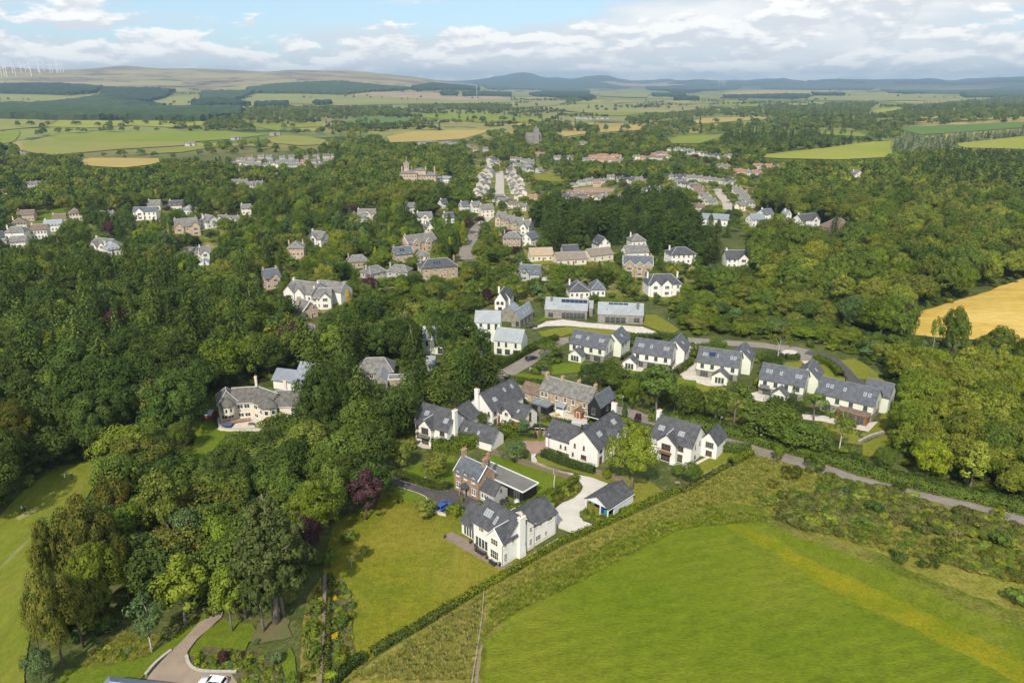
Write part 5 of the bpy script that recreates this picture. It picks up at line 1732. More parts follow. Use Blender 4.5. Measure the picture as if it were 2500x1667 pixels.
# the great hotel with its tower
o, rz, ln = front(C9(352,292), C9(592,292))
h = House('grand_hotel', 'huge pink sandstone hotel with belvedere tower rising from the woods', o, rz, cat='hotel')
W1 = M_STONE_P
h.block(-ln, -ln * .52,0,16,11.5,2.8, hip=.8, wall=W1, roof=M_SLATE_O, over=.5)
h.block(-ln * .52 + .02,0,2,15,9.5,2.6, hip=.8, wall=W1, roof=M_SLATE_O, over=.5)
h.block(-ln * .62,-ln * .28,3,14,13.8,1.8, hip=.8, wall=W1, roof=M_SLATE_O, over=.4)
tx = -ln * .82
tw = h.put(MB().box(tx - 2.2, tx + 2.2,3,7.4,8,19.5), 'tower', W1)
h.put(MB().box(tx - 2.7, tx + 2.7,2.5,7.9,19.502,20.0), 'tower_cornice', W1, tw)
h.put(MB().add([(tx - 2.3,2.9,20.01),(tx + 2.3,2.9,20.01),(tx + 2.3,7.5,20.01),(tx - 2.3,7.5,20.01),(tx, 5.2,22.4)],[(0,3,2,1),(0,1,4),(1,2,4),(2,3,4),(3,0,4)]), 'tower_roof', M_SLATE_O, tw)
h.put(MB().tube([(tx, 5.2,22.3),(tx, 5.2,25.5)],.12,5), 'flagpole', M_FRAME_W)
h.pts.append(h.world(tx, 5,21))
for x in np.arange(-ln + 1.6,-ln * .54,2.5):
 for z in (1.0,4.4,7.8):
  h.window('F', 0, float(x), z, 1.2,2.0,2,1, M_FRAME_W)
for x in np.arange(-ln * .50 + 1.2,-1,2.5):
 for z in (1.0,4.2,7.0):
  h.window('F', 2, float(x), z, 1.2,1.7,2,1, M_FRAME_W)
for x in (tx - 1.0, tx + 1.0):
 h.window('F', 3, x, 15.6,.9,2.6,1,2, M_FRAME_W)
for x in (-ln * .97,-ln * .70,-ln * .30,-ln * .05):
 h.chimney(x, 9,10,16.5,1.0,2.0, W1,3)
h.done(pad=.3)
V('long white annexe of several flat roofs beside the hotel', C9,(598,272),(682,275),12,5.0,1.2, hip=.5, wall=M_WHITE, roof=M_ALU, wins=8, chim=0)
# the great church beyond the town
o, rz, ln = front(C12(70,662), C12(135,660))
h = House('church', 'great grey stone church with square tower at the far end of the town', o, rz, cat='church')
h.block(-ln, 0,0,11,11,5.5, 'x', wall=M_GREYSTONE, roof=M_SLATE_O, over=.3)
h.block(-ln, 0,-5.5,-.02,5.5,1.5, 'x', wall=M_GREYSTONE, roof=M_SLATE_O, over=.2)
tw = h.put(MB().box(-ln * .45 - 3.5,-ln * .45 + 3.5,-7.5,-.6,-.3,22), 'tower', M_GREYSTONE)
h.put(MB().add([(-ln * .45 - 3.2,-7.2,22),(-ln * .45 + 3.2,-7.2,22),(-ln * .45 + 3.2,-.9,22),(-ln * .45 - 3.2,-.9,22),(-ln * .45,-4,27)],[(0,3,2,1),(0,1,4),(1,2,4),(2,3,4),(3,0,4)]), 'tower_roof', M_SLATE_O, tw)
for x in np.arange(-ln + 2,-1,4.0):
 h.window('F', -5.5, float(x),1.5,1.4,3.0,2,1, M_GREYREND)
h.done()

# streets of small houses: one of each kind, then copies
def small(name, label, ln, dp, hh, rise, wall, roof, hip=False, wing=False):
 h = House(name, label, (0,0),0)
 h.o = Vector((0,0,0))
 h.block(-ln / 2, ln / 2,-dp / 2, dp / 2, hh, rise, 'x', hip=hip, wall=wall, roof=roof, over=.3)
 if wing:
  h.block(-ln * .4,-ln * .4 + 4,-dp / 2 - 2.5,0, hh - .1, rise * .7, 'y', wall=wall, roof=roof, over=.25)
 for x in (-ln * .3, ln * .3, ln * .05):
  for z in ((.8,3.3) if hh > 4 else (.8,)):
   if not (wing and x < 0):
    h.window('F', -dp / 2, x, z, 1.4,1.3,2,1, M_FRAME_W, sill=False)
 for sg, fc in ((1, 'R'),(-1, 'L')):
  h.window(fc, sg * ln / 2,0,.9,1.0,1.2,1,1, M_FRAME_W, sill=False)
 h.chimney(ln * .35,0, hh + rise * .6, hh + rise + .9,.6,.9, wall, 1)
 FOOT.pop()
 if wing:
  FOOT.pop()
 return h.root

KIND = {
 'wg': small('small_house', 'x', 9.5,7.5,4.9,2.6, M_TOWN, M_SLATE_O),
 'wb': small('small_house', 'x', 9.5,7.5,4.9,2.6, M_TOWN, M_BROWNROOF),
 'wd': small('small_house', 'x', 10,8.0,4.8,3.0, M_TOWN, M_SLATE, wing=True),
 'cg': small('small_house', 'x', 10,8.0,4.8,2.8, M_CREAM, M_SLATE_O, wing=True),
 'sg': small('small_house', 'x', 11,8.5,5.2,2.8, M_STONE, M_SLATE_O),
 'rr': small('small_house', 'x', 10,8.0,4.2,3.0, M_STONE_P, M_REDROOF),
 'wr': small('small_house', 'x', 9.5,7.5,4.8,2.6, M_TOWN, M_REDROOF),
 'bg': small('small_house', 'x', 12,8.5,2.8,2.4, M_TOWN, M_SLATE_O, hip=.8),
 'gg': small('small_house', 'x', 9.5,7.5,4.9,2.6, M_GREYREND, M_SLATE_O),
}
KDESC = {'wg': 'white grey roofed house', 'wb': 'white brown roofed house', 'wd': 'white winged house', 'cg': 'cream winged house', 'sg': 'stone grey roofed house',
  'rr': 'pink red roofed house', 'wr': 'white red roofed house', 'bg': 'white hipped bungalow', 'gg': 'all grey house'}
_first = {k: True for k in KIND}
rh = random.Random(11)
TOWN = []

ORD = 'first second third fourth fifth sixth seventh eighth ninth tenth eleventh twelfth thirteenth fourteenth fifteenth sixteenth seventeenth eighteenth'.split()

def put_house(k, p, rz, where, group, i, n):
 lab = f"{KDESC[k]}, {ORD[i]} {where}" if n > 1 else f"{KDESC[k]} {where}"
 if _first[k]:
  _first[k] = False
  o = KIND[k]
  o.location, o.rotation_euler = (p.x, p.y, p.z),(0,0, rz)
  o['label'], o['group'] = lab, group
 else:
  o = copy_tree(KIND[k],(p.x, p.y, p.z), rz, lab, group)
 s = rh.uniform(.66,.84)
 o.scale = (s * rh.uniform(.95,1.1), s, s * rh.uniform(.9,1.0))
 FOOT.append((p.x, p.y, 5.2))
 a, b = proj(p.x - 4, p.y, p.z + .5), proj(p.x + 4, p.y, p.z + 7)
 if rh.random() < .88:
  SEEN.append(([(a[0], a[1] * .75 + b[1] * .25),(b[0], a[1] * .75 + b[1] * .25),(b[0], b[1]),(a[0], b[1])], p.y))

def row(c, pts, n, kinds, rz, where, group, jit=2.4, jr=.3):
 w = [G(c(*p)) for p in pts]
 seg = [(w[i + 1] - w[i]).length for i in range(len(w) - 1)]
 tot = sum(seg)
 for i in range(n):
  d = tot * (i + .5) / n
  for j, s in enumerate(seg):
   if d <= s or j == len(seg) - 1:
    p = w[j].lerp(w[j + 1], min(1, d / s))
    break
   d -= s
  p = p + Vector((rh.uniform(-jit, jit), rh.uniform(-jit, jit),0))
  p.z = terrain(p.x, p.y)
  put_house(rh.choice(kinds), p, rz + rh.uniform(-jr, jr), where, group, i, n)

ST = 'houses along the straight middle street'
row(C9,[(958,125),(948,240),(925,325),(905,385)],13,['wg', 'gg', 'cg', 'wg', 'wb'], R(80), 'on the west side of the straight street', ST)
row(C9,[(930,190),(905,260),(880,330),(865,380)],7,['wg', 'wd', 'cg'], R(80), 'behind the west side of the straight street', 'back houses west of the street')
row(C9,[(1085,180),(1105,260),(1125,330),(1160,390)],13,['wg', 'cg', 'wd', 'wb'], R(-80), 'on the east side of the straight street', ST)
row(C9,[(985,390),(1060,420),(1130,450),(1210,460)],6,['wg', 'cg', 'wb', 'wd'], R(-12), 'across the foot of the straight street', 'houses closing the street')
row(C9,[(1220,385),(1250,380)],2,['rr'], R(10), 'beside the pines at the street foot', 'red roofed street foot houses')
row(C9,[(950,120),(1020,150),(1090,150),(1170,165),(1240,160)],9,['wg', 'wd', 'gg', 'wb'], R(5), 'at the top of the straight street', 'houses at the head of the street')
row(C9,[(1090,120),(1200,135),(1260,150)],5,['wg', 'gg', 'wb'], R(0), 'in the huddle behind the street head', 'huddle behind the street head')
row(C9,[(1150,180),(1240,195),(1330,200)],4,['wg', 'wd'], R(20), 'by the small bright green', 'houses by the green')
row(C9,[(1130,230),(1150,300),(1180,370)],5,['wg', 'wb', 'cg'], R(-80), 'between the street and the green', 'houses by the green')
row(C9,[(1260,95),(1320,80)],2,['rr', 'wr'], R(15), 'on the slope under the church', 'houses below the church')
row(C9,[(1500,295),(1590,275),(1680,280),(1760,250),(1850,260)],8,['wg', 'wd', 'bg', 'wg'], R(10), 'above the blaes yard', 'houses above the red yard')
row(C9,[(1680,295),(1710,290)],1,['rr'], R(0), 'at the edge of the blaes yard', 'red house of the yard')
row(C9,[(1860,280),(1960,265),(2040,260)],4,['wg', 'bg', 'wd'], R(5), 'north of the conifer wood', 'houses north of the conifers')
row(C9,[(1430,395),(1520,385),(1620,400),(1700,405)],6,['wg', 'wd', 'cg', 'wb'], R(-8), 'below the blaes yard beside the pines', 'houses below the red yard')
row(C9,[(1460,365),(1560,370),(1660,375),(1740,385)],4,['wb', 'cg', 'wg'], R(0), 'second row below the blaes yard', 'houses below the red yard')
row(C9,[(1820,375),(1900,380),(1970,370)],3,['bg', 'wg'], R(3), 'behind the crown of the conifer wood', 'white hall row behind the conifers')
row(C9,[(1995,340),(2090,350),(2180,350)],4,['bg', 'wd'], R(5), 'east of the white hall row', 'white hall row behind the conifers')
row(C9,[(2150,245),(2240,255),(2330,250)],6,['wg', 'wd', 'wg'], R(5), 'in the pale terrace north east of the conifers', 'pale north east terraces')
row(C9,[(2200,290),(2300,300),(2351,320)],5,['wg', 'wd'], R(-10), 'in the lower pale terrace', 'pale north east terraces')
row(C10,[(0,380),(90,395),(200,400),(290,410),(400,430)],9,['wg', 'wd', 'wg', 'cg'], R(-4), 'along the upper side of the east close', 'houses of the east close')
row(C10,[(110,440),(150,480),(200,530),(240,575)],7,['wg', 'cg', 'wb'], R(-35), 'on the west side of the east close', 'houses of the east close')
row(C10,[(130,595),(210,600)],3,['wb', 'wg'], R(-20), 'at the bottom of the east close', 'houses of the east close')
row(C10,[(410,470),(450,520),(490,565),(430,600)],7,['wg', 'cg', 'wd', 'wg'], R(-25), 'on the east side of the east close', 'houses of the east close')
row(C10,[(440,490),(442,492)],1,['wr'], R(-15), 'on the east side of the east close', 'red roof of the east close')
row(C10,[(390,345),(440,352),(500,355),(565,352)],6,['rr', 'wr', 'wg'], R(0), 'in the upper red roofed row', 'red roofed row above the close')
row(C10,[(525,310),(600,308),(680,318),(760,320)],7,['rr', 'wr', 'wg'], R(-4), 'in the highest row beside the east woods', 'highest row by the east woods')
row(C10,[(290,310),(360,325)],3,['wg', 'wb'], R(0), 'west of the upper red roofed row', 'red roofed row above the close')
row(C10,[(0,410),(40,430)],3,['wg', 'wd'], R(0), 'at the west gap of the east close', 'houses of the east close')
row(C10,[(70,215),(180,225),(290,245),(420,240)],8,['wg', 'wd', 'wg', 'cg'], R(0), 'in the far row below the yellow field', 'far row below the yellow field')
row(C10,[(0,190),(60,205)],3,['cg', 'wb'], R(0), 'in the far pink row', 'far pink row')
row(C9,[(1600,130),(1680,120),(1780,130),(1860,135)],9,['rr', 'wr', 'rr', 'wg'], R(0), 'in the red roofed estate beyond the yard', 'red roofed estate beyond the yard')
row(C9,[(1640,105),(1740,100),(1840,110)],7,['rr', 'rr', 'wr'], R(0), 'at the back of the red roofed estate', 'red roofed estate beyond the yard')
row(C9,[(1920,110),(2040,115),(2160,110)],8,['rr', 'wb', 'cg'], R(0), 'in the next estate east of the red roofs', 'brown roofed estate further east')
row(C9,[(2060,90),(2140,85)],4,['rr', 'wb'], R(0), 'behind the next estate east of the red roofs', 'brown roofed estate further east')
row(C9,[(2150,55),(2240,60),(2330,75)],6,['wg', 'cg'], R(0), 'in the far east hill row', 'far east hill row')
row(C9,[(1400,115),(1520,110)],4,['wg', 'wb'], R(0), 'half hidden west of the red roofed estate', 'half hidden houses')
row(C9,[(800,35),(860,60),(950,55)],6,['wb', 'wg', 'gg'], R(0), 'in the little cluster above the hotel wood', 'cluster above the hotel wood')
row(C9,[(470,15),(560,12),(660,14),(750,18)],9,['wg', 'gg'], R(0), 'in the long white row below the golden field', 'long white row below the gold field')
row(C9,[(1545,20),(1600,20)],3,['wg'], R(0), 'in the white pair far beyond the church', 'white houses beyond the church')
row(C8,[(1530,150),(1640,155),(1760,165),(1880,160),(2000,170),(2110,175),(2200,160)],16,['wg', 'gg', 'cg', 'wb'], R(3), 'along the lower edge of the dense west estate', 'dense estate north of the west woods')
row(C8,[(1590,130),(1720,135),(1850,140),(1980,145),(2100,140),(2260,130)],16,['gg', 'wb', 'wg', 'rr'], R(-3), 'in the middle of the dense west estate', 'dense estate north of the west woods')
row(C8,[(1650,112),(1780,112),(1900,112),(2050,112),(2180,105),(2280,95)],9,['wb', 'wg', 'gg'], R(2), 'along the upper edge of the dense west estate', 'dense estate north of the west woods')
row(C8,[(1570,205),(1660,215)],4,['gg', 'wg'], R(0), 'just below the dense west estate', 'houses below the dense estate')
row(C8,[(1840,235),(1890,240)],2,['wg', 'cg'], R(10), 'among trees below the dense west estate', 'houses below the dense estate')
row(C8,[(1560,290),(1640,285),(1720,310),(1800,290)],6,['wg', 'gg'], R(-5), 'in the pale row south of the dense west estate', 'pale row south of the dense estate')
row(C8,[(1890,310),(1990,318)],3,['bg', 'wg'], R(0), 'east of the pale west row', 'pale row south of the dense estate')
row(C8,[(205,300),(270,298),(330,290)],4,['wg', 'gg'], R(0), 'in the far western grey row', 'far western grey row')
row(C8,[(30,355),(120,350),(170,345)],4,['wg', 'cg'], R(0), 'in the far western white row', 'far western white row')
row(C8,[(35,75),(110,78),(180,80)],6,['gg', 'wg'], R(0), 'in the grey works by the western fields', 'grey works by the western fields')
row(C8,[(680,510),(740,505)],2,['cg', 'gg'], R(0), 'on the wooded slope west of the blue roofed block', 'houses on the wooded slope')
row(C8,[(2100,450),(2150,470)],1,['cg'], R(0), 'peeping out above the yews', 'house above the yews')
row(C8,[(1520,525),(1580,540)],2,['gg', 'cg'], R(0), 'behind the white gable house of the west rise', 'houses behind the west rise')
# farms on the open fields
row(C11,[(855,672),(885,670)],2,['wg'], R(0), 'at the white farm on the open hill field', 'white farm on the hill field')
row(C11,[(1070,645),(1110,642)],3,['gg'], R(0), 'at the grey farm on the hill field', 'grey farm on the hill field')
row(C11,[(1250,625),(1290,622)],2,['sg'], R(0), 'at the stone farm by the hill field', 'stone farm by the hill field')
row(C11,[(1490,580),(1520,580)],2,['wg'], R(0), 'at the far white farm', 'far white farm')
row(C12,[(290,545),(340,548),(400,548),(450,548)],8,['wg', 'gg'], R(0), 'in the distant village beyond the church', 'distant village')
row(C12,[(990,497),(1040,500)],3,['gg', 'wg'], R(0), 'at the distant farm on the plain', 'distant farm on the plain')
row(C12,[(300,672),(345,668)],3,['wg'], R(0), 'in the white cluster right of the church', 'white cluster right of the church')
row(C12,[(415,655),(460,658)],2,['gg'], R(0), 'at the grey hall right of the church', 'grey hall right of the church')

# trees: crowns of many small leaf sprays
def quads_mesh(name, P, Nn, size, aspect=1.0, rg=None, tang=None):
 """one quad per point, facing roughly along its normal, shaded with the given normals"""
 n = len(P)
 rg = rg or rng
 r = rg.normal(size=(n, 3))
 if tang is not None:
  r = tang
 u = r - Nn * np.sum(r * Nn, 1, keepdims=True)
 u /= np.linalg.norm(u, axis=1, keepdims=True) + 1e-9
 v = np.cross(Nn, u)
 s = np.asarray(size).reshape(-1,1) * np.ones((n, 1)) * rg.uniform(.7,1.3,(n, 1)) * .5
 a = s * aspect
 k = rg.uniform(.55,1.0,(n, 4,1))
 V_ = np.stack([P - u * a * k[:, 0] - v * s * .35, P + v * s * -1.0 * k[:, 1] + u * a * .35, P + u * a * k[:, 2] + v * s * .35, P + v * s * k[:, 3] - u * a * .35],1)
 me = bpy.data.meshes.new(name)
 me.vertices.add(4 * n)
 me.vertices.foreach_set('co', V_.reshape(-1).astype(np.float32))
 me.loops.add(4 * n)
 me.loops.foreach_set('vertex_index', np.arange(4 * n, dtype=np.int32))
 me.polygons.add(n)
 me.polygons.foreach_set('loop_start', np.arange(0,4 * n, 4, dtype=np.int32))
 me.polygons.foreach_set('loop_total', np.full(n, 4, dtype=np.int32))
 me.update(calc_edges=True)
 return me

def set_normals(me, Nn):
 nn = np.repeat(Nn, 4, axis=0)
 me.polygons.foreach_set('use_smooth', [True] * len(me.polygons))
 me.normals_split_custom_set_from_vertices([tuple(x) for x in nn])

def unit(a):
 return a / (np.linalg.norm(a, axis=1, keepdims=True) + 1e-9)

def rand_dirs(rg, n):
 return unit(rg.normal(size=(n, 3)))

def crown_broad(seed, H=14.0, Rr=5.6, zb=3.0, nl=46, leaves=62, leaf=0.62, lob=(.22,.36), flat=.85, low=-.55, droop=0.0, egg=0.0):
 rg = np.random.default_rng(seed)
 zc, a = (zb + H) / 2,(H - zb) / 2
 d = rand_dirs(rg, nl * 3)
 d = d[d[:, 2] > low][:nl]
 nl = len(d)
 ph = rg.uniform(0,6.28,3)
 az = np.arctan2(d[:, 1], d[:, 0])
 wob = 1 + .17 * np.sin(az * 2 + ph[0]) + .13 * np.sin(az * 3 + ph[1]) + .11 * np.sin(d[:, 2] * 5 + ph[2])
 depth = rg.uniform(.52,.92, nl)
 depth[: nl // 6] = rg.uniform(.15,.5, nl // 6)
 rad = Rr * rg.uniform(lob[0], lob[1], nl)
 wz = 1 - egg * d[:, 2]
 C = np.stack([d[:, 0] * Rr * depth * wob * wz, d[:, 1] * Rr * depth * wob * wz, zc + d[:, 2] * a * depth],1)
 m = leaves
 ld = rand_dirs(rg, nl * m * 2).reshape(nl, -1,3)
 out = unit(C - np.array([0,0, zc - a * .35]))
 Ps, Ns = [],[]
 for i in range(nl):
  q = ld[i]
  ok = (q @ out[i] > -.25) & (q[:, 2] > -.75)
  q = q[ok][:m]
  rr = rad[i] * rg.uniform(.82,1.06,(len(q),1))
  p = C[i] + q * rr * np.array([1,1, flat])
  if droop:
   p[:, 2] -= droop * rg.uniform(0,1, len(p)) ** 2
  n_ = unit(q * .75 + out[i] * .35 + rg.normal(size=q.shape) * .33 + np.array([0,0,.22]))
  Ps.append(p)
  Ns.append(n_)
 P, Nn = np.concatenate(Ps), np.concatenate(Ns)
 me = quads_mesh('crown', P, Nn, leaf, 1.15, rg)
 sh = []
 k = 0
 for i in range(nl):
  c = len(Ps[i])
  q = unit(Ps[i] - C[i])
  sh.append(unit(q * .8 + out[i] * .3 + Ns[i] * .55))
 set_normals(me, np.concatenate(sh))
 return me, C

def crown_spruce(seed, H=20.0, Rr=4.2, zb=1.5, levels=26, br=9, leaf=.85, droop=.28, ragged=.2, power=.85):
 rg = np.random.default_rng(seed)
 Ps, Ns, Ts, Sh = [],[],[],[]
 for k in range(levels):
  t = (k + rg.uniform(-.2,.2)) / levels
  z = zb + (H - zb) * t
  rmax = Rr * (1 - t) ** power * rg.uniform(1 - ragged, 1 + ragged * .5) + .15
  nb = max(4, int(br * (1 - t * .55)))
  a0 = rg.uniform(0,6.28)
  for b in range(nb):
   an = a0 + b * 6.283 / nb + rg.normal() * .18
   ln = rmax * rg.uniform(.7,1.1)
   dr = np.array([math.cos(an), math.sin(an),0])
   ns = max(2, int(ln / .55))
   for s in range(ns):
    f = (s + .6) / ns
    side = np.array([-dr[1], dr[0],0]) * rg.normal() * .22 * ln * f
    p = dr * ln * f + side + np.array([0,0, z - droop * ln * f * f + rg.normal() * .12])
    up = unit((np.array([0,0,1.0]) + dr * .55 + rg.normal(size=3) * .3)[None])[0]
    Ps.append(p)
    Ns.append(up)
    Ts.append(dr * 1.0 + np.array([0,0,-droop * 1.4 * f]) + rg.normal(size=3) * .25)
    Sh.append(unit((dr * .75 + np.array([0,0,.55]) + rg.normal(size=3) * .3)[None])[0])
 P, Nn = np.array(Ps), np.array(Ns)
 me = quads_mesh('crown', P, Nn, leaf, 1.55, rg, np.array(Ts))
 set_normals(me, unit(np.array(Sh)))
 return me

def crown_column(seed, H=13.0, Rr=2.4, zb=.6, n=2300, leaf=.55, power=.6, tip=.12):
 rg = np.random.default_rng(seed)
 t = rg.uniform(0,1, n) ** .9
 an = rg.uniform(0,6.283, n)
 ph = rg.uniform(0,6.28,4)
 prof = np.minimum(1,(t + .08) / .25) ** .5 * (1 - t) ** power + tip * (1 - t)
 lump = 1 + .16 * np.sin(an * 5 + ph[0] + t * 4) + .10 * np.sin(an * 9 + ph[1] - t * 9) + .08 * np.sin(t * 30 + an * 2 + ph[2])
 rr = Rr * prof * lump * rg.uniform(.72,1.05, n)
 d = np.stack([np.cos(an), np.sin(an), np.zeros(n)],1)
 P = d * rr[:, None] + np.stack([np.zeros(n), np.zeros(n), zb + (H - zb) * t],1)
 Nn = unit(d + np.array([0,0,.45]) + rg.normal(size=(n, 3)) * .35)
 me = quads_mesh('crown', P, Nn, leaf, .7, rg, np.tile(np.array([[0,0,1.0]]),(n, 1)) * 0 + rg.normal(size=(n, 3)) * .5)
 set_normals(me, unit(d + np.array([0,0,.4]) + rg.normal(size=(n, 3)) * .25 + .25 * np.stack([np.sin(an * 5 + t * 4), np.cos(an * 5 + t * 4), np.zeros(n)],1)))
 return me

M_BARK = mat('brown_bark', (0.075,0.055,0.038),0.95,(0.12,0.095,0.065),3,5,1)
M_BARKP = mat('pale_bark', (0.55,0.52,0.46),0.9,(0.22,0.20,0.17),2.2,5,.6)
M_BARKG = mat('grey_bark', (0.20,0.175,0.145),0.95,(0.13,0.115,0.09),3,5,1)

def trunk_mesh(seed, H, rad, limbs, zb, top=.8, limb_len=.5, R_=5):
 rg = random.Random(seed)
 k = MB()
 pts = [(rg.uniform(-.15,.15) * i, rg.uniform(-.15,.15) * i, H * top * i / 5 - (.3 if i == 0 else 0)) for i in range(6)]
 k.tube(pts, [rad * 1.35, rad, rad * .85, rad * .65, rad * .42, rad * .15],7)
 for i in range(limbs):
  z = zb + (H * .7 - zb) * rg.random()
  an = i * 2.4 + rg.uniform(-.3,.3)
  f = z / (H * top) * 5
  b = Vector(pts[min(4, int(f))]).lerp(Vector(pts[min(5, int(f) + 1)]), f - int(f))
  d = Vector((math.cos(an), math.sin(an),.75))
  ln = R_ * limb_len * rg.uniform(1.0,1.5)
  k.tube([b, b + d * ln * .5 + Vector((0,0,.1 * ln)), b + d * ln + Vector((rg.uniform(-.3,.3), rg.uniform(-.3,.3),.15 * ln))],[rad * .45, rad * .3, rad * .08],5)
 me = bpy.data.meshes.new('trunk')
 me.from_pydata(k.v, [], k.f)
 me.polygons.foreach_set('use_smooth', [True] * len(me.polygons))
 return me

LM = {
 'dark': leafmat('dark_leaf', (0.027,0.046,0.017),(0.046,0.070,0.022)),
 'mid': leafmat('mid_leaf', (0.045,0.071,0.020),(0.072,0.101,0.027)),
 'light': leafmat('light_leaf', (0.070,0.104,0.019),(0.104,0.138,0.027),.28),
 'bright': leafmat('bright_leaf', (0.100,0.138,0.016),(0.142,0.170,0.022),.3),
 'olive': leafmat('olive_leaf', (0.067,0.086,0.024),(0.106,0.120,0.035)),
 'russet': leafmat('russet_leaf', (0.048,0.058,0.018),(0.084,0.084,0.024)),
 'purple': leafmat('purple_leaf', (0.027,0.015,0.026),(0.042,0.024,0.040),.15),
 'gorse': leafmat('gorse_leaf', (0.050,0.060,0.026),(0.080,0.086,0.040)),
 'pale': leafmat('pale_leaf', (0.097,0.123,0.026),(0.136,0.158,0.036),.28),
 'yellow': leafmat('yellow_leaf', (0.26,0.20,0.015),(0.34,0.27,0.025),.3),
 'bluish': leafmat('bluish_leaf', (0.045,0.078,0.042),(0.075,0.112,0.060)),
 'spruce': leafmat('spruce_needle', (0.023,0.043,0.019),(0.038,0.062,0.025),.12),
 'fir': leafmat('fir_needle', (0.034,0.056,0.018),(0.055,0.078,0.024),.12),
 'brownfir': leafmat('brown_needle', (0.042,0.062,0.028),(0.070,0.090,0.042),.12),
 'grey': leafmat('grey_needle', (0.115,0.145,0.115),(0.17,0.20,0.165),.12),
}
CW = {'pale': 'pale olive', 'gorse': 'dull brown', 'dark': 'dark green', 'mid': 'mid green', 'light': 'light green', 'bright': 'yellow green', 'olive': 'olive green', 'russet': 'russet tinged', 'purple': 'purple leaved', 'yellow': 'golden yellow', 'bluish': 'blue green',
 'spruce': 'very dark', 'fir': 'deep green', 'brownfir': 'brownish green', 'grey': 'silvery grey'}

SHAPE = {}      # kind -> list of (crown mesh, trunk mesh, H, R, bark)

def add_shape(kind, crown, H, Rr, rad, limbs, zb, bark, top=.8, seed=0):
 crown.materials.append(LM['mid'])
 tm = trunk_mesh(seed, H, rad, limbs, zb, top, .5, Rr)
 tm.materials.append(bark)
 SHAPE.setdefault(kind, []).append((crown, tm, H, Rr, bark))

for s in range(5):
 add_shape('broad', crown_broad(10 + s, 14,5.6,2.2,62,84,.52)[0],14,5.6,.32,6,3.5, M_BARK, .75, s)
for s in range(3):
 add_shape('big', crown_broad(40 + s, 18,8.2,2.6,105,120,.52, lob=(.16,.27))[0],18,8.2,.5,9,4, M_BARK, .75,20 + s)
for s in range(3):
 add_shape('tall', crown_broad(60 + s, 16,4.4,3.2,50,60,.58, lob=(.24,.36), egg=.22)[0],16,4.4,.28,6,4.5, M_BARKG, .8,30 + s)
for s in range(3):
 add_shape('birch', crown_broad(70 + s, 13,3.6,3.4,40,40,.46, lob=(.18,.30), droop=.7, low=-.7)[0],13,3.6,.16,6,3.5, M_BARKP, .9,40 + s)
for s in range(2):
 add_shape('sparse', crown_broad(80 + s, 14,4.6,4.0,30,44,.5, lob=(.18,.30))[0],14,4.6,.2,9,3, M_BARKP, .92,50 + s)
for s in range(3):
 add_shape('spruce', crown_spruce(90 + s, 20,4.2,1.5,32,11,.68),20,4.2,.3,0,2, M_BARK, .97,60 + s)
for s in range(2):
 add_shape('fir', crown_spruce(100 + s, 24,5.8,4.5,34,15,.66,.42,.55,.36),24,5.8,.55,0,3, M_BARKG, .97,70 + s)
for s in range(3):
 add_shape('wildfir', crown_broad(200 + s, 24,6.4,4.0,190,80,.46, lob=(.10,.19), flat=.55, low=-.8, droop=1.0, egg=.30)[0],24,6.4,.55,10,5, M_BARKG, .97,75 + s)
for s in range(2):
 add_shape('column', crown_column(110 + s),13,2.4,.2,0,1, M_BARK, .8,80 + s)
for s in range(2):
 add_shape('pine', crown_broad(120 + s, 15,4.6,6.5,34,58,.55, lob=(.24,.36), flat=.55, low=-.3)[0],15,4.6,.28,7,6, M_BARKG, .85,90 + s)
for s in range(3):
 add_shape('shrub', crown_broad(130 + s, 2.6,1.5,-.2,22,34,.34, lob=(.3,.45), low=-.35)[0],2.6,1.5,.05,3,.3, M_BARK, .6,100 + s)
# copies with few leaves for far woods
for s in range(4):
 add_shape('farbroad', crown_broad(150 + s, 14,6.2,1.0,26,26,1.35, lob=(.26,.40))[0],14,6.2,.3,0,3, M_BARK, .6,110 + s)
for s in range(2):
 add_shape('farspruce', crown_spruce(160 + s, 20,4.2,.8,13,7,1.7),20,4.2,.3,0,2, M_BARK, .9,120 + s)

KNAME = {'wildfir': 'conifer_tree', 'broad': 'broadleaf_tree', 'big': 'broadleaf_tree', 'tall': 'broadleaf_tree', 'birch': 'birch_tree', 'sparse': 'birch_tree', 'spruce': 'conifer_tree', 'fir': 'conifer_tree', 'column': 'cypress_tree', 'pine': 'pine_tree', 'shrub': 'shrub'}
KWORD = {'wildfir': 'shaggy fir', 'broad': 'rounded broadleaf tree', 'big': 'spreading broadleaf tree', 'tall': 'upright broadleaf tree', 'birch': 'slender birch', 'sparse': 'thin open crowned birch', 'spruce': 'pointed spruce', 'fir': 'shaggy fir',
  'column': 'columnar cypress', 'pine': 'flat topped pine', 'shrub': 'low shrub'}
rt = random.Random(5)

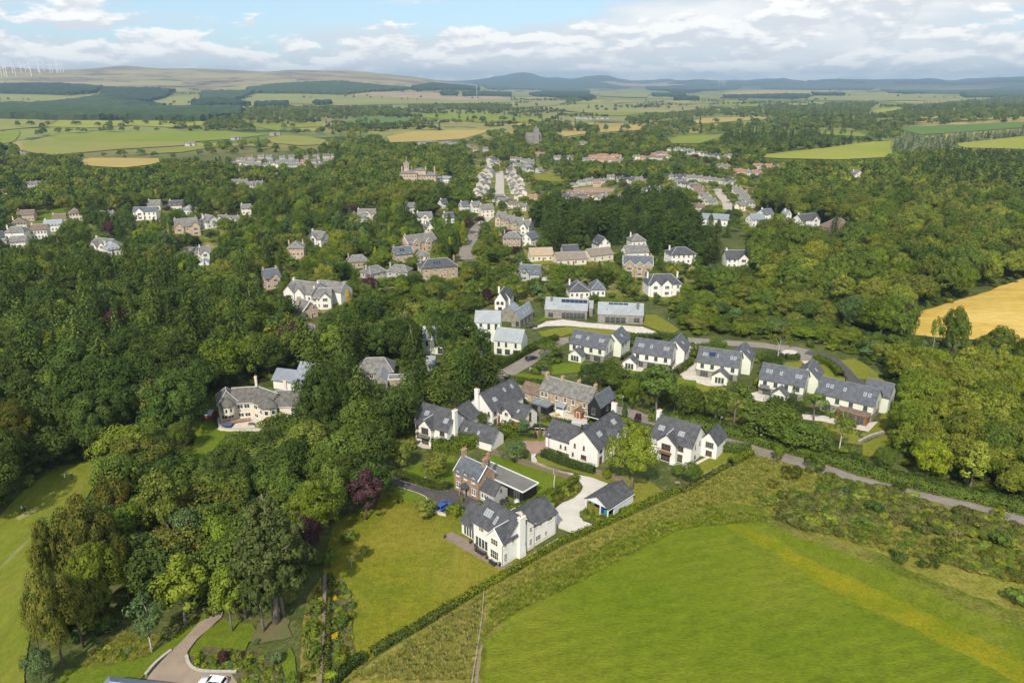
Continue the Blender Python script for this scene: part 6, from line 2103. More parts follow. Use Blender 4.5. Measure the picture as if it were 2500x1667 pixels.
def plant_tree(kind, colour, x, y, hgt, rad, label, group=None, z=0.0, lean=0.0, bark=None):
 cm, tm, H0, R0, _ = rt.choice(SHAPE[kind])
 shrub = kind == 'shrub'
 nm = KNAME[kind]
 if shrub:
  o = bpy.data.objects.new(nm, cm)
  COL.objects.link(o)
  o.material_slots[0].link = 'OBJECT'
  o.material_slots[0].material = LM[colour]
  tag(o, label, 'shrub', group)
  o.location = (x, y, z)
  o.rotation_euler = (0,0, rt.uniform(0,6.28))
  o.scale = (rad / R0, rad / R0 * rt.uniform(.85,1.15), hgt / H0)
  return o
 r = thing(nm, label, 'tree', (x, y, z), rt.uniform(0,6.28), group)
 r.rotation_euler = (rt.uniform(-lean, lean), rt.uniform(-lean, lean), r.rotation_euler[2])
 r.scale = (rad / R0, rad / R0 * rt.uniform(.9,1.1), hgt / H0)
 t = bpy.data.objects.new('trunk', tm)
 COL.objects.link(t)
 t.parent = r
 if bark:
  t.material_slots[0].link = 'OBJECT'
  t.material_slots[0].material = bark
 c = bpy.data.objects.new('crown', cm)
 COL.objects.link(c)
 c.parent = r
 c.material_slots[0].link = 'OBJECT'
 c.material_slots[0].material = LM[colour]
 return r

TAKEN = []       # (x, y, r)
MARKS = []       # (x, y, words) of things a label can point from

STOP = set('with on in at of to beside behind before by over from between facing touching alone standing hiding tucked leaning nearest rising left right against below above directly near joined glowing among below, and'.split())

def T(c, base, top_y, halfw, kind, colour, label, group=None, bark=None, hmul=1.0):
 """a tree by its foot, the height of its top and half the width of its crown in the photograph"""
 p = G(c(*base))
 u, v = c(base[0], top_y)
 lo, hi = 0.5,45.0
 for _ in range(30):
  m = (lo + hi) / 2
  if proj(p.x, p.y, m)[1] > v:
   lo = m
  else:
   hi = m
 hgt = lo * hmul
 s = c(1,0)[0] - c(0,0)[0]
 dep = p.y * math.cos(PITCH) + (CAM_H - hgt * .6) * math.sin(PITCH)
 rad = halfw * s * dep / FPX * (.82 if kind == 'big' else .92)
 TAKEN.append((p.x, p.y, rad * .75))
 if kind != 'shrub' and len(label.split()) < 13:
  w_ = label.split()
  cut = next((i for i, q in enumerate(w_) if i > 2 and q in STOP), min(5, len(w_)))
  MARKS.append((p.x, p.y, ' '.join(w_[:cut])))
 return plant_tree(kind, colour, p.x, p.y, hgt, rad, label, group, p.z, .03, bark)

T(C1,(1027,1365),945,125, 'birch', 'bluish', 'slender birch with white trunk and blue green leaves on the mown bank beside the drive')
T(C1,(1255,1190),725,165, 'tall', 'light', 'light green tree with forked pale trunk on the grass left of the tan drive', bark=M_BARKG)
T(C1,(1570,1225),790,120, 'tall', 'light', 'light green tree with bent trunk at the inner bend of the tan drive', bark=M_BARKG)
T(C1,(1865,1165),275,285, 'wildfir', 'brownfir', 'giant brownish fir with grey buttressed trunk beside the tan drive')
T(C1,(1780,1225),620,110, 'wildfir', 'brownfir', 'thinner brownish fir in front of the giant fir')
T(C1,(1915,1120),420,170, 'wildfir', 'brownfir', 'brownish fir standing just behind the giant fir')
T(C1,(1660,1130),700,120, 'wildfir', 'fir', 'deep green fir at the left shoulder of the giant fir')
T(C1,(440,1480),790,175, 'big', 'russet', 'huge russet tinged tree with drooping branches nearest the fairway corner')
T(C1,(560,1330),830,160, 'big', 'olive', 'olive tree tucked behind the huge drooping russet tree')
T(C1,(270,1370),990,80, 'broad', 'olive', 'olive tree leaning over the fairway edge')
T(C1,(700,1130),610,190, 'big', 'light', 'bright sycamore with domed clumps beside the russet trees')
T(C1,(670,960),310,235, 'big', 'russet', 'wide golden brown beech, broadest crown beside the fairway')
T(C1,(360,960),470,110, 'big', 'russet', 'golden brown tree at the fairway side of the widest beech')
T(C1,(880,1040),560,110, 'big', 'russet', 'shaded russet tree between the sycamore and the weeping tree')
T(C1,(290,1600),1330,110, 'broad', 'bluish', 'small dark blue green tree at the bottom corner by the fairway')
T(C1,(1160,700),115,150, 'tall', 'olive', 'tall weeping olive willow rising over the copse')
T(C1,(1000,620),300,110, 'tall', 'olive', 'weeping olive tree beside the tallest willow')
T(C1,(820,420),20,150, 'broad', 'mid', 'dense mid green tree at the top of the fairway')
T(C1,(800,520),170,120, 'broad', 'russet', 'small russet topped tree above the widest beech')
T(C1,(1450,720),330,150, 'broad', 'mid', 'mid green maple in the middle of the copse')
T(C1,(1300,800),380,120, 'broad', 'bluish', 'bluish green tree at the dark heart of the copse')
T(C1,(1520,820),440,130, 'broad', 'light', 'light green maple in front of the mid green maple')
T(C1,(1600,900),560,130, 'broad', 'mid', 'mid green tree at the left of the giant fir')
T(C1,(1450,960),620,130, 'broad', 'mid', 'mid green bushy tree behind the two light trees of the drive')
T(C1,(1450,400),60,105, 'broad', 'dark', 'dark round tree on the lawn edge of the copse')
T(C1,(1640,360),-20,160, 'big', 'dark', 'great dark tree at the crest of the copse')
T(C1,(1900,420),90,160, 'broad', 'mid', 'rounded green tree right of the great dark tree')
T(C1,(2000,260),-60,170, 'broad', 'dark', 'dark tree behind the rounded green tree')
T(C1,(2130,640),200,190, 'big', 'light', 'big light green lime facing the dry lawn')
T(C1,(2260,480),95,120, 'broad', 'mid', 'mid green tree behind the big light green lime')
T(C1,(2060,760),430,130, 'broad', 'purple', 'dull purple tree between the giant fir and the lime')
T(C2,(400,465),130,118, 'tall', 'purple', 'dark purple copper beech standing alone on the dry lawn edge', bark=M_BARK)
T(C2,(300,330),10,110, 'broad', 'dark', 'dark green tree behind the copper beech')
T(C2,(130,280),-40,120, 'broad', 'mid', 'green tree behind the light green lime')
T(C2,(250,430),110,85, 'broad', 'mid', 'mid green tree touching the copper beech')
T(C2,(560,320),245,45, 'broad', 'olive', 'small clipped olive bush tree on the lawn by the drive hedge')
T(C2,(630,355),320,22, 'shrub', 'olive', 'low olive shrub beside the clipped bush tree')
T(C2,(785,460),330,72, 'tall', 'olive', 'weeping willow leaved bush at the end of the dark asphalt drive')
T(C2,(840,430),340,45, 'shrub', 'bluish', 'grey green bush against the weeping bush')
T(C2,(390,725),640,38, 'broad', 'mid', 'young green tree standing on the open dry lawn')
T(C2,(300,790),690,50, 'sparse', 'olive', 'thin young tree with loose leaves on the dry lawn')
T(C2,(1000,440),355,55, 'shrub', 'light', 'rounded green laurel bush beside the blue car')
T(C2,(960,430),370,30, 'shrub', 'bright', 'yellow green bush squeezed beside the blue car')
T(C2,(1045,350),300,12, 'column', 'bright', 'tiny yellow cypress in the bushes by the white house')
T(C4,(1640,868),435,200, 'big', 'light', 'great light green sycamore in front of the two white houses', bark=M_BARKG)
T(C4,(315,800),625,112, 'broad', 'olive', 'round brownish crab apple on the brick house lawn')
T(C4,(85,730),530,90, 'broad', 'olive', 'olive pear tree beside the terrace of the white house')
T(C4,(2040,840),690,75, 'broad', 'mid', 'round green tree below the timber windowed house')
T(C4,(1950,800),700,50, 'broad', 'mid', 'small garden tree at the foot of the timber windowed house')
T(C4,(1470,800),730,35, 'shrub', 'light', 'light shrub at the foot of the great sycamore')
T(C4,(620,450),345,55, 'broad', 'mid', 'spreading acer before the chimney gable of the white house')
T(C4,(905,495),400,45, 'broad', 'bluish', 'round blue green tree on the grass by the brick court')
T(C4,(850,690),545,90, 'broad', 'bluish', 'grey green willow beside the close boarded fence')
T(C4,(1605,450),385,50, 'broad', 'light', 'light green acer by the gable chimney')
T(C4,(1680,420),355,32, 'broad', 'purple', 'small purple leaved plum by the road')
T(C4,(1590,380),285,22, 'column', 'spruce', 'dark columnar yew by the black barn')
T(C4,(1145,650),605,18, 'sparse', 'purple', 'bare looking purple shrub before the white gable wall')
T(C4,(985,525),480,16, 'column', 'purple', 'small red leaved bush on the court island')
T(C4,(1018,515),440,15, 'column', 'bright', 'small golden cypress on the court island')
for i, (x, y, t) in enumerate(((1325,1050,985),(1338,1055,990),(1362,1070,1025),(1378,1065,992))):
 T(C4,(x, y), t, 11, 'column', 'mid', ['slim green cypress at the outer end of the garage bed', 'second slim cypress of the garage bed', 'shortest slim cypress of the garage bed', 'slim cypress nearest the garage post'][i], 'slim cypresses by the garage')
for i, (x, y, r, cl) in enumerate(((1300,1050,14, 'olive'),(1340,1078,14, 'light'),(1410,1085,20, 'light'),(1440,1075,14, 'olive'),(1080,960,32, 'bright'),(1095,1000,28, 'bright'),(1140,960,16, 'russet'),
        (1205,920,22, 'bright'),(1185,890,26, 'olive'),(1235,890,24, 'russet'),(1270,870,22, 'olive'),(1165,930,20, 'mid'))):
 T(C4,(x, y), y - r * 1.5, r, 'shrub', cl, f"{CW[cl]} shrub " + ['at the corner of the garage bed', 'low in the middle of the garage bed', 'round in the front of the garage bed', 'beside the garage post', 'on the drive edge, largest and yellowest', 'overhanging the white drive behind the wing roof',
 'in the middle of the drive bed', 'bright in the upper drive bed', 'against the hedge in the drive bed', 'rusty in the upper drive bed', 'at the tip of the drive bed', 'between the yellow shrubs of the drive bed'][i], 'shrubs along the pale drive')
# rockery and beds
for i, (c, x, y, r, cl, w) in enumerate([(C1,1335,1390,26, 'bright', 'yellow shrub at the outer rim of the rockery'),(C1,1335,1450,28, 'bright', 'yellow shrub by the drive wall in the rockery'),(C1,1383,1462,22, 'bright', 'small yellow shrub near the white car'),
          (C1,1465,1400,24, 'bright', 'yellow green bush beside the purple bush'),(C1,1515,1420,42, 'purple', 'dark purple berberis in the rockery'),(C1,1605,1420,40, 'olive', 'brown olive bush right of the purple berberis'),
          (C1,1680,1460,40, 'light', 'light mounded shrub in the rockery'),(C1,1870,1440,55, 'bluish', 'blue green yew mound in the rockery'),(C1,1735,1305,22, 'bluish', 'small blue spruce on the drive lawn'),
          (C1,1450,1460,32, 'mid', 'flat green shrub at the rockery centre'),(C1,1990,1580,55, 'mid', 'green bush at the foot of the rockery by the path'),(C1,2080,1500,40, 'olive', 'olive bush next to the garden path'),
          (C2,190,1275,30, 'yellow', 'brilliant yellow shrub in the long bed'),(C2,190,1010,22, 'yellow', 'yellow flowering shrub at the top of the long bed'),(C2,190,920,28, 'russet', 'rusty shrub at the head of the long bed'),
          (C2,300,1060,32, 'bluish', 'pale grey green hosta clump in the long bed'),(C2,230,1190,60, 'mid', 'big rounded green shrub in the long bed'),(C2,180,1080,25, 'bluish', 'pale variegated shrub in the long bed'),
          (C2,205,1320,22, 'bluish', 'blue grey shrub below the brilliant yellow one'),(C2,230,1440,55, 'light', 'bright green shrub at the lower long bed'),(C2,300,1120,25, 'bright', 'yellow green perennials by the lawn edge'),
          (C2,250,1370,35, 'russet', 'brown tinted shrub in the lower long bed'),(C2,40,1400,70, 'mid', 'rough green thicket beside the garden path'),(C2,30,1250,60, 'light', 'light green thicket beside the garden path'),
          (C2,50,1100,60, 'olive', 'olive thicket at the upper garden path'),(C2,160,1560,50, 'bright', 'yellow green shrub at the end of the long bed'),(C2,285,620,55, 'mid', 'wild green bush on the dry lawn below the lime'),
          (C2,170,760,60, 'mid', 'dark undergrowth bush at the wood edge of the lawn')]):
 T(c, (x, y), y - r * 1.4, r, 'shrub', cl, w)
# lane side in the east
for a in [((580,300),195,40, 'broad', 'light', 'feathery light green sapling on the verge of the country road'),((805,350),255,62, 'shrub', 'mid', 'large green willow bush beside the country road'),
  ((835,500),440,45, 'shrub', 'mid', 'green bush at the top of the gorse bank'),((960,500),450,45, 'shrub', 'bluish', 'grey green bush at the roadside gravel patch'),((670,385),320,60, 'shrub', 'russet', 'brown gorse mound on the dry grass by the road'),
  ((555,435),405,35, 'shrub', 'russet', 'small brown gorse mound alone on the dry grass'),((510,350),318,26, 'shrub', 'olive', 'tiny olive bush on the dry grass'),((1130,600),520,50, 'shrub', 'dark', 'dark green holly in the gorse'),
  ((1280,470),415,40, 'shrub', 'dark', 'dark green bush against the roadside'),((1845,625),560,40, 'shrub', 'bright', 'bright yellow green bush against the road further east'),((1285,890),820,40, 'shrub', 'dark', 'largest dark bush at the field margin'),
  ((1240,835),800,20, 'shrub', 'dark', 'small dark bush at the field margin'),((1415,905),860,30, 'shrub', 'dark', 'dark round bush second along the field margin'),((1480,905),870,26, 'shrub', 'dark', 'dark round bush third along the field margin'),
  ((1540,810),730,55, 'shrub', 'olive', 'pale olive bush among the dry grasses'),((900,430),380,55, 'shrub', 'olive', 'olive scrub bush beside the road bend'),((1850,780),700,60, 'shrub', 'mid', 'green bush at the east end of the gorse'),
  ((1950,1110),1030,70, 'shrub', 'mid', 'green thorn bush on the far field edge')]:
 T(C3, *a)
for i, (x, yb, yt, w, kd, cl) in enumerate(((560,610,330,60, 'sparse', 'mid'),(640,600,400,50, 'birch', 'light'),(700,615,380,70, 'sparse', 'olive'),(460,620,400,55, 'birch', 'light'),(800,640,440,70, 'birch', 'bluish'),(860,630,450,50, 'sparse', 'mid'))):
 T(C5,(x, yb), yt, w, kd, cl, ['tall bare stemmed tree before the long metal roof', 'slender light birch before the long metal roof', 'tallest olive birch before the long metal roof', 'light birch at the west end of the long metal roof', 'grey green birch between metal roof and lane', 'thin tree at the east end of the long metal roof'][i])
# hedge line trees in the estate and along the wood edge
T(C6,(1375,660),335,160, 'big', 'light', 'great open crowned oak with pale trunk at the golden field corner', bark=M_BARKP)
T(C6,(1480,690),330,140, 'big', 'mid', 'great oak touching the golden field')
T(C6,(1725,755),460,45, 'sparse', 'light', 'leaning half bare tree with pale trunk before the golden field')
T(C6,(1850,770),415,120, 'big', 'mid', 'tall domed oak standing in front of the golden field')
T(C6,(2160,800),545,140, 'big', 'mid', 'wide oak east of the domed oak')
T(C6,(2330,850),620,90, 'broad', 'mid', 'oak at the eastern edge below the golden field')
T(C6,(2050,790),600,60, 'broad', 'mid', 'smaller oak between the domed oak and the wide oak')
T(C6,(1170,590),330,120, 'big', 'bluish', 'pale silvery poplar behind the estate roundabout')
T(C6,(1300,330),105,70, 'broad', 'bright', 'vivid yellow green maple in the upper wood')
T(C6,(1440,330),150,110, 'big', 'light', 'large light oak beside the vivid maple')
T(C6,(1700,380),245,90, 'broad', 'mid', 'green oak on the upper edge of the golden field')
T(C6,(925,505),330,60, 'birch', 'mid', 'birch with long white trunk at the scrub edge')
T(C6,(680,800),520,85, 'sparse', 'olive', 'see through brownish tree in front of the roundabout')
T(C6,(1100,1400),1110,120, 'sparse', 'light', 'airy light tree in front of the flat garden room')
T(C6,(930,1180),1000,90, 'pine', 'mid', 'flat crowned pine hiding the last estate house corner')
T(C6,(760,1250),940,80, 'spruce', 'fir', 'pointed fir between the last two estate houses')
T(C6,(390,1220),920,110, 'pine', 'fir', 'dark broad pine below the third estate house')
T(C6,(640,1230),1010,80, 'broad', 'mid', 'green hedgerow tree below the fourth estate house')
T(C6,(260,1200),960,90, 'broad', 'mid', 'green hedgerow tree below the patio')
T(C6,(130,1150),960,90, 'broad', 'mid', 'green hedgerow tree at the garden corner of the third estate house')
T(C6,(1410,1500),1360,80, 'broad', 'mid', 'green tree on the little meadow below the estate')
T(C6,(1800,1560),1390,60, 'broad', 'bright', 'vivid yellow green young tree at the edge of the east wood')
T(C6,(2040,1100),960,100, 'broad', 'bright', 'yellow crowned tree glowing in the east wood')
T(C6,(1540,1230),1040,80, 'broad', 'bright', 'yellow green tree at the estate side of the east wood')
T(C6,(545,950),890,30, 'shrub', 'bright', 'golden shrub between the estate houses')
T(C4,(1800,420),40,150, 'pine', 'fir', 'largest dark pine on the hedge line behind the sycamore')
T(C4,(1400,190),20,130, 'broad', 'dark', 'dark bushy tree behind the terrace ridge')
T(C4,(1520,200),30,110, 'broad', 'mid', 'green tree right behind the terrace chimney')
T(C4,(2000,380),170,120, 'broad', 'mid', 'mid green tree over the clipped road hedge')
T(C4,(2200,400),190,120, 'sparse', 'olive', 'olive birch over the clipped road hedge')
T(C4,(1640,330),120,80, 'broad', 'light', 'light green tree at the barn side of the dark pine')
T(C4,(680,250),-60,140, 'fir', 'dark', 'dark cedar directly behind the chimney gable')
T(C4,(500,330),-120,130, 'fir', 'dark', 'tallest dark cedar behind the court houses')
T(C4,(330,300),40,130, 'fir', 'fir', 'drooping fir behind the balcony house')
T(C4,(130,420),80,120, 'fir', 'fir', 'drooping dark fir at the garden side of the balcony house')
T(C4,(230,260),-20,110, 'fir', 'dark', 'dark conifer near the cabin roof')
T(C7,(2185,1330),815,205, 'big', 'dark', 'immense dark oak hiding the end of the long white house')
T(C7,(2290,1300),880,150, 'big', 'dark', 'dark oak joined to the immense oak')
T(C7,(1240,1400),1180,85, 'broad', 'mid', 'perfectly round tree alone on the bright lawn')
T(C7,(1030,1400),1140,110, 'broad', 'mid', 'domed green tree beside the perfectly round one')
T(C7,(900,1470),1370,120, 'broad', 'mid', 'lower green tree at the lawn corner')
T(C7,(150,1500),1040,190, 'big', 'russet', 'russet crowned tree in front of the west wood by the fairway')
T(C7,(90,1660),1200,160, 'big', 'dark', 'dark green tree at the western end of the fairway')
T(C7,(650,1420),1000,210, 'big', 'dark', 'great dark chestnut above the top of the fairway')
T(C7,(430,980),510,90, 'spruce', 'spruce', 'great pointed dark spruce in the west wood')
T(C7,(450,1290),780,130, 'fir', 'fir', 'shaggy green fir with reddish top in the west wood')
T(C7,(1700,390),310,28, 'column', 'yellow', 'golden orange cypress among the west villas')
T(C7,(1800,455),400,24, 'column', 'yellow', 'yellow bush below the great white house')
T(C7,(2335,380),250,40, 'column', 'yellow', 'tall golden cypress beside the great white house')
T(C7,(1945,300),165,38, 'column', 'dark', 'clipped dark cone in front of the sandstone house')
T(C7,(1460,280),45,45, 'column', 'fir', 'tall dark cypress by the white garage block')
T(C7,(1790,120),-10,50, 'tall', 'purple', 'tall dark purple beech left of the pink stone house')
T(C7,(2280,820),530,90, 'tall', 'light', 'tall light green tree with bare trunk behind the blue roofed house')
T(C10,(225,905),780,68, 'column', 'bright', 'broad yellow green cypress cone in front of the white houses')
T(C10,(115,880),800,28, 'column', 'bright', 'small golden cypress beside the white hipped house')
T(C10,(230,720),615,32, 'column', 'dark', 'dark columnar yew before the blue roof')
T(C10,(285,740),650,30, 'column', 'dark', 'second dark columnar yew before the blue roof')
T(C10,(700,870),780,45, 'tall', 'purple', 'purple beech at the edge of the east wood')
T(C9,(620,700),520,50, 'column', 'dark', 'broad dark cypress by the narrow white house')
T(C9,(685,640),470,26, 'column', 'dark', 'slim dark cypress above the broad one')
T(C9,(725,700),570,40, 'column', 'mid', 'green cypress at the street edge')
T(C9,(775,690),520,42, 'column', 'bright', 'light green cypress at the street edge')
T(C9,(810,620),500,35, 'tall', 'purple', 'copper beech leaning over the old street')
T(C9,(895,560),490,38, 'tall', 'purple', 'copper beech across the old street')
T(C9,(1075,650),580,50, 'broad', 'purple', 'copper beech behind the square stone villa')
T(C9,(1000,740),670,60, 'broad', 'purple', 'broad copper beech in front of the square stone villa')
T(C9,(930,640),525,60, 'column', 'mid', 'wide green cypress between the copper beeches')
T(C9,(990,680),570,45, 'column', 'bright', 'yellow green cypress below the copper beeches')
T(C9,(1610,700),615,40, 'column', 'mid', 'conical cypress before the conifer wood')
T(C9,(580,500),420,45, 'broad', 'purple', 'round purple beech in the middle of the town trees')
T(C8,(1020,390),265,35, 'tall', 'purple', 'very dark purple beech standing over the west rise')
T(C8,(1800,740),600,50, 'tall', 'purple', 'large purple beech in the western gardens')
T(C8,(1350,560),495,35, 'broad', 'purple', 'purple beech beside the white gable house')

def zone(name, outline, spacing, mix, where, hscale=1.0, rscale=1.0, dens=1.0):
 ws = [G(p) for p in outline]
 x0, x1 = min(q.x for q in ws), max(q.x for q in ws)
 y0, y1 = min(q.y for q in ws), max(q.y for q in ws)
 kinds = [m_[:2] for m_ in mix]
 wts = [m_[2] for m_ in mix]
 out = []
 r = random.Random(sum(ord(ch) * (i + 3) for i, ch in enumerate(name)))
 wp = [(q.x, q.y) for q in ws]
 ny = int((y1 - y0) / (spacing * .87)) + 1
 nx = int((x1 - x0) / spacing) + 1
 for j in range(ny):
  for i in range(nx):
   x = x0 + (i + (j % 2) * .5) * spacing + r.uniform(-.38,.38) * spacing
   y = y0 + j * spacing * .87 + r.uniform(-.38,.38) * spacing
   if r.random() > dens or not inside((x, y), wp):
    continue
   k, cl = r.choices(kinds, wts)[0]
   out.append((x, y, k, cl, r.uniform(.78,1.2) * hscale, r.uniform(.85,1.15) * rscale, where))
 return out

DK = [('broad', 'dark', 3.5),('big', 'dark', 1),('broad', 'mid', 3.5),('spruce', 'spruce', 3),('spruce', 'fir', 2.5),('column', 'fir', 1),('fir', 'fir', 2),('broad', 'light', .8),('tall', 'dark', 2),('broad', 'purple', .25),('tall', 'olive', 1),('tall', 'bluish', .6)]  # west woods: darker leaf mix, cloud shade put into the leaf colours
DKB = [('broad', 'dark', 5),('big', 'dark', 2),('broad', 'mid', 2.5),('fir', 'fir', .8),('tall', 'dark', 2),('broad', 'olive', .6)]  # near west wood likewise: dark leaves stand in for cloud shade
MX = [('broad', 'mid', 4),('broad', 'light', 1),('broad', 'dark', 1.4),('tall', 'mid', 2),('broad', 'olive', 2.6),('broad', 'pale', 1),('column', 'fir', 1.2),('spruce', 'fir', 1.4),('broad', 'light', 1.6),('tall', 'bluish', .8),('column', 'bright', .35),('broad', 'purple', .3),('pine', 'mid', .6)]
OL = [('broad', 'pale', 5),('tall', 'pale', 2),('broad', 'light', 2.5),('birch', 'pale', 3),('broad', 'olive', 2),('sparse', 'light', .8),('broad', 'bright', 1),('broad', 'mid', .8)]
UP = [('broad', 'mid', 3),('broad', 'olive', 4),('tall', 'mid', 1.5),('tall', 'olive', 2),('broad', 'pale', 2.2),('broad', 'light', 1.2),('spruce', 'fir', .9),('broad', 'dark', 1.2),('big', 'mid', 1)]
CF = [('spruce', 'spruce', 5),('fir', 'fir', 1.4),('spruce', 'fir', 2)]
FARW = [('broad', 'mid', 4),('broad', 'dark', 2),('tall', 'mid', 1),('broad', 'olive', 3),('spruce', 'spruce', .5),('broad', 'light', 1.3)]
SC = [('broad', 'mid', 2),('birch', 'mid', 2),('broad', 'olive', 2.5),('birch', 'pale', 2.5),('broad', 'light', 2),('broad', 'bluish', .7)]

cand = []
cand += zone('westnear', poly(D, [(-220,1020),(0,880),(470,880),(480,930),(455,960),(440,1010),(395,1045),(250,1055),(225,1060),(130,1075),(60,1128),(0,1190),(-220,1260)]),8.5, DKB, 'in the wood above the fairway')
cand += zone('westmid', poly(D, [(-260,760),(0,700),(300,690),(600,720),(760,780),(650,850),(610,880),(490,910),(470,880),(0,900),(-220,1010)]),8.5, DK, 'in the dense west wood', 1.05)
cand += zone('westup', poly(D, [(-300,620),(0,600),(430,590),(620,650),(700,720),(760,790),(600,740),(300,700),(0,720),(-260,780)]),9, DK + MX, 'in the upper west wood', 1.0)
cand += zone('copse', poly(D, [(230,1115),(260,1080),(400,1085),(520,1020),(660,1000),(760,1000),(870,1030),(905,1090),(860,1170),(770,1200),(740,1290),(690,1370),(560,1400),(470,1400),(300,1440),(150,1500),(60,1470),(110,1330),(130,1230)]),7.5,[('broad', 'mid', 4),('broad', 'dark', 3),('big', 'olive', 1),('broad', 'light', 1),('broad', 'russet', .6)], 'in the copse between fairway and lawn', .85)
cand += zone('crestwood', poly(D, [(650,1000),(640,940),(760,860),(900,860),(960,930),(910,1030),(890,1100),(860,1050),(760,1010)]),8, DKB, 'in the trees beside the balcony house')
cand += zone('cedars', poly(D, [(800,780),(980,800),(1130,820),(1160,860),(1090,900),(960,930),(900,960),(860,900),(760,850),(650,850),(640,800)]),8,[('big', 'dark', 1.5),('broad', 'dark', 3),('fir', 'dark', 1.5),('fir', 'fir', 1.5),('broad', 'mid', 3),('spruce', 'fir', 1),('broad', 'olive', .8)], 'in the trees behind the court', .95)
cand += zone('estatewest', poly(D, [(830,720),(980,740),(1060,745),(1100,760),(1150,810),(1170,850),(980,820),(800,800)]),7.5,[('broad', 'mid', 3),('birch', 'mid', 2),('sparse', 'olive', 1.5),('broad', 'dark', 1),('broad', 'light', 1)], 'around the pale metal roofed houses', .8,1.0,.75)
cand += zone('hedgetrees', poly(D, [(1420,850),(1560,870),(1760,930),(1880,990),(2000,1060),(1990,1090),(1900,1060),(1660,985),(1500,945),(1420,920)]),7,[('broad', 'mid', 3),('pine', 'fir', 1.5),('broad', 'dark', 1.2),('sparse', 'olive', 1.2),('birch', 'mid', 1)], 'along the hedge below the estate', .72)
cand += zone('estategaps', poly(D, [(1180,860),(1300,800),(1420,780),(1600,760),(1760,830),(1900,880),(1860,960),(1700,900),(1560,870),(1420,860),(1300,880)]),10,[('broad', 'mid', 3),('birch', 'mid', 2),('broad', 'dark', 1),('pine', 'fir', .8)], 'in the estate gardens', .5,.7)
cand += zone('eastwood', poly(D, [(2030,1010),(2060,900),(2040,835),(2150,860),(2352,870),(2560,880),(2560,1230),(2352,1160),(2230,1140),(2130,1110),(2060,1075)]),5.4, OL, 'in the pale east wood', .70,.74)
cand += zone('fieldscrub', poly(D, [(1900,780),(2080,800),(2352,845),(2560,850),(2560,890),(2352,880),(2050,850),(1990,815)]),5.5, SC, 'in the scrub below the golden field', .42,.62)
cand += zone('backscrub', poly(D, [(1500,700),(1640,690),(1760,720),(1960,770),(2080,800),(2000,815),(1880,780),(1700,780),(1600,770),(1560,740)]),5.5, SC, 'in the young scrub behind the estate', .40,.6)
cand += zone('lanescrub', poly(D, [(1880,772),(2080,800),(2085,845),(2020,835),(1965,806),(1880,790)]),4.2, SC, 'in the scrub by the estate turning', .34,.55)
cand += zone('youngwood', poly(D, [(1600,660),(1700,640),(1800,690),(1960,730),(2080,780),(1960,775),(1780,735),(1640,695)]),7, SC + UP, 'in the young wood behind the estate', .65,.8)
cand += zone('upperwood', poly(D, [(1680,640),(1720,560),(1800,490),(1960,440),(2352,400),(2700,420),(2700,600),(2352,650),(2300,660),(2160,705),(2090,730),(2085,780),(1960,745),(1790,690)]),10, UP, 'in the broad upper east wood')
cand += zone('topwood', poly(D, [(1730,480),(1780,400),(1830,375),(2040,368),(2352,372),(2700,380),(2700,440),(2352,420),(1960,460),(1800,500)]),11, UP, 'at the back of the upper east wood')
cand += zone('topconifers', poly(D, [(2080,420),(2180,375),(2352,365),(2700,370),(2700,480),(2352,470),(2200,450)]),9, CF, 'in the dark conifers at the wood top', .85)
cand += zone('coniferblock', poly(D, [(1220,560),(1240,490),(1350,480),(1500,478),(1580,495),(1600,540),(1660,600),(1600,620),(1480,575),(1380,560),(1290,600)]),7.5, CF + [('fir', 'dark', 3),('wildfir', 'dark', 3),('broad', 'dark', 2)], 'in the dark conifer block', .72)
cand += zone('midgardens', poly(D, [(620,650),(760,600),(1060,560),(1230,560),(1300,590),(1480,600),(1650,620),(1700,650),(1600,700),(1480,700),(1250,700),(1100,720),(1000,745),(980,800),(830,780),(760,760),(700,715)]),9, MX, 'among the villa gardens', .60,.66,.92)
cand += zone('midtrees', poly(D, [(640,620),(800,560),(1000,530),(1080,540),(1060,620),(900,650),(700,690)]),9.5, MX, 'on the villa slope', .76,.78)
cand += zone('westvillas', poly(D, [(-300,540),(0,500),(300,480),(560,470),(760,480),(1000,520),(1050,545),(800,600),(640,650),(430,600),(0,610),(-300,630)]),10, DK + MX + MX, 'between the western villas', .82,.82,.9)
cand += zone('westrise', poly(D, [(-300,440),(0,410),(180,400),(400,395),(560,410),(760,420),(900,440),(1080,480),(1080,545),(900,505),(700,480),(300,490),(0,510),(-300,540)]),11, FARW, 'on the western rise', 1.0)
cand += zone('hotelwood', poly(D, [(560,410),(760,390),(900,375),(1080,370),(1085,440),(1090,500),(900,450),(760,425)]),11, FARW, 'around the great hotel', .9)
cand += zone('farwest', poly(D, [(-300,350),(0,345),(140,352),(250,365),(400,390),(520,392),(760,352),(860,335),(1060,345),(1110,370),(900,378),(560,412),(180,402),(0,412),(-300,440)]),14, FARW, 'in the far woods north of the town')
cand += zone('towntrees', poly(D, [(1060,500),(1090,420),(1120,370),(1300,370),(1500,365),(1740,380),(1800,400),(1780,490),(1700,570),(1580,480),(1350,470),(1230,500),(1200,560),(1090,560)]),15, MX, 'between the town houses', .55,.75)
cand += zone('townnorth', poly(D, [(1110,370),(1120,340),(1230,330),(1450,345),(1500,365),(1300,372)]),13, FARW, 'on the north edge of the town', .8)
cand += zone('townbelt', poly(D, [(1220,420),(1300,395),(1480,395),(1700,405),(1560,412),(1480,430),(1350,432),(1230,440)]),11, FARW, 'in the belt across the town', .8)
cand += zone('northbelt', poly(D, [(1250,345),(1450,330),(1700,345),(1860,372),(1740,385),(1500,362)]),13, UP, 'in the belt beyond the town', .85)
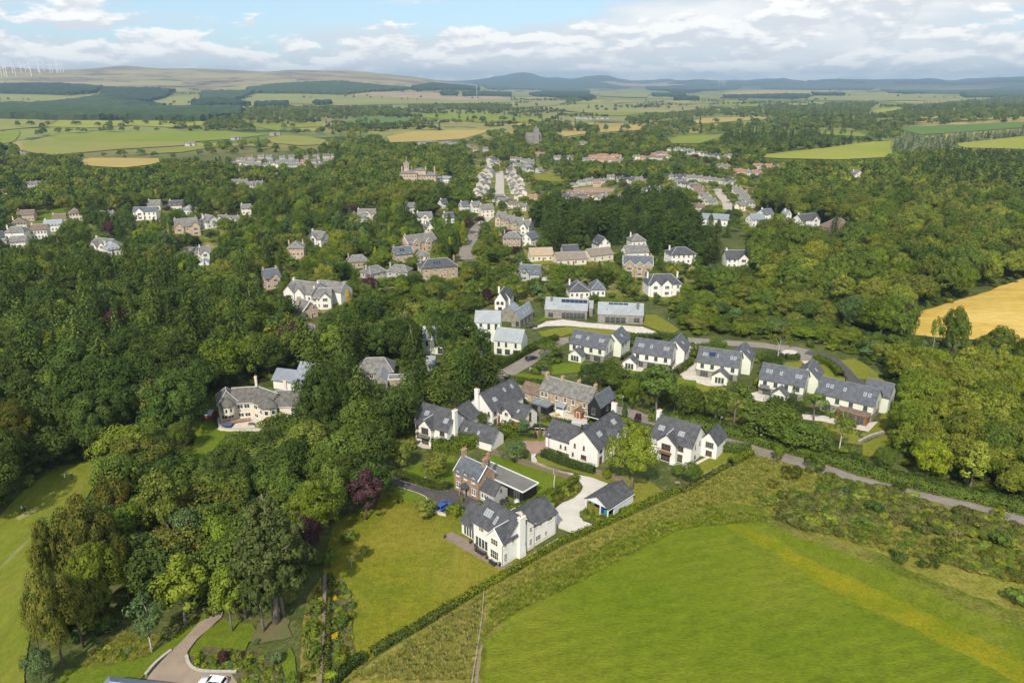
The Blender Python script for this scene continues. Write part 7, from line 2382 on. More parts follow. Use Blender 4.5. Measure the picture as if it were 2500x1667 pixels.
cand += zone('farnorth', poly(C12,[(0,640),(50,600),(330,630),(480,620),(640,600),(690,660),(880,690),(1050,725),(720,720),(450,700),(330,660),(150,680),(0,700)]),16, FARW, 'in the woods beyond the church', .95)
cand += zone('fieldtrees', poly(C12,[(850,655),(1000,640),(1250,640),(1430,622),(1530,622),(1640,645),(1730,652),(1160,712),(1050,720),(880,690)]),13,[('spruce', 'spruce', 2),('broad', 'mid', 4),('spruce', 'fir', 1.5),('broad', 'dark', 2)], 'along the yellow field', 1.0)
cand += zone('plantation', poly(C12,[(1720,695),(1790,645),(1880,628),(2060,615),(2352,592),(2700,570),(2700,620),(2352,628),(2010,662),(2080,685),(2352,692),(2700,690),(2700,745),(2352,742),(1740,737)]),10.5,[('spruce', 'grey', 5),('spruce', 'fir', 1.2),('spruce', 'bluish', 1.5)], 'in the silvery plantation', .62,.8)
for nm, c, pts in [
 ('w8', C11,[(120,645),(220,607),(480,586),(790,586),(800,604),(450,608),(240,618)]),('w9', C11,[(930,572),(1070,561),(1180,590),(1260,596),(1260,611),(1150,611),(1030,601),(930,595)]),
 ('w10', C11,[(1310,597),(1500,587),(1500,606),(1640,582),(1940,562),(1950,575),(1700,602),(1660,642),(1520,620),(1320,620)]),('w11', C11,[(450,700),(640,690),(820,705),(1010,672),(1230,672),(1480,680),(1480,700),(1010,715),(720,740),(400,725)]),
 ('w12', C11,[(1480,690),(1620,640),(1780,660),(1900,655),(2130,648),(2352,620),(2352,700),(2100,690),(1800,720),(1480,720)]),
 ('w6', C11,[(1880,492),(2352,481),(2352,515),(2080,512),(1880,512)]),('e8', C12,[(500,562),(740,521),(940,511),(940,535),(800,545),(560,576)]),('e9', C12,[(960,506),(1130,501),(1150,525),(960,531)]),
 ('e10', C12,[(1130,492),(1480,482),(1680,482),(1650,500),(1600,540),(1300,550),(1210,546),(1160,520)]),('e12', C12,[(600,620),(800,562),(1100,572),(1500,562),(1620,552),(1750,602),(1880,612),(1850,650),(1640,646),(1640,616),(1450,606),(1240,616),(900,621),(700,651)]),
 ('e11', C12,[(1720,512),(2352,442),(2352,545),(2280,560),(2050,576),(1780,576),(1700,541)]),('e13', C12,[(0,590),(140,575),(330,590),(400,605),(480,620),(330,632),(180,610),(40,620)]),
 ('e14', C12,[(0,500),(180,470),(280,455),(330,465),(160,490),(0,520)]),('w5', C11,[(1120,507),(1400,502),(1650,492),(1880,516),(1880,535),(1560,555),(1330,565),(1010,560),(1050,536)]),
]:
 cand += zone(nm, poly(c, pts),26 if nm not in ('w5', 'e11') else 31,[('broad', 'mid', 4),('broad', 'olive', 4),('broad', 'light', 1.5),('broad', 'bluish', 2),('spruce', 'fir', 1.5)], 'far', 1.0,1.15)
print('candidates', len(cand))

OB = [(min(p[0] for p in g), max(p[0] for p in g), min(p[1] for p in g), max(p[1] for p in g), g) for g in OPEN]
SB = [(min(p[0] for p in g), max(p[0] for p in g), min(p[1] for p in g), max(p[1] for p in g), g, d) for g, d in SEEN]
CELL = 12.0
grid = {}
for x, y, r in FOOT:
 for i in range(int((x - r - 3) // CELL), int((x + r + 3) // CELL) + 1):
  for j in range(int((y - r - 3) // CELL), int((y + r + 3) // CELL) + 1):
   grid.setdefault((i, j),[]).append((x, y, r))
RP = [(p.x, p.y, w) for pts, w in ROADS for p in pts]
for x, y, w in RP:
 grid.setdefault((int(x // CELL), int(y // CELL)),[]).append((x, y, w + 1.2))
TK = {}
for x, y, r in TAKEN:
 for i in range(int((x - r - 4) // CELL), int((x + r + 4) // CELL) + 1):
  for j in range(int((y - r - 4) // CELL), int((y + r + 4) // CELL) + 1):
   TK.setdefault((i, j),[]).append((x, y, r))

def blocked(px, py, y, opens=True):
 if opens:
  for a, b, c, d, g in OB:
   if a < px < b and c < py < d and inside((px, py), g):
    return 1
 for a, b, c, d, g, dist in SB:
  if y < dist + 1 and a < px < b and c < py < d and inside((px, py), g):
   return 2
 return 0

keep = []
for x, y, k, cl, hs, rs, where in cand:
 H0, R0 = SHAPE[k][0][2:4]
 ce = (int(x // CELL), int(y // CELL))
 if any((x - a) ** 2 + (y - b) ** 2 < (r + R0 * rs * .45) ** 2 for a, b, r in grid.get(ce, ())):
  continue
 if any((x - a) ** 2 + (y - b) ** 2 < (r + R0 * rs * .35) ** 2 for a, b, r in TK.get(ce, ())):
  continue
 z = terrain(x, y)
 ok = True
 for att in range(3):
  H, Rr = H0 * hs, R0 * rs
  ok = True
  b = proj(x, y, z)
  for dx, f in ((0,0.02),(0,.5),(-.75,.5),(.75,.5),(0,.88)):
   q = proj(x + dx * Rr, y, z + H * f)
   if blocked(*q, y):
    ok = False
    break
  if ok:
   break
  hs *= .72
  rs *= .78
 if not ok:
  continue
 px = H * FPX / max(50, math.hypot(y, x))
 q = proj(x, y, z + H * .6)
 if q[0] < -160 or q[0] > 2660:
  continue
 keep.append((px * Rr / H, x, y, z, k, cl, H, Rr, where))
print('trees', len(keep))
keep.sort(key=lambda t: -t[0])

# the largest in view are things of their own, the rest is woodland
from collections import Counter
_mc = Counter(m_[2] for m_ in MARKS)
MARKS = [m_ for m_ in MARKS if _mc[m_[2]] == 1]
for o_ in COL.objects:
 if o_.parent is None and o_.get('category') in ('house', 'villa', 'hotel', 'garage', 'barn', 'terrace row', 'cabin') and o_.name.split('.')[0] != 'small_house':
  w_ = o_['label'].split()
  cut = next((i for i, q in enumerate(w_) if i > 2 and q in STOP), min(6, len(w_)))
  ph = ' '.join(w_[:max(cut, 3)])
  if len(ph.split()) <= 6:
   MARKS.append((o_.location.x, o_.location.y, ph))
_mc = Counter(m_[2] for m_ in MARKS)
MARKS = [m_ for m_ in MARKS if _mc[m_[2]] == 1]
USED = set()
KSHORT = {'broad': 'rounded tree', 'big': 'spreading tree', 'tall': 'upright tree', 'birch': 'birch', 'sparse': 'thin birch', 'spruce': 'spruce', 'fir': 'shaggy fir', 'column': 'cypress', 'pine': 'pine'}

def tree_label(x, y, cl, k, where):
 near = sorted(MARKS, key=lambda m_: (m_[0] - x) ** 2 + (m_[1] - y) ** 2)[:14]
 a = math.atan2(x, y)
 for mx, my, ph in near:
  d = math.hypot(mx - x, my - y)
  da = (a - math.atan2(mx, my)) * math.hypot(x, y)
  dr = math.hypot(x, y) - math.hypot(mx, my)
  rel = ('right of' if da > 0 else 'left of') if abs(da) > abs(dr) else ('behind' if dr > 0 else 'in front of')
  if abs(da) > abs(dr) * .5 and abs(dr) > abs(da) * .5:
   rel = ('behind and ' if dr > 0 else 'before and ') + ('right of' if da > 0 else 'left of')
  far_ = 'close' if d < 12 else 'a little way' if d < 24 else 'some way' if d < 45 else 'far'
  lb = f"{CW[cl]} {KSHORT[k]} {far_} {rel} the {ph}"
  if lb not in USED and len(lb.split()) <= 16:
   USED.add(lb)
   return lb
 return f"{CW[cl]} {KWORD[k]} {where}"

lim = {'broad': 225, 'con': 190}
cnt = {'broad': 0, 'con': 0}
rest = []
for s, x, y, z, k, cl, H, Rr, where in keep:
 fam = 'con' if k in ('spruce', 'fir', 'column', 'pine') else 'broad'
 q = proj(x, y, z + H * .6)
 if where != 'far' and cnt[fam] < lim[fam] and 0 < q[0] < 2500 and q[1] < 1650:
  cnt[fam] += 1
  plant_tree(k, cl, x, y, H, Rr, tree_label(x, y, cl, k, where), f"{KWORD[k]}s {where}", z, .03)
 else:
  rest.append((x, y, z, k, cl, H, Rr))
print('single', cnt, 'woodland', len(rest))

def scatter(name, pts, label, protos=None, trunk=True):
 """one object whose geometry nodes set a tree on each of its points"""
 far = {'wildfir': 'farspruce', 'broad': 'farbroad', 'big': 'farbroad', 'tall': 'farbroad', 'birch': 'farbroad', 'sparse': 'farbroad', 'pine': 'farbroad', 'spruce': 'farspruce', 'fir': 'farspruce', 'column': 'column', 'shrub': 'shrub'}
 keys = {}
 coll = bpy.data.collections.new(name + '_kinds')
 n = len(pts)
 co = np.zeros((n, 3), np.float32)
 idx = np.zeros(n, np.int32)
 rot = np.zeros((n, 3), np.float32)
 scl = np.zeros((n, 3), np.float32)
 r = random.Random(len(name))
 for i, (x, y, z, k, cl, H, Rr) in enumerate(pts):
  kk = far[k] if math.hypot(x, y) > 620 else k
  j = r.randrange(len(SHAPE[kk]))
  key = (kk, cl, j)
  if key not in keys:
   cm, tm, H0, R0, bark = SHAPE[kk][j]
   me = cm.copy()
   me.materials.clear()
   me.materials.append(LM[cl])
   o = bpy.data.objects.new(f"tree_kind_{len(keys):03d}", me)
   coll.objects.link(o)
   keys[key] = (len(keys), H0, R0)
  q, H0, R0 = keys[key]
  co[i] = (x, y, z)
  idx[i] = q
  rot[i] = (r.uniform(-.03,.03), r.uniform(-.03,.03), r.uniform(0,6.28))
  scl[i] = (Rr / R0, Rr / R0 * r.uniform(.9,1.1), H / H0)
 me = bpy.data.meshes.new(name)
 me.vertices.add(n)
 me.vertices.foreach_set('co', co.reshape(-1))
 for nm, ty, arr, fld in (('kind', 'INT', idx, 'value'),('turn', 'FLOAT_VECTOR', rot, 'vector'),('size', 'FLOAT_VECTOR', scl, 'vector')):
  a = me.attributes.new(nm, ty, 'POINT')
  a.data.foreach_set(fld, arr.reshape(-1))
 me.update()
 ob = bpy.data.objects.new(name, me)
 COL.objects.link(ob)
 ng = bpy.data.node_groups.new(name, 'GeometryNodeTree')
 ng.interface.new_socket('Geometry', in_out='INPUT', socket_type='NodeSocketGeometry')
 ng.interface.new_socket('Geometry', in_out='OUTPUT', socket_type='NodeSocketGeometry')
 gi, go = ng.nodes.new('NodeGroupInput'), ng.nodes.new('NodeGroupOutput')
 ci = ng.nodes.new('GeometryNodeCollectionInfo')
 ci.inputs['Collection'].default_value = coll
 ci.inputs['Separate Children'].default_value = True
 ci.inputs['Reset Children'].default_value = True
 ip = ng.nodes.new('GeometryNodeInstanceOnPoints')
 ip.inputs['Pick Instance'].default_value = True

 def attr(nm, ty):
  a = ng.nodes.new('GeometryNodeInputNamedAttribute')
  a.data_type = ty
  a.inputs['Name'].default_value = nm
  return a.outputs['Attribute']
 ng.links.new(gi.outputs[0], ip.inputs['Points'])
 ng.links.new(ci.outputs[0], ip.inputs['Instance'])
 ng.links.new(attr('kind', 'INT'), ip.inputs['Instance Index'])
 e2r = ng.nodes.new('FunctionNodeEulerToRotation')
 ng.links.new(attr('turn', 'FLOAT_VECTOR'), e2r.inputs[0])
 ng.links.new(e2r.outputs[0], ip.inputs['Rotation'])
 ng.links.new(attr('size', 'FLOAT_VECTOR'), ip.inputs['Scale'])
 ng.links.new(ip.outputs[0], go.inputs[0])
 md = ob.modifiers.new('scatter', 'NODES')
 md.node_group = ng
 tag(ob, label, None, None, 'stuff')
 return ob

under = []
ru = random.Random(77)
for x, y, k, cl, hs, rs, where in cand:
 if math.hypot(x, y) > 430 or where == 'far':
  continue
 for q_ in range(3):
  ux, uy = x + ru.uniform(-5,5), y + ru.uniform(-5,5)
  ce = (int(ux // CELL), int(uy // CELL))
  if any((ux - a) ** 2 + (uy - b) ** 2 < (r + .8) ** 2 for a, b, r in grid.get(ce, ())):
   continue
  hh = ru.uniform(.8,2.6)
  q = proj(ux, uy, 0.1)
  q2 = proj(ux, uy, hh)
  if blocked(*q, uy) or blocked(*q2, uy):
   continue
  under.append((ux, uy, 0, 'shrub', ru.choice(['mid', 'dark', 'olive', 'mid', 'light']), hh, ru.uniform(.9,2.0)))
print('undergrowth', len(under))
scatter('undergrowth', under, 'low green undergrowth and bushes between the trees')
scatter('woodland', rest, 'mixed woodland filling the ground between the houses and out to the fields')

def canopy(name, outline, hgt, label, mat_, cell=None):
 ws = [G(p) for p in outline]
 wp = [(q.x, q.y) for q in ws]
 x0, x1 = min(q[0] for q in wp), max(q[0] for q in wp)
 y0, y1 = min(q[1] for q in wp), max(q[1] for q in wp)
 d = math.hypot((x0 + x1) / 2,(y0 + y1) / 2)
 cx = cell or max(10.0, d / 330)
 cy = cx * 2.0
 nx, ny = int((x1 - x0) / cx) + 2, int((y1 - y0) / cy) + 2
 r = random.Random(int(d))
 g = {}
 m = MB()

 def vert(i, j, top):
  k = (i, j, top)
  if k not in g:
   x, y = x0 + i * cx, y0 + j * cy
   rr = random.Random(i * 7919 + j * 104729)
   x += rr.uniform(-.3,.3) * cx
   y += rr.uniform(-.3,.3) * cy
   z = terrain(x, y)
   g[k] = len(m.v)
   m.v.append((x, y, z + (hgt * rr.uniform(.72,1.15) if top else -6)))
  return g[k]
 ins = {(i, j) for i in range(nx) for j in range(ny) if inside((x0 + (i + .5) * cx, y0 + (j + .5) * cy), wp)}
 for i, j in ins:
  m.f.append((vert(i, j, 1), vert(i + 1, j, 1), vert(i + 1, j + 1,1), vert(i, j + 1,1)))
  for di, dj, a, b in ((0,-1,(i, j),(i + 1, j)),(1,0,(i + 1, j),(i + 1, j + 1)),(0,1,(i + 1, j + 1),(i, j + 1)),(-1,0,(i, j + 1),(i, j))):
   if (i + di, j + dj) not in ins:
    m.f.append((vert(*a, 0), vert(*b, 0), vert(*b, 1), vert(*a, 1)))
 if not m.f:
  return
 o = m.build(name, mat_)
 tag(o, label, None, None, 'stuff')

M_FOREST = mat('far_conifers', (0.022,0.040,0.022),0.95,(0.036,0.058,0.028),0.02,8,1, coord='World', spec=0.05)
M_FORESTL = mat('far_mixed_wood', (0.036,0.062,0.028),0.95,(0.055,0.082,0.034),0.02,8,1, coord='World', spec=0.05)
for c, m_, pts in [
 (C11, M_FOREST, [(-60,395),(0,395),(250,393),(470,405),(440,430),(300,440),(0,432),(-60,430)]),(C11, M_FOREST, [(470,410),(800,422),(760,450),(690,470),(580,475),(740,490),(760,503),(600,500),(480,460)]),
 (C11, M_FORESTL, [(-60,490),(240,483),(480,442),(560,476),(760,504),(1100,505),(1110,522),(1100,546),(900,560),(600,551),(280,554),(0,546),(-60,546)]),
 (C11, M_FORESTL, [(930,432),(1000,426),(1170,427),(1070,466),(930,466)]),(C11, M_FOREST, [(890,472),(1060,470),(1160,488),(890,495)]),
 (C11, M_FORESTL, [(1140,412),(1250,396),(1400,386),(1560,380),(1750,402),(1900,410),(1590,438),(1350,430),(1140,430)]),(C11, M_FOREST, [(1900,404),(2200,404),(2200,418),(1900,420)]),
 (C11, M_FOREST, [(2130,430),(2352,432),(2352,446),(2130,446)]),(C11, M_FOREST, [(1180,482),(1320,479),(1320,496),(1180,497)]),(C11, M_FOREST, [(1450,474),(1520,474),(1520,484),(1450,484)]),
 (C11, M_FOREST, [(2030,428),(2100,428),(2100,442),(2030,442)]),(C11, M_FORESTL, [(2180,384),(2352,376),(2352,412),(2250,412)]),
 (C12, M_FORESTL, [(-100,388),(0,385),(200,366),(400,381),(550,406),(300,411),(0,412),(-100,412)]),(C12, M_FOREST, [(615,401),(1050,401),(1000,415),(780,430),(640,416)]),
 (C12, M_FORESTL, [(715,387),(820,373),(1250,379),(1100,395),(800,393)]),(C12, M_FOREST, [(1370,372),(1610,376),(1610,383),(1370,381)]),(C12, M_FOREST, [(1765,376),(2352,371),(2420,371),(2420,382),(1770,385)]),
 (C12, M_FORESTL, [(1150,402),(1450,401),(1660,406),(1640,416),(1400,416),(1170,412)]),(C12, M_FORESTL, [(1700,415),(1900,420),(2352,402),(2420,402),(2420,450),(2352,450),(2080,450),(2080,432),(1800,436)]),
 (C12, M_FOREST, [(975,446),(1150,441),(1360,441),(1350,455),(980,452)]),(C12, M_FOREST, [(80,436),(330,426),(380,455),(350,465),(90,441)]),(C12, M_FOREST, [(650,437),(790,437),(790,446),(650,446)]),
 (C12, M_FOREST, [(1380,430),(1520,436),(1520,443),(1400,443)]),(C12, M_FORESTL, [(140,412),(350,418),(350,432),(150,430)]),(C12, M_FOREST, [(750,455),(850,453),(850,461),(750,463)]),
]:
 canopy('forest', poly(c, pts),15, 'dark conifer forest block on the distant slopes', m_)
# scattered trees and hedgerows over the far farmland
rf = random.Random(31)
pts = []
for i in range(330):
 u = rf.uniform(-40,2540)
 v = 202 + rf.uniform(14,118) ** 1.0
 p = G((u, v))
 an, ln = rf.uniform(-.5,.5), rf.randint(1,14)
 for k in range(ln):
  x, y = p.x + math.cos(an) * k * 14 + rf.uniform(-4,4), p.y + math.sin(an) * k * 14 + rf.uniform(-4,4)
  q = proj(x, y, terrain(x, y) + 5)
  if any(a < q[0] < b and c < q[1] < d and inside(q, g) for a, b, c, d, g in OB) and rf.random() < .8:
   continue
  pts.append((x, y, terrain(x, y), rf.choice(['broad', 'broad', 'broad', 'spruce']), rf.choice(['mid', 'dark', 'dark', 'olive']), rf.uniform(9,15), rf.uniform(5,8)))
scatter('field_trees', pts, 'hedgerow trees dotted over the distant farmland')

# hedges
def hedge(label, pix, width, hgt, colour, dens=26, leaf=.34, rag=.18, group=None):
 pts = smooth_line([G(p) for p in pix],5)
 acc = [0.0]
 for i in range(1, len(pts)):
  acc.append(acc[-1] + (pts[i] - pts[i - 1]).length)
 tot = acc[-1]
 rg = np.random.default_rng(int(tot * 10))
 n = int(tot * (width + 2 * hgt) * dens)
 s = rg.uniform(0, tot, n)
 side = rg.uniform(0, width + 2 * hgt, n)
 P, Nn, Sh = [],[],[]
 ii = np.searchsorted(acc, s) - 1
 o0 = pts[0].lerp(pts[-1],.5)
 for k in range(n):
  i = max(0, min(len(pts) - 2, int(ii[k])))
  d = (pts[i + 1] - pts[i])
  l = d.length or 1
  p = pts[i] + d * ((s[k] - acc[i]) / l)
  d = d / l
  nn = Vector((-d.y, d.x, 0))
  bump = 1 + rag * (mnoise.noise(Vector((p.x * .55, p.y * .55,1.1))) * 1.2 + mnoise.noise(Vector((p.x * 1.7, p.y * 1.7,4.4))) * .6)
  h_, w_ = hgt * bump, width * (1 + (bump - 1) * .7)
  q = side[k]
  if q < hgt:
   pos, nr = p + nn * w_ / 2 + Vector((0,0, h_ * q / hgt)), nn + Vector((0,0,.25))
  elif q < hgt + width:
   f = (q - hgt) / width - .5
   pos, nr = p + nn * w_ * -f + Vector((0,0, h_ - abs(f) * .25 * h_)), Vector((0,0,1)) - nn * f
  else:
   pos, nr = p - nn * w_ / 2 + Vector((0,0, h_ * (q - hgt - width) / hgt)),-nn + Vector((0,0,.25))
  P.append(tuple(pos - o0))
  Nn.append(tuple(nr))
 P = np.array(P) + rg.normal(size=(n, 3)) * .09
 Sh = unit(np.array(Nn) + rg.normal(size=(n, 3)) * .25)
 Nn = unit(np.array(Nn) + rg.normal(size=(n, 3)) * .45)
 me = quads_mesh('hedge', P, Nn, leaf, 1.1, rg)
 set_normals(me, Sh)
 me.materials.append(LM[colour])
 o = bpy.data.objects.new('hedge', me)
 COL.objects.link(o)
 o.location = (o0.x, o0.y, 0)
 tag(o, label, 'hedge', group)
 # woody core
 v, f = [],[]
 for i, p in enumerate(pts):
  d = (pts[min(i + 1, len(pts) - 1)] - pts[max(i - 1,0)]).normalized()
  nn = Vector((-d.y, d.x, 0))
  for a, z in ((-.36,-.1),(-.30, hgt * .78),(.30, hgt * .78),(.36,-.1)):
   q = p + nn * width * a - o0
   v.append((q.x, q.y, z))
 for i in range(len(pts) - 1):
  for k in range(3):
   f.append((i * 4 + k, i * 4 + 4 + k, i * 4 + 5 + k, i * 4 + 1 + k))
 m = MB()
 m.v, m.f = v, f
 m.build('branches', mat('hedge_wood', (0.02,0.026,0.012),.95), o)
 return o

hedge('long yellow green boundary hedge between the dry lawn and the crop field', [C2(1005,1045), C2(1100,985), C2(1200,925), C2(1365,835), C2(1540,725), C2(1700,632), C2(1840,570), C2(2010,500), C2(2200,415), C4(1560,1040), C4(1700,990), C4(1830,930), C4(1960,882)],1.2,1.2, 'bright', 30,.28)
hedge('dark lower stretch of the boundary hedge beside the rough strip', [C2(440,1380), C2(560,1300), C2(700,1225), C2(830,1150), C2(930,1085), C2(1000,1048)],1.3,1.2, 'mid')
hedge('short dark hedge by the bottom end of the long bed', [C2(160,1600), C2(260,1500), C2(390,1400)],1.5,1.4, 'dark')
hedge('narrow hedge beside the straight garden path', [C2(125,1600), C2(140,1300), C2(150,1050), C2(158,850)],.8,1.1, 'olive')
hedge('neatly clipped dark hedge before the plain white gable', [C4(1035,640), C4(1120,680), C4(1230,720), C4(1385,760)],1.7,2.0, 'dark', 34,.24,.05)
hedge('hedge curving along the pale drive behind the white house', [C4(780,1005), C4(870,1010), C4(1000,960), C4(1110,905), C4(1200,860), C4(1255,815), C4(1265,795)],1.5,1.5, 'light', 30,.28,.1)
hedge('clipped green hedge along the dark asphalt drive', [C4(40,770), C4(160,815), C4(260,850), C4(330,870), C4(385,868), C4(405,850)],1.8,1.5, 'mid', 30,.26,.06)
hedge('tall billowing hedge between the balcony house and the court', [C4(290,620), C4(420,605), C4(560,570), C4(700,530), C4(850,490)],4.5,3.0, 'light', 22,.42,.25)
hedge('clipped hedge around the corner lawn by the country road', [C3(255,235), C3(330,240), C3(430,250)],2.4,2.2, 'mid', 26,.3,.06)
hedge('yellow topped hedge on the field side of the corner lawn', [C3(435,258), C3(380,290), C3(310,322)],1.8,1.8, 'bright', 26,.3,.08)
hedge('low hedge and fence line continuing below the corner lawn', [C3(305,325), C3(210,375), C3(130,430), C3(30,480)],1.0,1.0, 'olive')
hedge('long dark hedge bank on the far side of the country road', [C3(-150,50), C3(120,95), C3(350,155), C3(640,232), C3(860,292), C3(1100,370), C3(1400,445), C3(1700,510), C3(1998,585), C3(2300,660)],4.6,2.1, 'mid', 22,.4,.16)
hedge('tall hedge beside the estate entrance lane', [C5(1020,690), C5(1150,620), C5(1300,545), C5(1410,500)],2.0,2.3, 'mid', 26,.34,.1)
hedge('hedge behind the stone terrace along the lane', [C5(1065,775), C5(1180,795), C5(1340,815)],2.0,1.8, 'mid', 26,.34,.12)
hedge('hedge on the bank behind the first estate houses', [C5(1870,498), C5(2050,490), C5(2290,500)],2.0,2.0, 'dark', 24,.36,.12)
hedge('curved hedge by the estate turning lawn', [C6(935,765), C6(1000,790), C6(1060,830), C6(1110,890)],2.4,1.8, 'light', 24,.34,.12)
hedge('square hedge by the roundabout drive', [C6(740,765), C6(835,770)],1.8,1.8, 'dark', 24,.34,.06)
hedge('low box hedge at the garage court entrance', [C4(880,500), C4(965,515)],1.2,1.0, 'dark', 30,.24,.05)
hedge('hedge below the stone terrace yard', [C4(1040,395), C4(1130,415), C4(1230,435)],1.3,1.3, 'mid', 28,.28,.08)
hedge('hedge between the first two estate gardens', [C5(1850,640), C5(1900,605)],1.4,1.6, 'mid', 26,.3,.1)
hedge('hedge between the second and third estate gardens', [C6(0,870), C6(100,800)],2.2,2.0, 'mid', 26,.3,.1)

# fences and walls
def fence(label, pix, hgt, m, board=.16, gap=.05, post=2.4, name='timber_fence'):
 pts = smooth_line([G(p) for p in pix],4)
 root = thing(name, label, 'fence', pts[0])
 dense = []
 for i in range(len(pts) - 1):
  d = pts[i + 1] - pts[i]
  k = max(1, int(d.length / (board + gap)))
  for j in range(k):
   dense.append((pts[i] + d * (j / k) - pts[0], math.atan2(d.y, d.x)))
 bm = MB().box(-board / 2, board / 2,-.012,.012,.06, hgt)
 me = None
 big = dense[:300]
 for p, a in big:
  if me is None:
   o = bm.build('board', m, root)
   me = o.data
  else:
   o = bpy.data.objects.new('board', me)
   COL.objects.link(o)
   o.parent = root
  o.location = (p.x, p.y, 0)
  o.rotation_euler = (0,0, a)
  o.scale = (1,1, rt.uniform(.97,1.03))
 r = MB()
 for i in range(len(pts) - 1):
  a, b = pts[i] - pts[0], pts[i + 1] - pts[0]
  for z in (.4, hgt - .3):
   r.tube([(a.x, a.y, z),(b.x, b.y, z)],.045,4)
 r.build('rail', m, root)
 acc = 0
 pm = None
 for k, (p, a) in enumerate(dense):
  if k % max(1, int(post / (board + gap))) == 0:
   if pm is None:
    o = MB().box(-.06,.06,.02,.14,-.2, hgt + .08).build('post', m, root)
    pm = o.data
   else:
    o = bpy.data.objects.new('post', pm)
    COL.objects.link(o)
    o.parent = root
   o.location = (p.x, p.y, 0)
   o.rotation_euler = (0,0, a)
 return root

fence('weathered close boarded fence curving beside the pale drive', [C4(690,640), C4(800,665), C4(900,705), C4(1000,735), C4(1100,765), C4(1180,795), C4(1240,815)],1.8, M_TIMBER)
fence('close boarded fence behind the great sycamore', [C4(1400,775), C4(1500,800), C4(1610,840)],1.6, M_TIMBER)
fence('brown stained deck screen before the long white house', [C7(1525,1222), C7(1600,1205), C7(1700,1190)],1.4, M_REDTIMBER)
fence('low grey fence in front of the stone terrace yard', [C4(985,390), C4(1060,405)],1.2, M_TIMBER)

def wall_run(label, pix, w, hgt, m, name='garden_wall', coping=True):
 pts = smooth_line([G(p) for p in pix],3)
 root = thing(name, label, 'wall', pts[0])
 for nm, ww, z0, z1, mm in (('masonry', w, -.2, hgt, m),) + ((('coping', w + .12, hgt + .002, hgt + .1, M_KERB),) if coping else ()):
  v, f = [],[]
  for i, p in enumerate(pts):
   d = (pts[min(i + 1, len(pts) - 1)] - pts[max(i - 1,0)]).normalized()
   nn = Vector((-d.y, d.x, 0))
   for a, z in ((-1, z0),(-1, z1),(1, z1),(1, z0)):
    q = p + nn * a * ww / 2 - pts[0]
    v.append((q.x, q.y, z))
  for i in range(len(pts) - 1):
   for k in range(4):
    f.append((i * 4 + k, i * 4 + (k + 1) % 4, i * 4 + 4 + (k + 1) % 4, i * 4 + 4 + k))
  f += [(3,2,1,0), tuple(len(pts) * 4 - 4 + k for k in range(4))]
  b = MB()
  b.v, b.f = v, f
  b.build(nm, mm, root)
 return root

wall_run('curved stone wall on the inner side of the tan drive', [C1(1262,1395), C1(1275,1445), C1(1320,1488), C1(1420,1505), C1(1600,1505)],.4,.5, M_GREYSTONE)
wall_run('low stone edging wall along the outer side of the tan drive', [C1(985,1520), C1(1040,1455), C1(1100,1400), C1(1160,1355)],.35,.4, M_GREYSTONE)
wall_run('curved retaining wall around the crescent house terrace', [C7(1478,1180), C7(1490,1240), C7(1560,1256), C7(1720,1250), C7(1790,1240)],.4,.9, M_CREAM)
wall_run('low white wall beside the blue car', [C4(285,1018), C4(340,1040), C4(385,1050)],.3,.6, M_CREAM)
wall_run('dry stone wall across the meadow below the estate', [C6(1235,1335), C6(1300,1300), C6(1400,1268)],.7,.8, M_GREYSTONE, coping=False)
wall_run('long low timber edged bank wall by the estate lawn', [C5(1225,705), C5(1290,722), C5(1350,735)],.4,1.0, M_GREYSTONE)
wall_run('kerb edging of the dark asphalt drive', [C4(75,812), C4(240,858), C4(330,880), C4(400,880)],.2,.1, M_KERB, 'kerb', False)
wall_run('pale kerb on the lawn side of the dark asphalt drive', [C4(60,852), C4(180,890), C4(250,922), C4(252,945)],.2,.1, M_KERB, 'kerb', False)

# wire field fence: posts and wires
def post_fence(label, pix, step, hgt):
 pts = [G(p) for p in pix]
 root = thing('post_and_wire_fence', label, 'fence', pts[0])
 pm = None
 for i in range(len(pts) - 1):
  d = pts[i + 1] - pts[i]
  for k in range(max(1, int(d.length / step))):
   p = pts[i] + d * (k * step / d.length) - pts[0]
   if pm is None:
    o = MB().tube([(0,0,-.3),(0,0, hgt)],.06,6).build('post', M_TIMBER, root)
    pm = o.data
   else:
    o = bpy.data.objects.new('post', pm)
    COL.objects.link(o)
    o.parent = root
   o.location = p
  w = MB()
  for z in (.4,.8, hgt - .08):
   a, b = pts[i] - pts[0], pts[i + 1] - pts[0]
   w.tube([(a.x, a.y, z),(b.x, b.y, z)],.012,4)
  w.build('wire', M_TRIM, root)

post_fence('post and wire fence along the crop field edge', [C2(1110,1600), C2(1150,1350), C2(1180,1150), C2(1195,960)],3.0,1.15)
post_fence('wire fence beside the corner lawn', [C4(2110,795), C4(2200,745), C4(2300,690)],2.5,1.1)

# cars
CARMAT = {}

def carpaint(n, c):
 return mat('paint_' + n, c, .25, spec=.8)

M_TYRE = mat('tyre', (0.012,0.012,0.012),.8)
M_RIM = mat('alloy', (0.45,0.45,0.46),.3, metal=.8)
M_CARGLASS = mat('car_glass', (0.012,0.014,0.016),.05, spec=1.0)
M_LAMP = mat('headlamp_glass', (0.75,0.77,0.78),.1, spec=1.0)
M_TAIL = mat('tail_lamp', (0.35,0.015,0.01),.2)

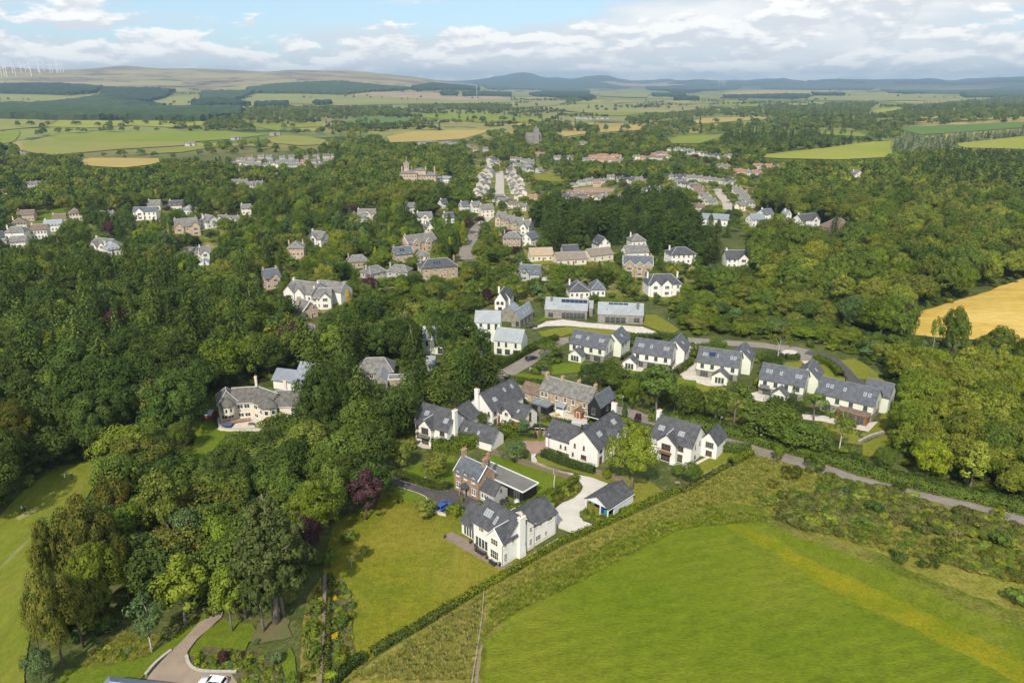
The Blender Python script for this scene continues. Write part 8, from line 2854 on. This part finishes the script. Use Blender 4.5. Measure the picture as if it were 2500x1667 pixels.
def car(label, p, rz, paint, L_=4.3, W_=1.8, H_=1.5, style='hatch'):
 root = thing('parked_car', label, 'car', (p.x, p.y, .06), rz)
 # body: sections along x (front at +x); each section an outline in y,z
 hood = .62 * H_
 xs = [-.5,-.485,-.42,-.30,.12,.30,.44,.485,.5]
 low = [.42,.26,.2,.18,.18,.18,.2,.26,.40]
 top = [.52,.60,.63,.635,.63,.60,.55,.48,.45]
 wd = [.40,.46,.49,.5,.5,.5,.485,.45,.38]
 v, f = [],[]
 for x, lo, tp, w in zip(xs, low, top, wd):
  X, Y, Z0, Z1 = x * L_, w * W_, lo * H_ * .62 + .08, tp * H_
  v += [(X, -Y * .92, Z0),(X, -Y, (Z0 + Z1) / 2),(X, -Y * .93, Z1),(X, 0, Z1 + .03),(X, Y * .93, Z1),(X, Y, (Z0 + Z1) / 2),(X, Y * .92, Z0)]
 n = 7
 for i in range(len(xs) - 1):
  for k in range(n):
   f.append((i * n + k, i * n + (k + 1) % n, (i + 1) * n + (k + 1) % n, (i + 1) * n + k))
 f += [tuple(range(n - 1,-1,-1)), tuple((len(xs) - 1) * n + k for k in range(n))]
 b = MB()
 b.v, b.f = v, [q[::-1] for q in f]
 b.build('body', paint, root, smooth_=True)
 # cabin: glass with a painted roof
 rear = -.47 if style != 'saloon' else -.38
 g0 = [(rear * L_, .46),(.20 * L_, .46)]
 zb, zt = .615 * H_, .96 * H_
 rf0, rf1 = (rear + .06) * L_, .02 * L_
 c = MB().hexa([(rear * L_, -.455 * W_, zb),(.22 * L_, -.455 * W_, zb),(.22 * L_, .455 * W_, zb),(rear * L_, .455 * W_, zb),(rf0,-.37 * W_, zt),(rf1,-.37 * W_, zt),(rf1,.37 * W_, zt),(rf0,.37 * W_, zt)])
 c.build('window_glass', M_CARGLASS, root)
 r = MB().hexa([(rf0 - .03,-.375 * W_, zt + .002),(rf1 + .05,-.375 * W_, zt + .002),(rf1 + .05,.375 * W_, zt + .002),(rf0 - .03,.375 * W_, zt + .002),(rf0 + .08,-.33 * W_, H_),(rf1 - .08,-.33 * W_, H_),(rf1 - .08,.33 * W_, H_),(rf0 + .08,.33 * W_, H_)])
 r.build('roof', paint, root)
 pl = MB()
 for s in (-1,1):
  for xa, xb in ((rear * L_, rf0),(.22 * L_, rf1),(-.12 * L_, -.12 * L_)):
   pl.tube([(xa, s * .458 * W_, zb),(xb, s * .375 * W_, zt + .01)],.045,4)
 pl.build('pillar', paint, root)
 for sx in (-.30,.31):
  for s in (-1,1):
   t = MB().tube([(sx * L_, s * (W_ / 2 - .2),.31),(sx * L_, s * (W_ / 2 + .01),.31)],.32,14).build('wheel', M_TYRE, root)
   MB().tube([(sx * L_, s * (W_ / 2 + .012),.31),(sx * L_, s * (W_ / 2 + .03),.31)],.2,10).build('rim', M_RIM, t)
 for s in (-1,1):
  MB().box(.465 * L_, .497 * L_, s * .33 * W_ - .17, s * .33 * W_ + .17,.40 * H_, .47 * H_).build('headlight', M_LAMP, root)
  MB().box(-.505 * L_, -.475 * L_, s * .36 * W_ - .12, s * .36 * W_ + .12,.48 * H_, .56 * H_).build('tail_light', M_TAIL, root)
  MB().box(.16 * L_, .20 * L_, s * .5 * W_ - .02, s * .5 * W_ + s * .18,.62 * H_, .70 * H_).build('mirror', paint, root) if s > 0 else MB().box(.16 * L_, .20 * L_, -.5 * W_ - .18,-.5 * W_ + .02,.62 * H_, .70 * H_).build('mirror', paint, root)
 return root

car('blue hatchback parked at the end of the dark asphalt drive', G(C4(372,1000)), R(52), carpaint('blue', (0.02,0.07,0.33)))
car('black hatchback parked on the brick court by the garage', G(C4(1022,468)), R(-10), carpaint('black', (0.012,0.012,0.013)))
car('dark estate car parked before the white wing roof', G(C4(1190,480)), R(-18), carpaint('slate', (0.03,0.045,0.06)))
car('dark blue off road car parked beside the black barn', G(C4(1336,474)), R(80), carpaint('navy', (0.025,0.05,0.10)),4.6,1.9,1.75)
car('white hatchback parked by the rockery wall at the bottom of the photo', G(C1(1440,1585)), R(172), carpaint('white', (0.75,0.75,0.74)))
car('dark blue car driving along the estate entrance lane', G(C5(1237,632)), R(38), carpaint('midnight', (0.015,0.02,0.05)))
car('red car parked behind the first estate house', G(C5(1840,470)), R(-10), carpaint('red', (0.32,0.015,0.02)))
car('dark car parked on the gravel by the twin gabled house', G(C5(1240,415)), R(5), carpaint('char', (0.025,0.027,0.03)))
car('silver car parked on the yard of the red lodge', G(C7(2000,530)), R(15), carpaint('silver', (0.45,0.46,0.47)))
car('blue car parked under the red lodge', G(C7(2080,565)), R(5), carpaint('mblue', (0.05,0.12,0.3)))
car('silver car parked on the old street', G(C9(808,672)), R(75), carpaint('silver', (0.45,0.46,0.47)))

# garden furniture and small things
M_WICKER = mat('black_wicker', (0.025,0.022,0.022),.8,(0.045,0.04,0.04),6,4,1)
M_CUSH = mat('grey_cushion', (0.09,0.09,0.095),.9)

def sofa(label, p, rz, n=2):
 r = thing('garden_sofa', label, 'sofa', (p.x, p.y, .05), rz)
 w = .8 * n
 MB().box(-w / 2, w / 2,-.4,.4,.02,.32).build('base', M_WICKER, r)
 MB().box(-w / 2, w / 2,.28,.4,.322,.85).build('backrest', M_WICKER, r)
 for s in (-1,1):
  MB().box(s * w / 2 - (.12 if s > 0 else 0), s * w / 2 + (.12 if s < 0 else 0),-.4,.278,.322,.62).build('armrest', M_WICKER, r)
 for i in range(n):
  x = -w / 2 + .14 + i * (w - .28) / n
  MB().box(x, x + (w - .28) / n - .02,-.38,.26,.325,.46).build('cushion', M_CUSH, r)

def table(label, p, rz, w=1.6, d=.9, m=None, cat='table', hgt=.74):
 m = m or M_WICKER
 r = thing('garden_table', label, cat, (p.x, p.y, .05), rz)
 MB().box(-w / 2, w / 2,-d / 2, d / 2, hgt - .05, hgt).build('tabletop', m, r)
 for sx in (-1,1):
  for sy in (-1,1):
   MB().box(sx * (w / 2 - .1) - .04, sx * (w / 2 - .1) + .04, sy * (d / 2 - .1) - .04, sy * (d / 2 - .1) + .04,0, hgt - .052).build('leg', m, r)
 return r

def chair(label, p, rz, m=None, group=None):
 m = m or M_WICKER
 r = thing('garden_chair', label, 'chair', (p.x, p.y, .05), rz, group)
 MB().box(-.25,.25,-.25,.25,.40,.46).build('seat', m, r)
 MB().box(-.25,.25,.2,.25,.462,.95).build('backrest', m, r)
 for sx in (-1,1):
  for sy in (-1,1):
   MB().box(sx * .21 - .025, sx * .21 + .025, sy * .21 - .025, sy * .21 + .025,0,.398).build('leg', m, r)

sofa('long black wicker sofa on the brown terrace before the glazed doors', G(C2(1168,690)), R(135),3)
table('low black coffee table beside the black wicker sofa', G(C2(1205,712)), R(-45),1.1,.7, hgt=.45)
sofa('black wicker bench under the big front window of the white house', G(C2(1255,765)), R(135),2)
chair('black garden chair near the glazed doors of the white house', G(C2(1140,655)), R(60))
pl_t = [((928,588), 'black box planter at the outer corner of the brown terrace'),((1103,625), 'small dark pot at the sunroom corner'),((1212,730), 'round dark pot between sofa and front window'),((1300,778), 'dark pot at the front corner of the white house')]
for q, lb in pl_t:
 p = G(C2(*q))
 r = thing('planter', lb, 'planter', (p.x, p.y, .06))
 MB().tube([(0,0,0),(0,0,.45)],[.2,.28],8).build('pot', M_DARK, r)
 o = bpy.data.objects.new('foliage', SHAPE['shrub'][0][0])
 COL.objects.link(o)
 o.parent = r
 o.location = (0,0,.4)
 o.scale = (.2,.2,.2)
table('black dining table on the dark patio of the brick house', G(C4(775,962)), R(-20),1.8,1.0)
for i, (dx, dy, a) in enumerate(((-.7,.9,0),(.5,.8,0),(-.5,-.9,180),(.6,-.9,180))):
 p = G(C4(775,962))
 chair(['chair at the house end of the black dining table', 'chair at the lawn end of the black dining table', 'front chair at the house end of the dining table', 'front chair at the lawn end of the dining table'][i], p + Vector((dx, dy, 0)), R(a - 20), None, 'chairs round the black dining table')
# white egg chair
p = G(C4(862,985))
r = thing('egg_chair', 'white hanging egg chair by the hedge of the brick house patio', 'chair', (p.x, p.y, .05))
MB().tube([(-.55,0,.05),(-.62,0,.8),(-.4,0,1.6),(0,0,1.9),(.4,0,1.6),(.62,0,.8),(.55,0,.05)],.06,6).build('frame', M_FRAME_W, r)
MB().tube([(0,.1,.45),(0,.1,.7),(0,.1,1.1),(0,.1,1.4)],[.25,.42,.42,.2],10).build('seat', M_FRAME_W, r)
# patio sets
table('yellow garden table on the terrace row yard', G(C4(1135,375)), R(10),1.4,.9, mat('yellow_paint', (0.55,0.42,0.05),.6))
table('round timber table on the estate patio', G(C6(170,880)), R(10),1.5,1.5, M_TIMBER)
table('grey table beside the crescent house hot tub', G(C7(1700,1215)), R(0),1.6,1.0, M_CUSH)
chair('orange lounge chair on the crescent terrace', G(C7(1752,1222)), R(30), mat('orange_cloth', (0.55,0.25,0.08),.8))
table('small outdoor table on the balcony house terrace', G(C4(215,560)), R(0),1.2,.8)
table('dark table set on the stone circle by the round green tree', G(C4(1945,842)), R(0),1.2,1.2, M_TIMBER)
# hot tub
p = G(C7(1570,1192))
r = thing('hot_tub', 'dark square hot tub with blue cover on the long white house deck', 'hot tub', (p.x, p.y - 3.2,.05))
MB().box(-1.1,1.1,-1,1,0,.85).build('shell', M_WICKER, r)
MB().box(-1.15,1.15,-1.05,1.05,.852,.95).build('cover', mat('blue_cover', (0.06,0.10,0.22),.6), r)
# things in the garage bay
p = G(C4(1440,1035))
for i, (dx, w, hh, col, lb) in enumerate(((0,1.1,1.3,(0.02,0.06,0.28), 'blue covered stack stored in the open garage bay'),(1.2,.8,1.0,(0.05,0.25,0.2), 'teal storage chest beside the blue stack in the garage bay'))):
 r = thing('storage_box', lb, 'box', (p.x + dx * .7, p.y - dx * .7 + .6,.05), R(-44))
 MB().box(-w / 2, w / 2,-.35,.35,0, hh * .82).build('chest', mat('chest_%d' % i, col, .5), r)
 MB().box(-w / 2 - .03, w / 2 + .03,-.38,.38, hh * .82 + .002, hh).build('lid', mat('chest_%d' % i, col, .5), r)
# recycling bins by the right court house
for i, (x, y, col, nm) in enumerate(((2140,632,(0.015,0.06,0.35), 'blue'),(2165,618,(0.07,0.04,0.03), 'brown'),(2183,608,(0.03,0.03,0.03), 'black'))):
 p = G(C4(x, y))
 r = thing('wheelie_bin', f'{nm} wheelie bin against the gable of the timber windowed house', 'bin', (p.x, p.y, .06), R(40))
 m_ = mat('bin_' + nm, col, .5)
 MB().hexa([(-.24,-.3,.05),(.24,-.3,.05),(.24,.3,.05),(-.24,.3,.05),(-.29,-.37,1.0),(.29,-.37,1.0),(.29,.37,1.0),(-.29,.37,1.0)]).build('bin_body', m_, r)
 MB().box(-.31,.31,-.4,.4,1.002,1.1).build('lid', m_, r)
 for s in (-1,1):
  MB().tube([(s * .2,.32,.1),(s * .27,.32,.1)],.1,8).build('wheel', M_TYRE, r)
# gas cage / oil tank on the terrace row
p = G(C4(1265,455))
r = thing('slatted_bin_store', 'grey slatted bin store on the edge of the brick court', 'bin store', (p.x, p.y, .05), R(-15))
for i in range(8):
 MB().box(-1.3,1.3,-.45,-.40,.1 + i * .18,.22 + i * .18).build('slat', M_TRIM, r)
MB().box(-1.35,1.35,-.39,.5,0,1.45).build('store_body', M_FRAME_G, r)
MB().box(-1.4,1.4,-.5,.55,1.452,1.5).build('store_roof', M_TRIM, r)
# white barked trunk in the brick house lawn
p = G(C4(1115,865))
r = thing('dead_tree', 'bare white birch trunk standing on the brick house lawn', 'tree', (p.x, p.y, 0),.3)
MB().tube([(0,0,-.2),(-.08,0,1.6),(.05,.05,3.0),(-.22,0,4.3),(-.3,0,5.2)],[.16,.13,.1,.07,.03],8).build('trunk', M_BARKP, r)
MB().tube([(.02,.03,2.6),(.3,.1,3.5)],[.06,.02],6).build('branch', M_BARKP, r)
# garden ornament / bird bath on the brick house lawn
p = G(C4(248,812))
r = thing('bird_bath', 'small stone bird bath on the lawn beneath the crab apple', 'bird bath', (p.x, p.y, .05))
MB().tube([(0,0,0),(0,0,.7)],[.22,.12],8).build('pedestal', M_KERB, r)
MB().tube([(0,0,.7),(0,0,.85),(0,0,.86)],[.15,.45,.4],12).build('basin', M_KERB, r)

def lamp_post(label, p, hgt=5.5, group=None):
 r = thing('street_lamp', label, 'lamp post', (p.x, p.y, 0),0, group)
 MB().tube([(0,0,-.2),(0,0,1.2),(0,0, hgt)],[.09,.07,.05],7).build('post', M_FRAME_G, r)
 MB().tube([(0,0, hgt),(0,-.3, hgt + .12),(0,-.7, hgt + .15)],[.05,.04,.04],5).build('arm', M_FRAME_G, r)
 MB().box(-.12,.12,-1.1,-.62, hgt + .08, hgt + .2).build('lamp_head', M_TRIM, r)

lamp_post('street lamp by the gable of the timber windowed house', G(C4(2228,505)))
lamp_post('street lamp in front of the dark hedge along the road', G(C4(1922,380)),4.5)
lamp_post('street lamp next to the dark columnar yew', G(C4(1572,360)))
lamp_post('tall lamp post at the corner of the brick court', G(C4(1075,600)),4.5)
lamp_post('lamp post between terrace yard and court', G(C4(1020,410)),6.5)
lamp_post('slender lamp post on the lawn of the modern houses', G(C5(2155,445)))
# road sign
p = G(C3(485,190))
r = thing('road_sign', 'small white road sign on the dark hedge bank', 'sign', (p.x, p.y, 0), R(20))
MB().tube([(0,0,-.2),(0,0,2.6)],.04,6).build('post', M_FRAME_G, r)
MB().box(-.35,.35,-.05,-.02,2.0,2.6).build('sign_face', M_FRAME_W, r)

# young trees in pale guards on the rough strip
rs_ = random.Random(3)
first = None
STR = poly(D, [(800,1560),(870,1520),(1000,1432),(1085,1382),(1112,1392),(1096,1470),(1088,1560)])
SW = [(G(q).x, G(q).y) for q in STR]
n = 0
while n < 70:
 x, y = rs_.uniform(-30,0), rs_.uniform(90,125)
 if not inside((x, y), SW):
  continue
 if first is None:
  first = thing('sapling_guard', 'young sapling in a thin pale tree guard on the rough strip', 'sapling', (x, y, 0),0, 'saplings in guards on the rough strip')
  MB().tube([(0,0,-.1),(0,0,.85)],.05,6).build('guard', mat('guard_plastic', (0.26,0.25,0.13),.7), first)
  MB().tube([(.07,0,-.1),(.07,0,.95)],.02,5).build('stake', M_TIMBER, first)
  o = bpy.data.objects.new('leaves', SHAPE['shrub'][1][0])
  COL.objects.link(o)
  o.parent = first
  o.location = (0,0,.75)
  o.scale = (.10,.10,.18)
 else:
  c = copy_tree(first, (x, y, 0), rs_.uniform(0,6))
  c.rotation_euler = (rs_.uniform(-.12,.12), rs_.uniform(-.12,.12),0)
 n += 1

# rough grass and gorse
rg_ = random.Random(8)

def area_points(pix, nmax, gap=None):
 w = [(G(q).x, G(q).y) for q in pix]
 x0, x1 = min(a for a, b in w), max(a for a, b in w)
 y0, y1 = min(b for a, b in w), max(b for a, b in w)
 out = []
 tries = 0
 while len(out) < nmax and tries < nmax * 12:
  tries += 1
  x, y = rg_.uniform(x0, x1), rg_.uniform(y0, y1)
  if inside((x, y), w):
   out.append((x, y))
 return out

g_ = []
for pix, n_, cols, hr, rr in [
 (poly(C3,[(470,490),(540,460),(640,470),(780,510),(960,470),(1240,460),(1450,530),(1700,590),(1990,690),(1990,800),(1750,760),(1450,720),(1250,690),(1080,660),(900,650),(800,690),(640,670),(560,570)]),760,['gorse', 'olive', 'gorse', 'mid', 'olive', 'gorse', 'pale'],(.9,2.1),(.8,1.9)),
 (poly(C3,[(800,690),(1080,670),(1450,730),(1990,810),(2200,900),(1990,1000),(1700,930),(1400,850),(1100,780)]),260,['olive', 'mid', 'light', 'russet'],(.5,1.2),(.5,1.2)),
 (poly(C3,[(860,380),(960,400),(1100,440),(1230,455),(960,465),(830,470)]),70,['olive', 'mid', 'light'],(.6,1.6),(.6,1.4)),
]:
 for x, y in area_points(pix, n_):
  if any((x - a) ** 2 + (y - b) ** 2 < (w + 1.5) ** 2 for a, b, w in RP):
   continue
  if mnoise.noise(Vector((x / 9, y / 9,5.5))) < -.12 and rg_.random() < .8:
   continue
  g_.append((x, y, 0, 'shrub', rg_.choice(cols), rg_.uniform(*hr), rg_.uniform(*rr)))
bp_ = []
for pix, n_ in [(poly(C1,[(1300,1400),(1380,1345),(1700,1370),(1860,1450),(1940,1580),(1640,1580),(1560,1500),(1340,1480)]),150),(poly(C2,[(170,870),(235,885),(295,1000),(305,1150),(295,1250),(320,1380),(200,1550),(150,1550),(155,1200)]),170),
    (poly(C4,[(1295,1032),(1320,1020),(1420,1065),(1460,1072),(1425,1095),(1315,1070)]),40),(poly(C4,[(1045,965),(1130,920),(1265,856),(1295,856),(1240,915),(1160,945),(1110,985),(1075,990)]),60),
    (poly(C2,[(-30,1300),(40,1000),(100,880),(92,1200),(75,1560),(-30,1560)]),120),(poly(C1,[(500,1440),(700,1310),(1050,1260),(980,1370),(800,1430)]),40)]:
 for x, y in area_points(pix, n_):
  bp_.append((x, y, 0, 'shrub', rg_.choice(['mid', 'light', 'olive', 'bright', 'bluish', 'russet', 'mid', 'pale']), rg_.uniform(.25,.9), rg_.uniform(.25,.7)))
scatter('border_plants', bp_, 'mixed low border plants crowding the garden beds')
scatter('gorse_scrub', g_, 'brown and green gorse scrub covering the bank by the country road')

def tuft(seed, n, hgt, spread, lm):
 r = np.random.default_rng(seed)
 v, f = [],[]
 for i in range(n):
  a = r.uniform(0,6.28)
  d = np.array([math.cos(a), math.sin(a),0])
  b = d * r.uniform(0, spread * .5) + np.array([0,0,-.03])
  t = np.array([-d[1], d[0],0]) * .035
  tip = b + d * r.uniform(.1, spread) + np.array([0,0, hgt * r.uniform(.6,1.1)])
  k = len(v)
  v += [tuple(b - t), tuple(b + t), tuple(tip)]
  f.append((k, k + 1, k + 2))
 me = bpy.data.meshes.new('tuft')
 me.from_pydata(v, [], f)
 me.materials.append(lm)
 return me

LM['straw'] = leafmat('straw_blade', (0.138,0.148,0.052),(0.182,0.182,0.076),.35)
LM['blade'] = leafmat('green_blade', (0.085,0.115,0.022),(0.13,0.15,0.035),.3)
LM['pale_blade'] = leafmat('pale_blade', (0.125,0.138,0.042),(0.17,0.17,0.06),.35)
for i in range(2):
 SHAPE.setdefault('tuft', []).append((tuft(i, 26,.6,.4, LM['straw']), None, .6,.4, None))
gr = []
for pix, n_, cols, hh in [
 (STR, 1300,['straw', 'straw', 'pale_blade'],(.25,.6)),
 (poly(D, [(1100,1400),(1130,1380),(1300,1300),(1470,1212),(1590,1165),(1690,1150),(1800,1110),(1735,1045),(1560,1140),(1290,1260),(1090,1375)]),2600,['straw', 'pale_blade', 'blade', 'straw'],(.25,.6)),
 (poly(D, [(1740,1040),(1800,1060),(1900,1100),(1800,1190),(1700,1150),(1600,1140)]),1000,['straw', 'straw', 'blade'],(.3,.7)),
 (poly(C3,[(820,690),(1080,670),(1450,730),(1990,810),(2100,900),(1990,1000),(1700,930),(1400,850),(1100,790)]),1300,['straw', 'straw', 'blade'],(.4,.9)),
 (poly(D, [(1104,1470),(1130,1390),(1300,1300),(1480,1215),(1640,1165),(1800,1190),(1700,1200),(1560,1215),(1320,1340),(1160,1420)]),1500,['blade'],(.35,.7)),
 (poly(C1,[(560,1420),(700,1300),(850,1230),(1000,1260),(1100,1250),(1000,1390),(820,1440),(560,1470)]),700,['straw', 'blade'],(.3,.7)),
]:
 for x, y in area_points(pix, n_):
  gr.append((x, y, .02, 'tuft', rg_.choice(cols), rg_.uniform(*hh), rg_.uniform(.3,.6)))
scatter('rough_grass_tufts', [(x, y, z, k, c, h_, r_) for x, y, z, k, c, h_, r_ in gr], 'tussocks of dry and green rough grass along the field margins')

# golf: two tiny players, a bag
M_SKIN = mat('skin', (0.45,0.27,0.19),.6)

def person(label, p, rz, top, legs):
 me = bpy.data.meshes.new('body')
 J = [(0,0,.95),(0,0,1.2),(0,0,1.45),(0,0,1.55),(0,.02,1.70),(.20,0,1.42),(.27,-.12,1.15),(.12,-.30,.98),(-.20,0,1.42),(-.27,-.12,1.15),(-.06,-.30,.95),(.10,0,.90),(.14,-.04,.5),(.16,.02,.06),(.17,-.14,.03),
  (-.10,0,.90),(-.14,-.04,.5),(-.16,.02,.06),(-.17,-.14,.03)]
 E = [(0,1),(1,2),(2,3),(3,4),(2,5),(5,6),(6,7),(2,8),(8,9),(9,10),(0,11),(11,12),(12,13),(13,14),(0,15),(15,16),(16,17),(17,18)]
 rad = [.15,.15,.15,.06,.11,.07,.05,.04,.07,.05,.04,.10,.075,.05,.05,.10,.075,.05,.05]
 me.from_pydata(J, E, [])
 o = bpy.data.objects.new('person', me)
 COL.objects.link(o)
 sk = o.modifiers.new('skin', 'SKIN')
 for i, sv in enumerate(me.skin_vertices[0].data):
  sv.radius = (rad[i], rad[i] * .85)
  sv.use_root = i == 0
 o.modifiers.new('smooth', 'SUBSURF').levels = 1
 o.modifiers['smooth'].render_levels = 1
 m = bpy.data.materials.new('clothes_' + label[:6])
 m.use_nodes = True
 t = m.node_tree
 co = N(t, 'ShaderNodeTexCoord')
 sp = N(t, 'ShaderNodeSeparateXYZ')
 t.links.new(co.outputs['Object'], sp.inputs[0])
 c = mixc(t, maprange(t, sp.outputs[2],.955,.96,0,1, False), legs, top)
 c = mixc(t, maprange(t, sp.outputs[2],1.50,1.505,0,1, False), c, (0.45,0.27,0.19))
 c = mixc(t, maprange(t, sp.outputs[2],1.745,1.75,0,1, False), c, (0.06,0.04,0.03))
 t.links.new(c, t.nodes['Principled BSDF'].inputs['Base Color'])
 me.materials.append(m)
 o.location = (p.x, p.y, .05)
 o.rotation_euler = (0,0, rz)
 tag(o, label, 'person')

person('person in a dark top bending over the fairway near the trees', G(C1(490,192)), R(30),(0.03,0.035,0.06),(0.04,0.04,0.045))
person('person in a pale top standing beside the worn tee strip', G(C1(155,415)), R(-50),(0.6,0.6,0.62),(0.03,0.03,0.035))
for q, lb in ((C1(435,183), 'white golf bag lying near the bending player'),(C1(165,412), 'dark golf bag beside the standing player')):
 p = G(q)
 r = thing('golf_bag', lb, 'golf bag', (p.x, p.y, .06),.6)
 MB().tube([(0,0,.02),(.15,0,.5),(.25,0,.95)],[.14,.15,.16],8).build('bag', M_FRAME_W if 'white' in lb else M_DARK, r)
 for k in range(4):
  MB().tube([(.24 + .03 * k, .03 * (k - 2),.9),(.30 + .04 * k, .04 * (k - 2),1.25)],.015,5).build('club', M_TRIM, r)
# building corner at the bottom edge (blue slate roof with its wall)
o_ = G(C1(975,1620))
h = House('cottage', 'cottage whose blue slate roof corner shows at the bottom edge', (o_.x - 1.0, o_.y - 7.5), R(-8), cat='house')
h.block(-4.5,4.5,0,6.5,3.0,2.6, hip=.9, wall=M_CREAM, roof=mat('bluish_slate', (0.19,0.23,0.30),.5,(0.24,0.28,0.35),2,5,1), over=.35)
h.window('R', 4.5,3,.9,1.2,1.2,2,1)
h.window('B', 6.5,0,.9,1.2,1.2,2,1)

# wind turbines on the skyline
M_TURB = mat('turbine_white', (0.80,0.80,0.80),.5)

def turbine_proto():
 r = thing('wind_turbine', 'white wind turbine on the far western skyline', 'wind turbine', (0,0,0),0, 'wind turbines on the western skyline')
 MB().tube([(0,0,-8),(0,0,70)],[2.6,1.5],8).build('tower', M_TURB, r)
 MB().box(-1.6,1.6,-3.0,5.0,70.01,73.4).build('nacelle', M_TURB, r)
 hb = MB().tube([(0,-5.2,71.7),(0,-3.02,71.7)],[.8,1.6],8).build('hub', M_TURB, r)
 b = MB()
 b.add([(-1.2,-.3,1.2),(1.3,.3,1.2),(1.3,.5,1.2),(-1.2,.0,1.2),(-.9,-.2,38),(.2,0,38),(.2,.1,38),(-.9,-.1,38)],[(0,3,2,1),(4,5,6,7),(0,1,5,4),(1,2,6,5),(2,3,7,6),(3,0,4,7)])
 me = None
 for k in range(3):
  if me is None:
   o = b.build('blade', M_TURB, r)
   me = o.data
  else:
   o = bpy.data.objects.new('blade', me)
   COL.objects.link(o)
   o.parent = r
  o.location = (0,-4.2,71.7)
  o.rotation_euler = (0, k * 2 * math.pi / 3,0)
 return r

tp = turbine_proto()
first = True
for x, yb in ((8,357),(22,357),(33,360),(60,345),(73,357),(98,340),(145,358),(140,340),(184,346),(178,338),(232,343),(243,342),(262,343),(268,340),(280,342),(292,340),(205,335),(118,336)):
 u, v = C11(x, yb - 6)
 p = G((u, v))
 if math.hypot(p.x, p.y) > 12000:
  p = G((u, v + 8))
 a = rg_.uniform(-.4,.4)
 if first:
  t_ = tp
  t_.location, t_.rotation_euler = p, (0,0, a)
  first = False
 else:
  t_ = copy_tree(tp, p, a)
 s_ = math.hypot(p.x, p.y) * 15.5 / FPX / 70 * rg_.uniform(.9,1.15)
 t_.scale = (s_, s_, s_)
for i, x in enumerate((950,966,976)):
 p = G(C12(x, 396))
 t_ = copy_tree(tp, p, .2,['white wind turbine set apart west of the distant three', 'middle one of three distant turbines', 'eastern one of three distant turbines'][i], 'three distant wind turbines')
 s_ = math.hypot(p.x, p.y) * 10 / FPX / 70
 t_.scale = (s_, s_, s_)
p = G(C11(2190,462))
r = thing('radio_mast', 'thin pale mast on the far farmland', 'mast', p)
MB().tube([(0,0,-3),(0,0,75)],[1.4,.7],6).build('mast', M_TRIM, r)
MB().box(-2,2,-2,2,60,62).build('mast_platform', M_TRIM, r)

# the air
HZ = bpy.data.materials.new('haze')
HZ.use_nodes = True
ht = HZ.node_tree
ht.nodes.clear()
pv = N(ht, 'ShaderNodeVolumePrincipled')
pv.inputs['Color'].default_value = (0.57,0.78,1.0,1)
pv.inputs['Density'].default_value = 9e-5
pv.inputs['Anisotropy'].default_value = 0.35
ho = N(ht, 'ShaderNodeOutputMaterial')
ht.links.new(pv.outputs[0], ho.inputs['Volume'])
gz = [v.co.z for v in bpy.data.objects['ground'].data.vertices]
ztop = max([max(gz) + 5] + [o_.location.z + 116 * o_.scale.z for o_ in COL.objects if o_.name.startswith('wind_turbine')])
hz = MB().box(-17600,17600,-17600,17600, min(gz) - 1, ztop).build('haze', HZ)
print('haze', min(gz), ztop)
tag(hz, 'pale summer haze over the whole valley', None, None, 'stuff')
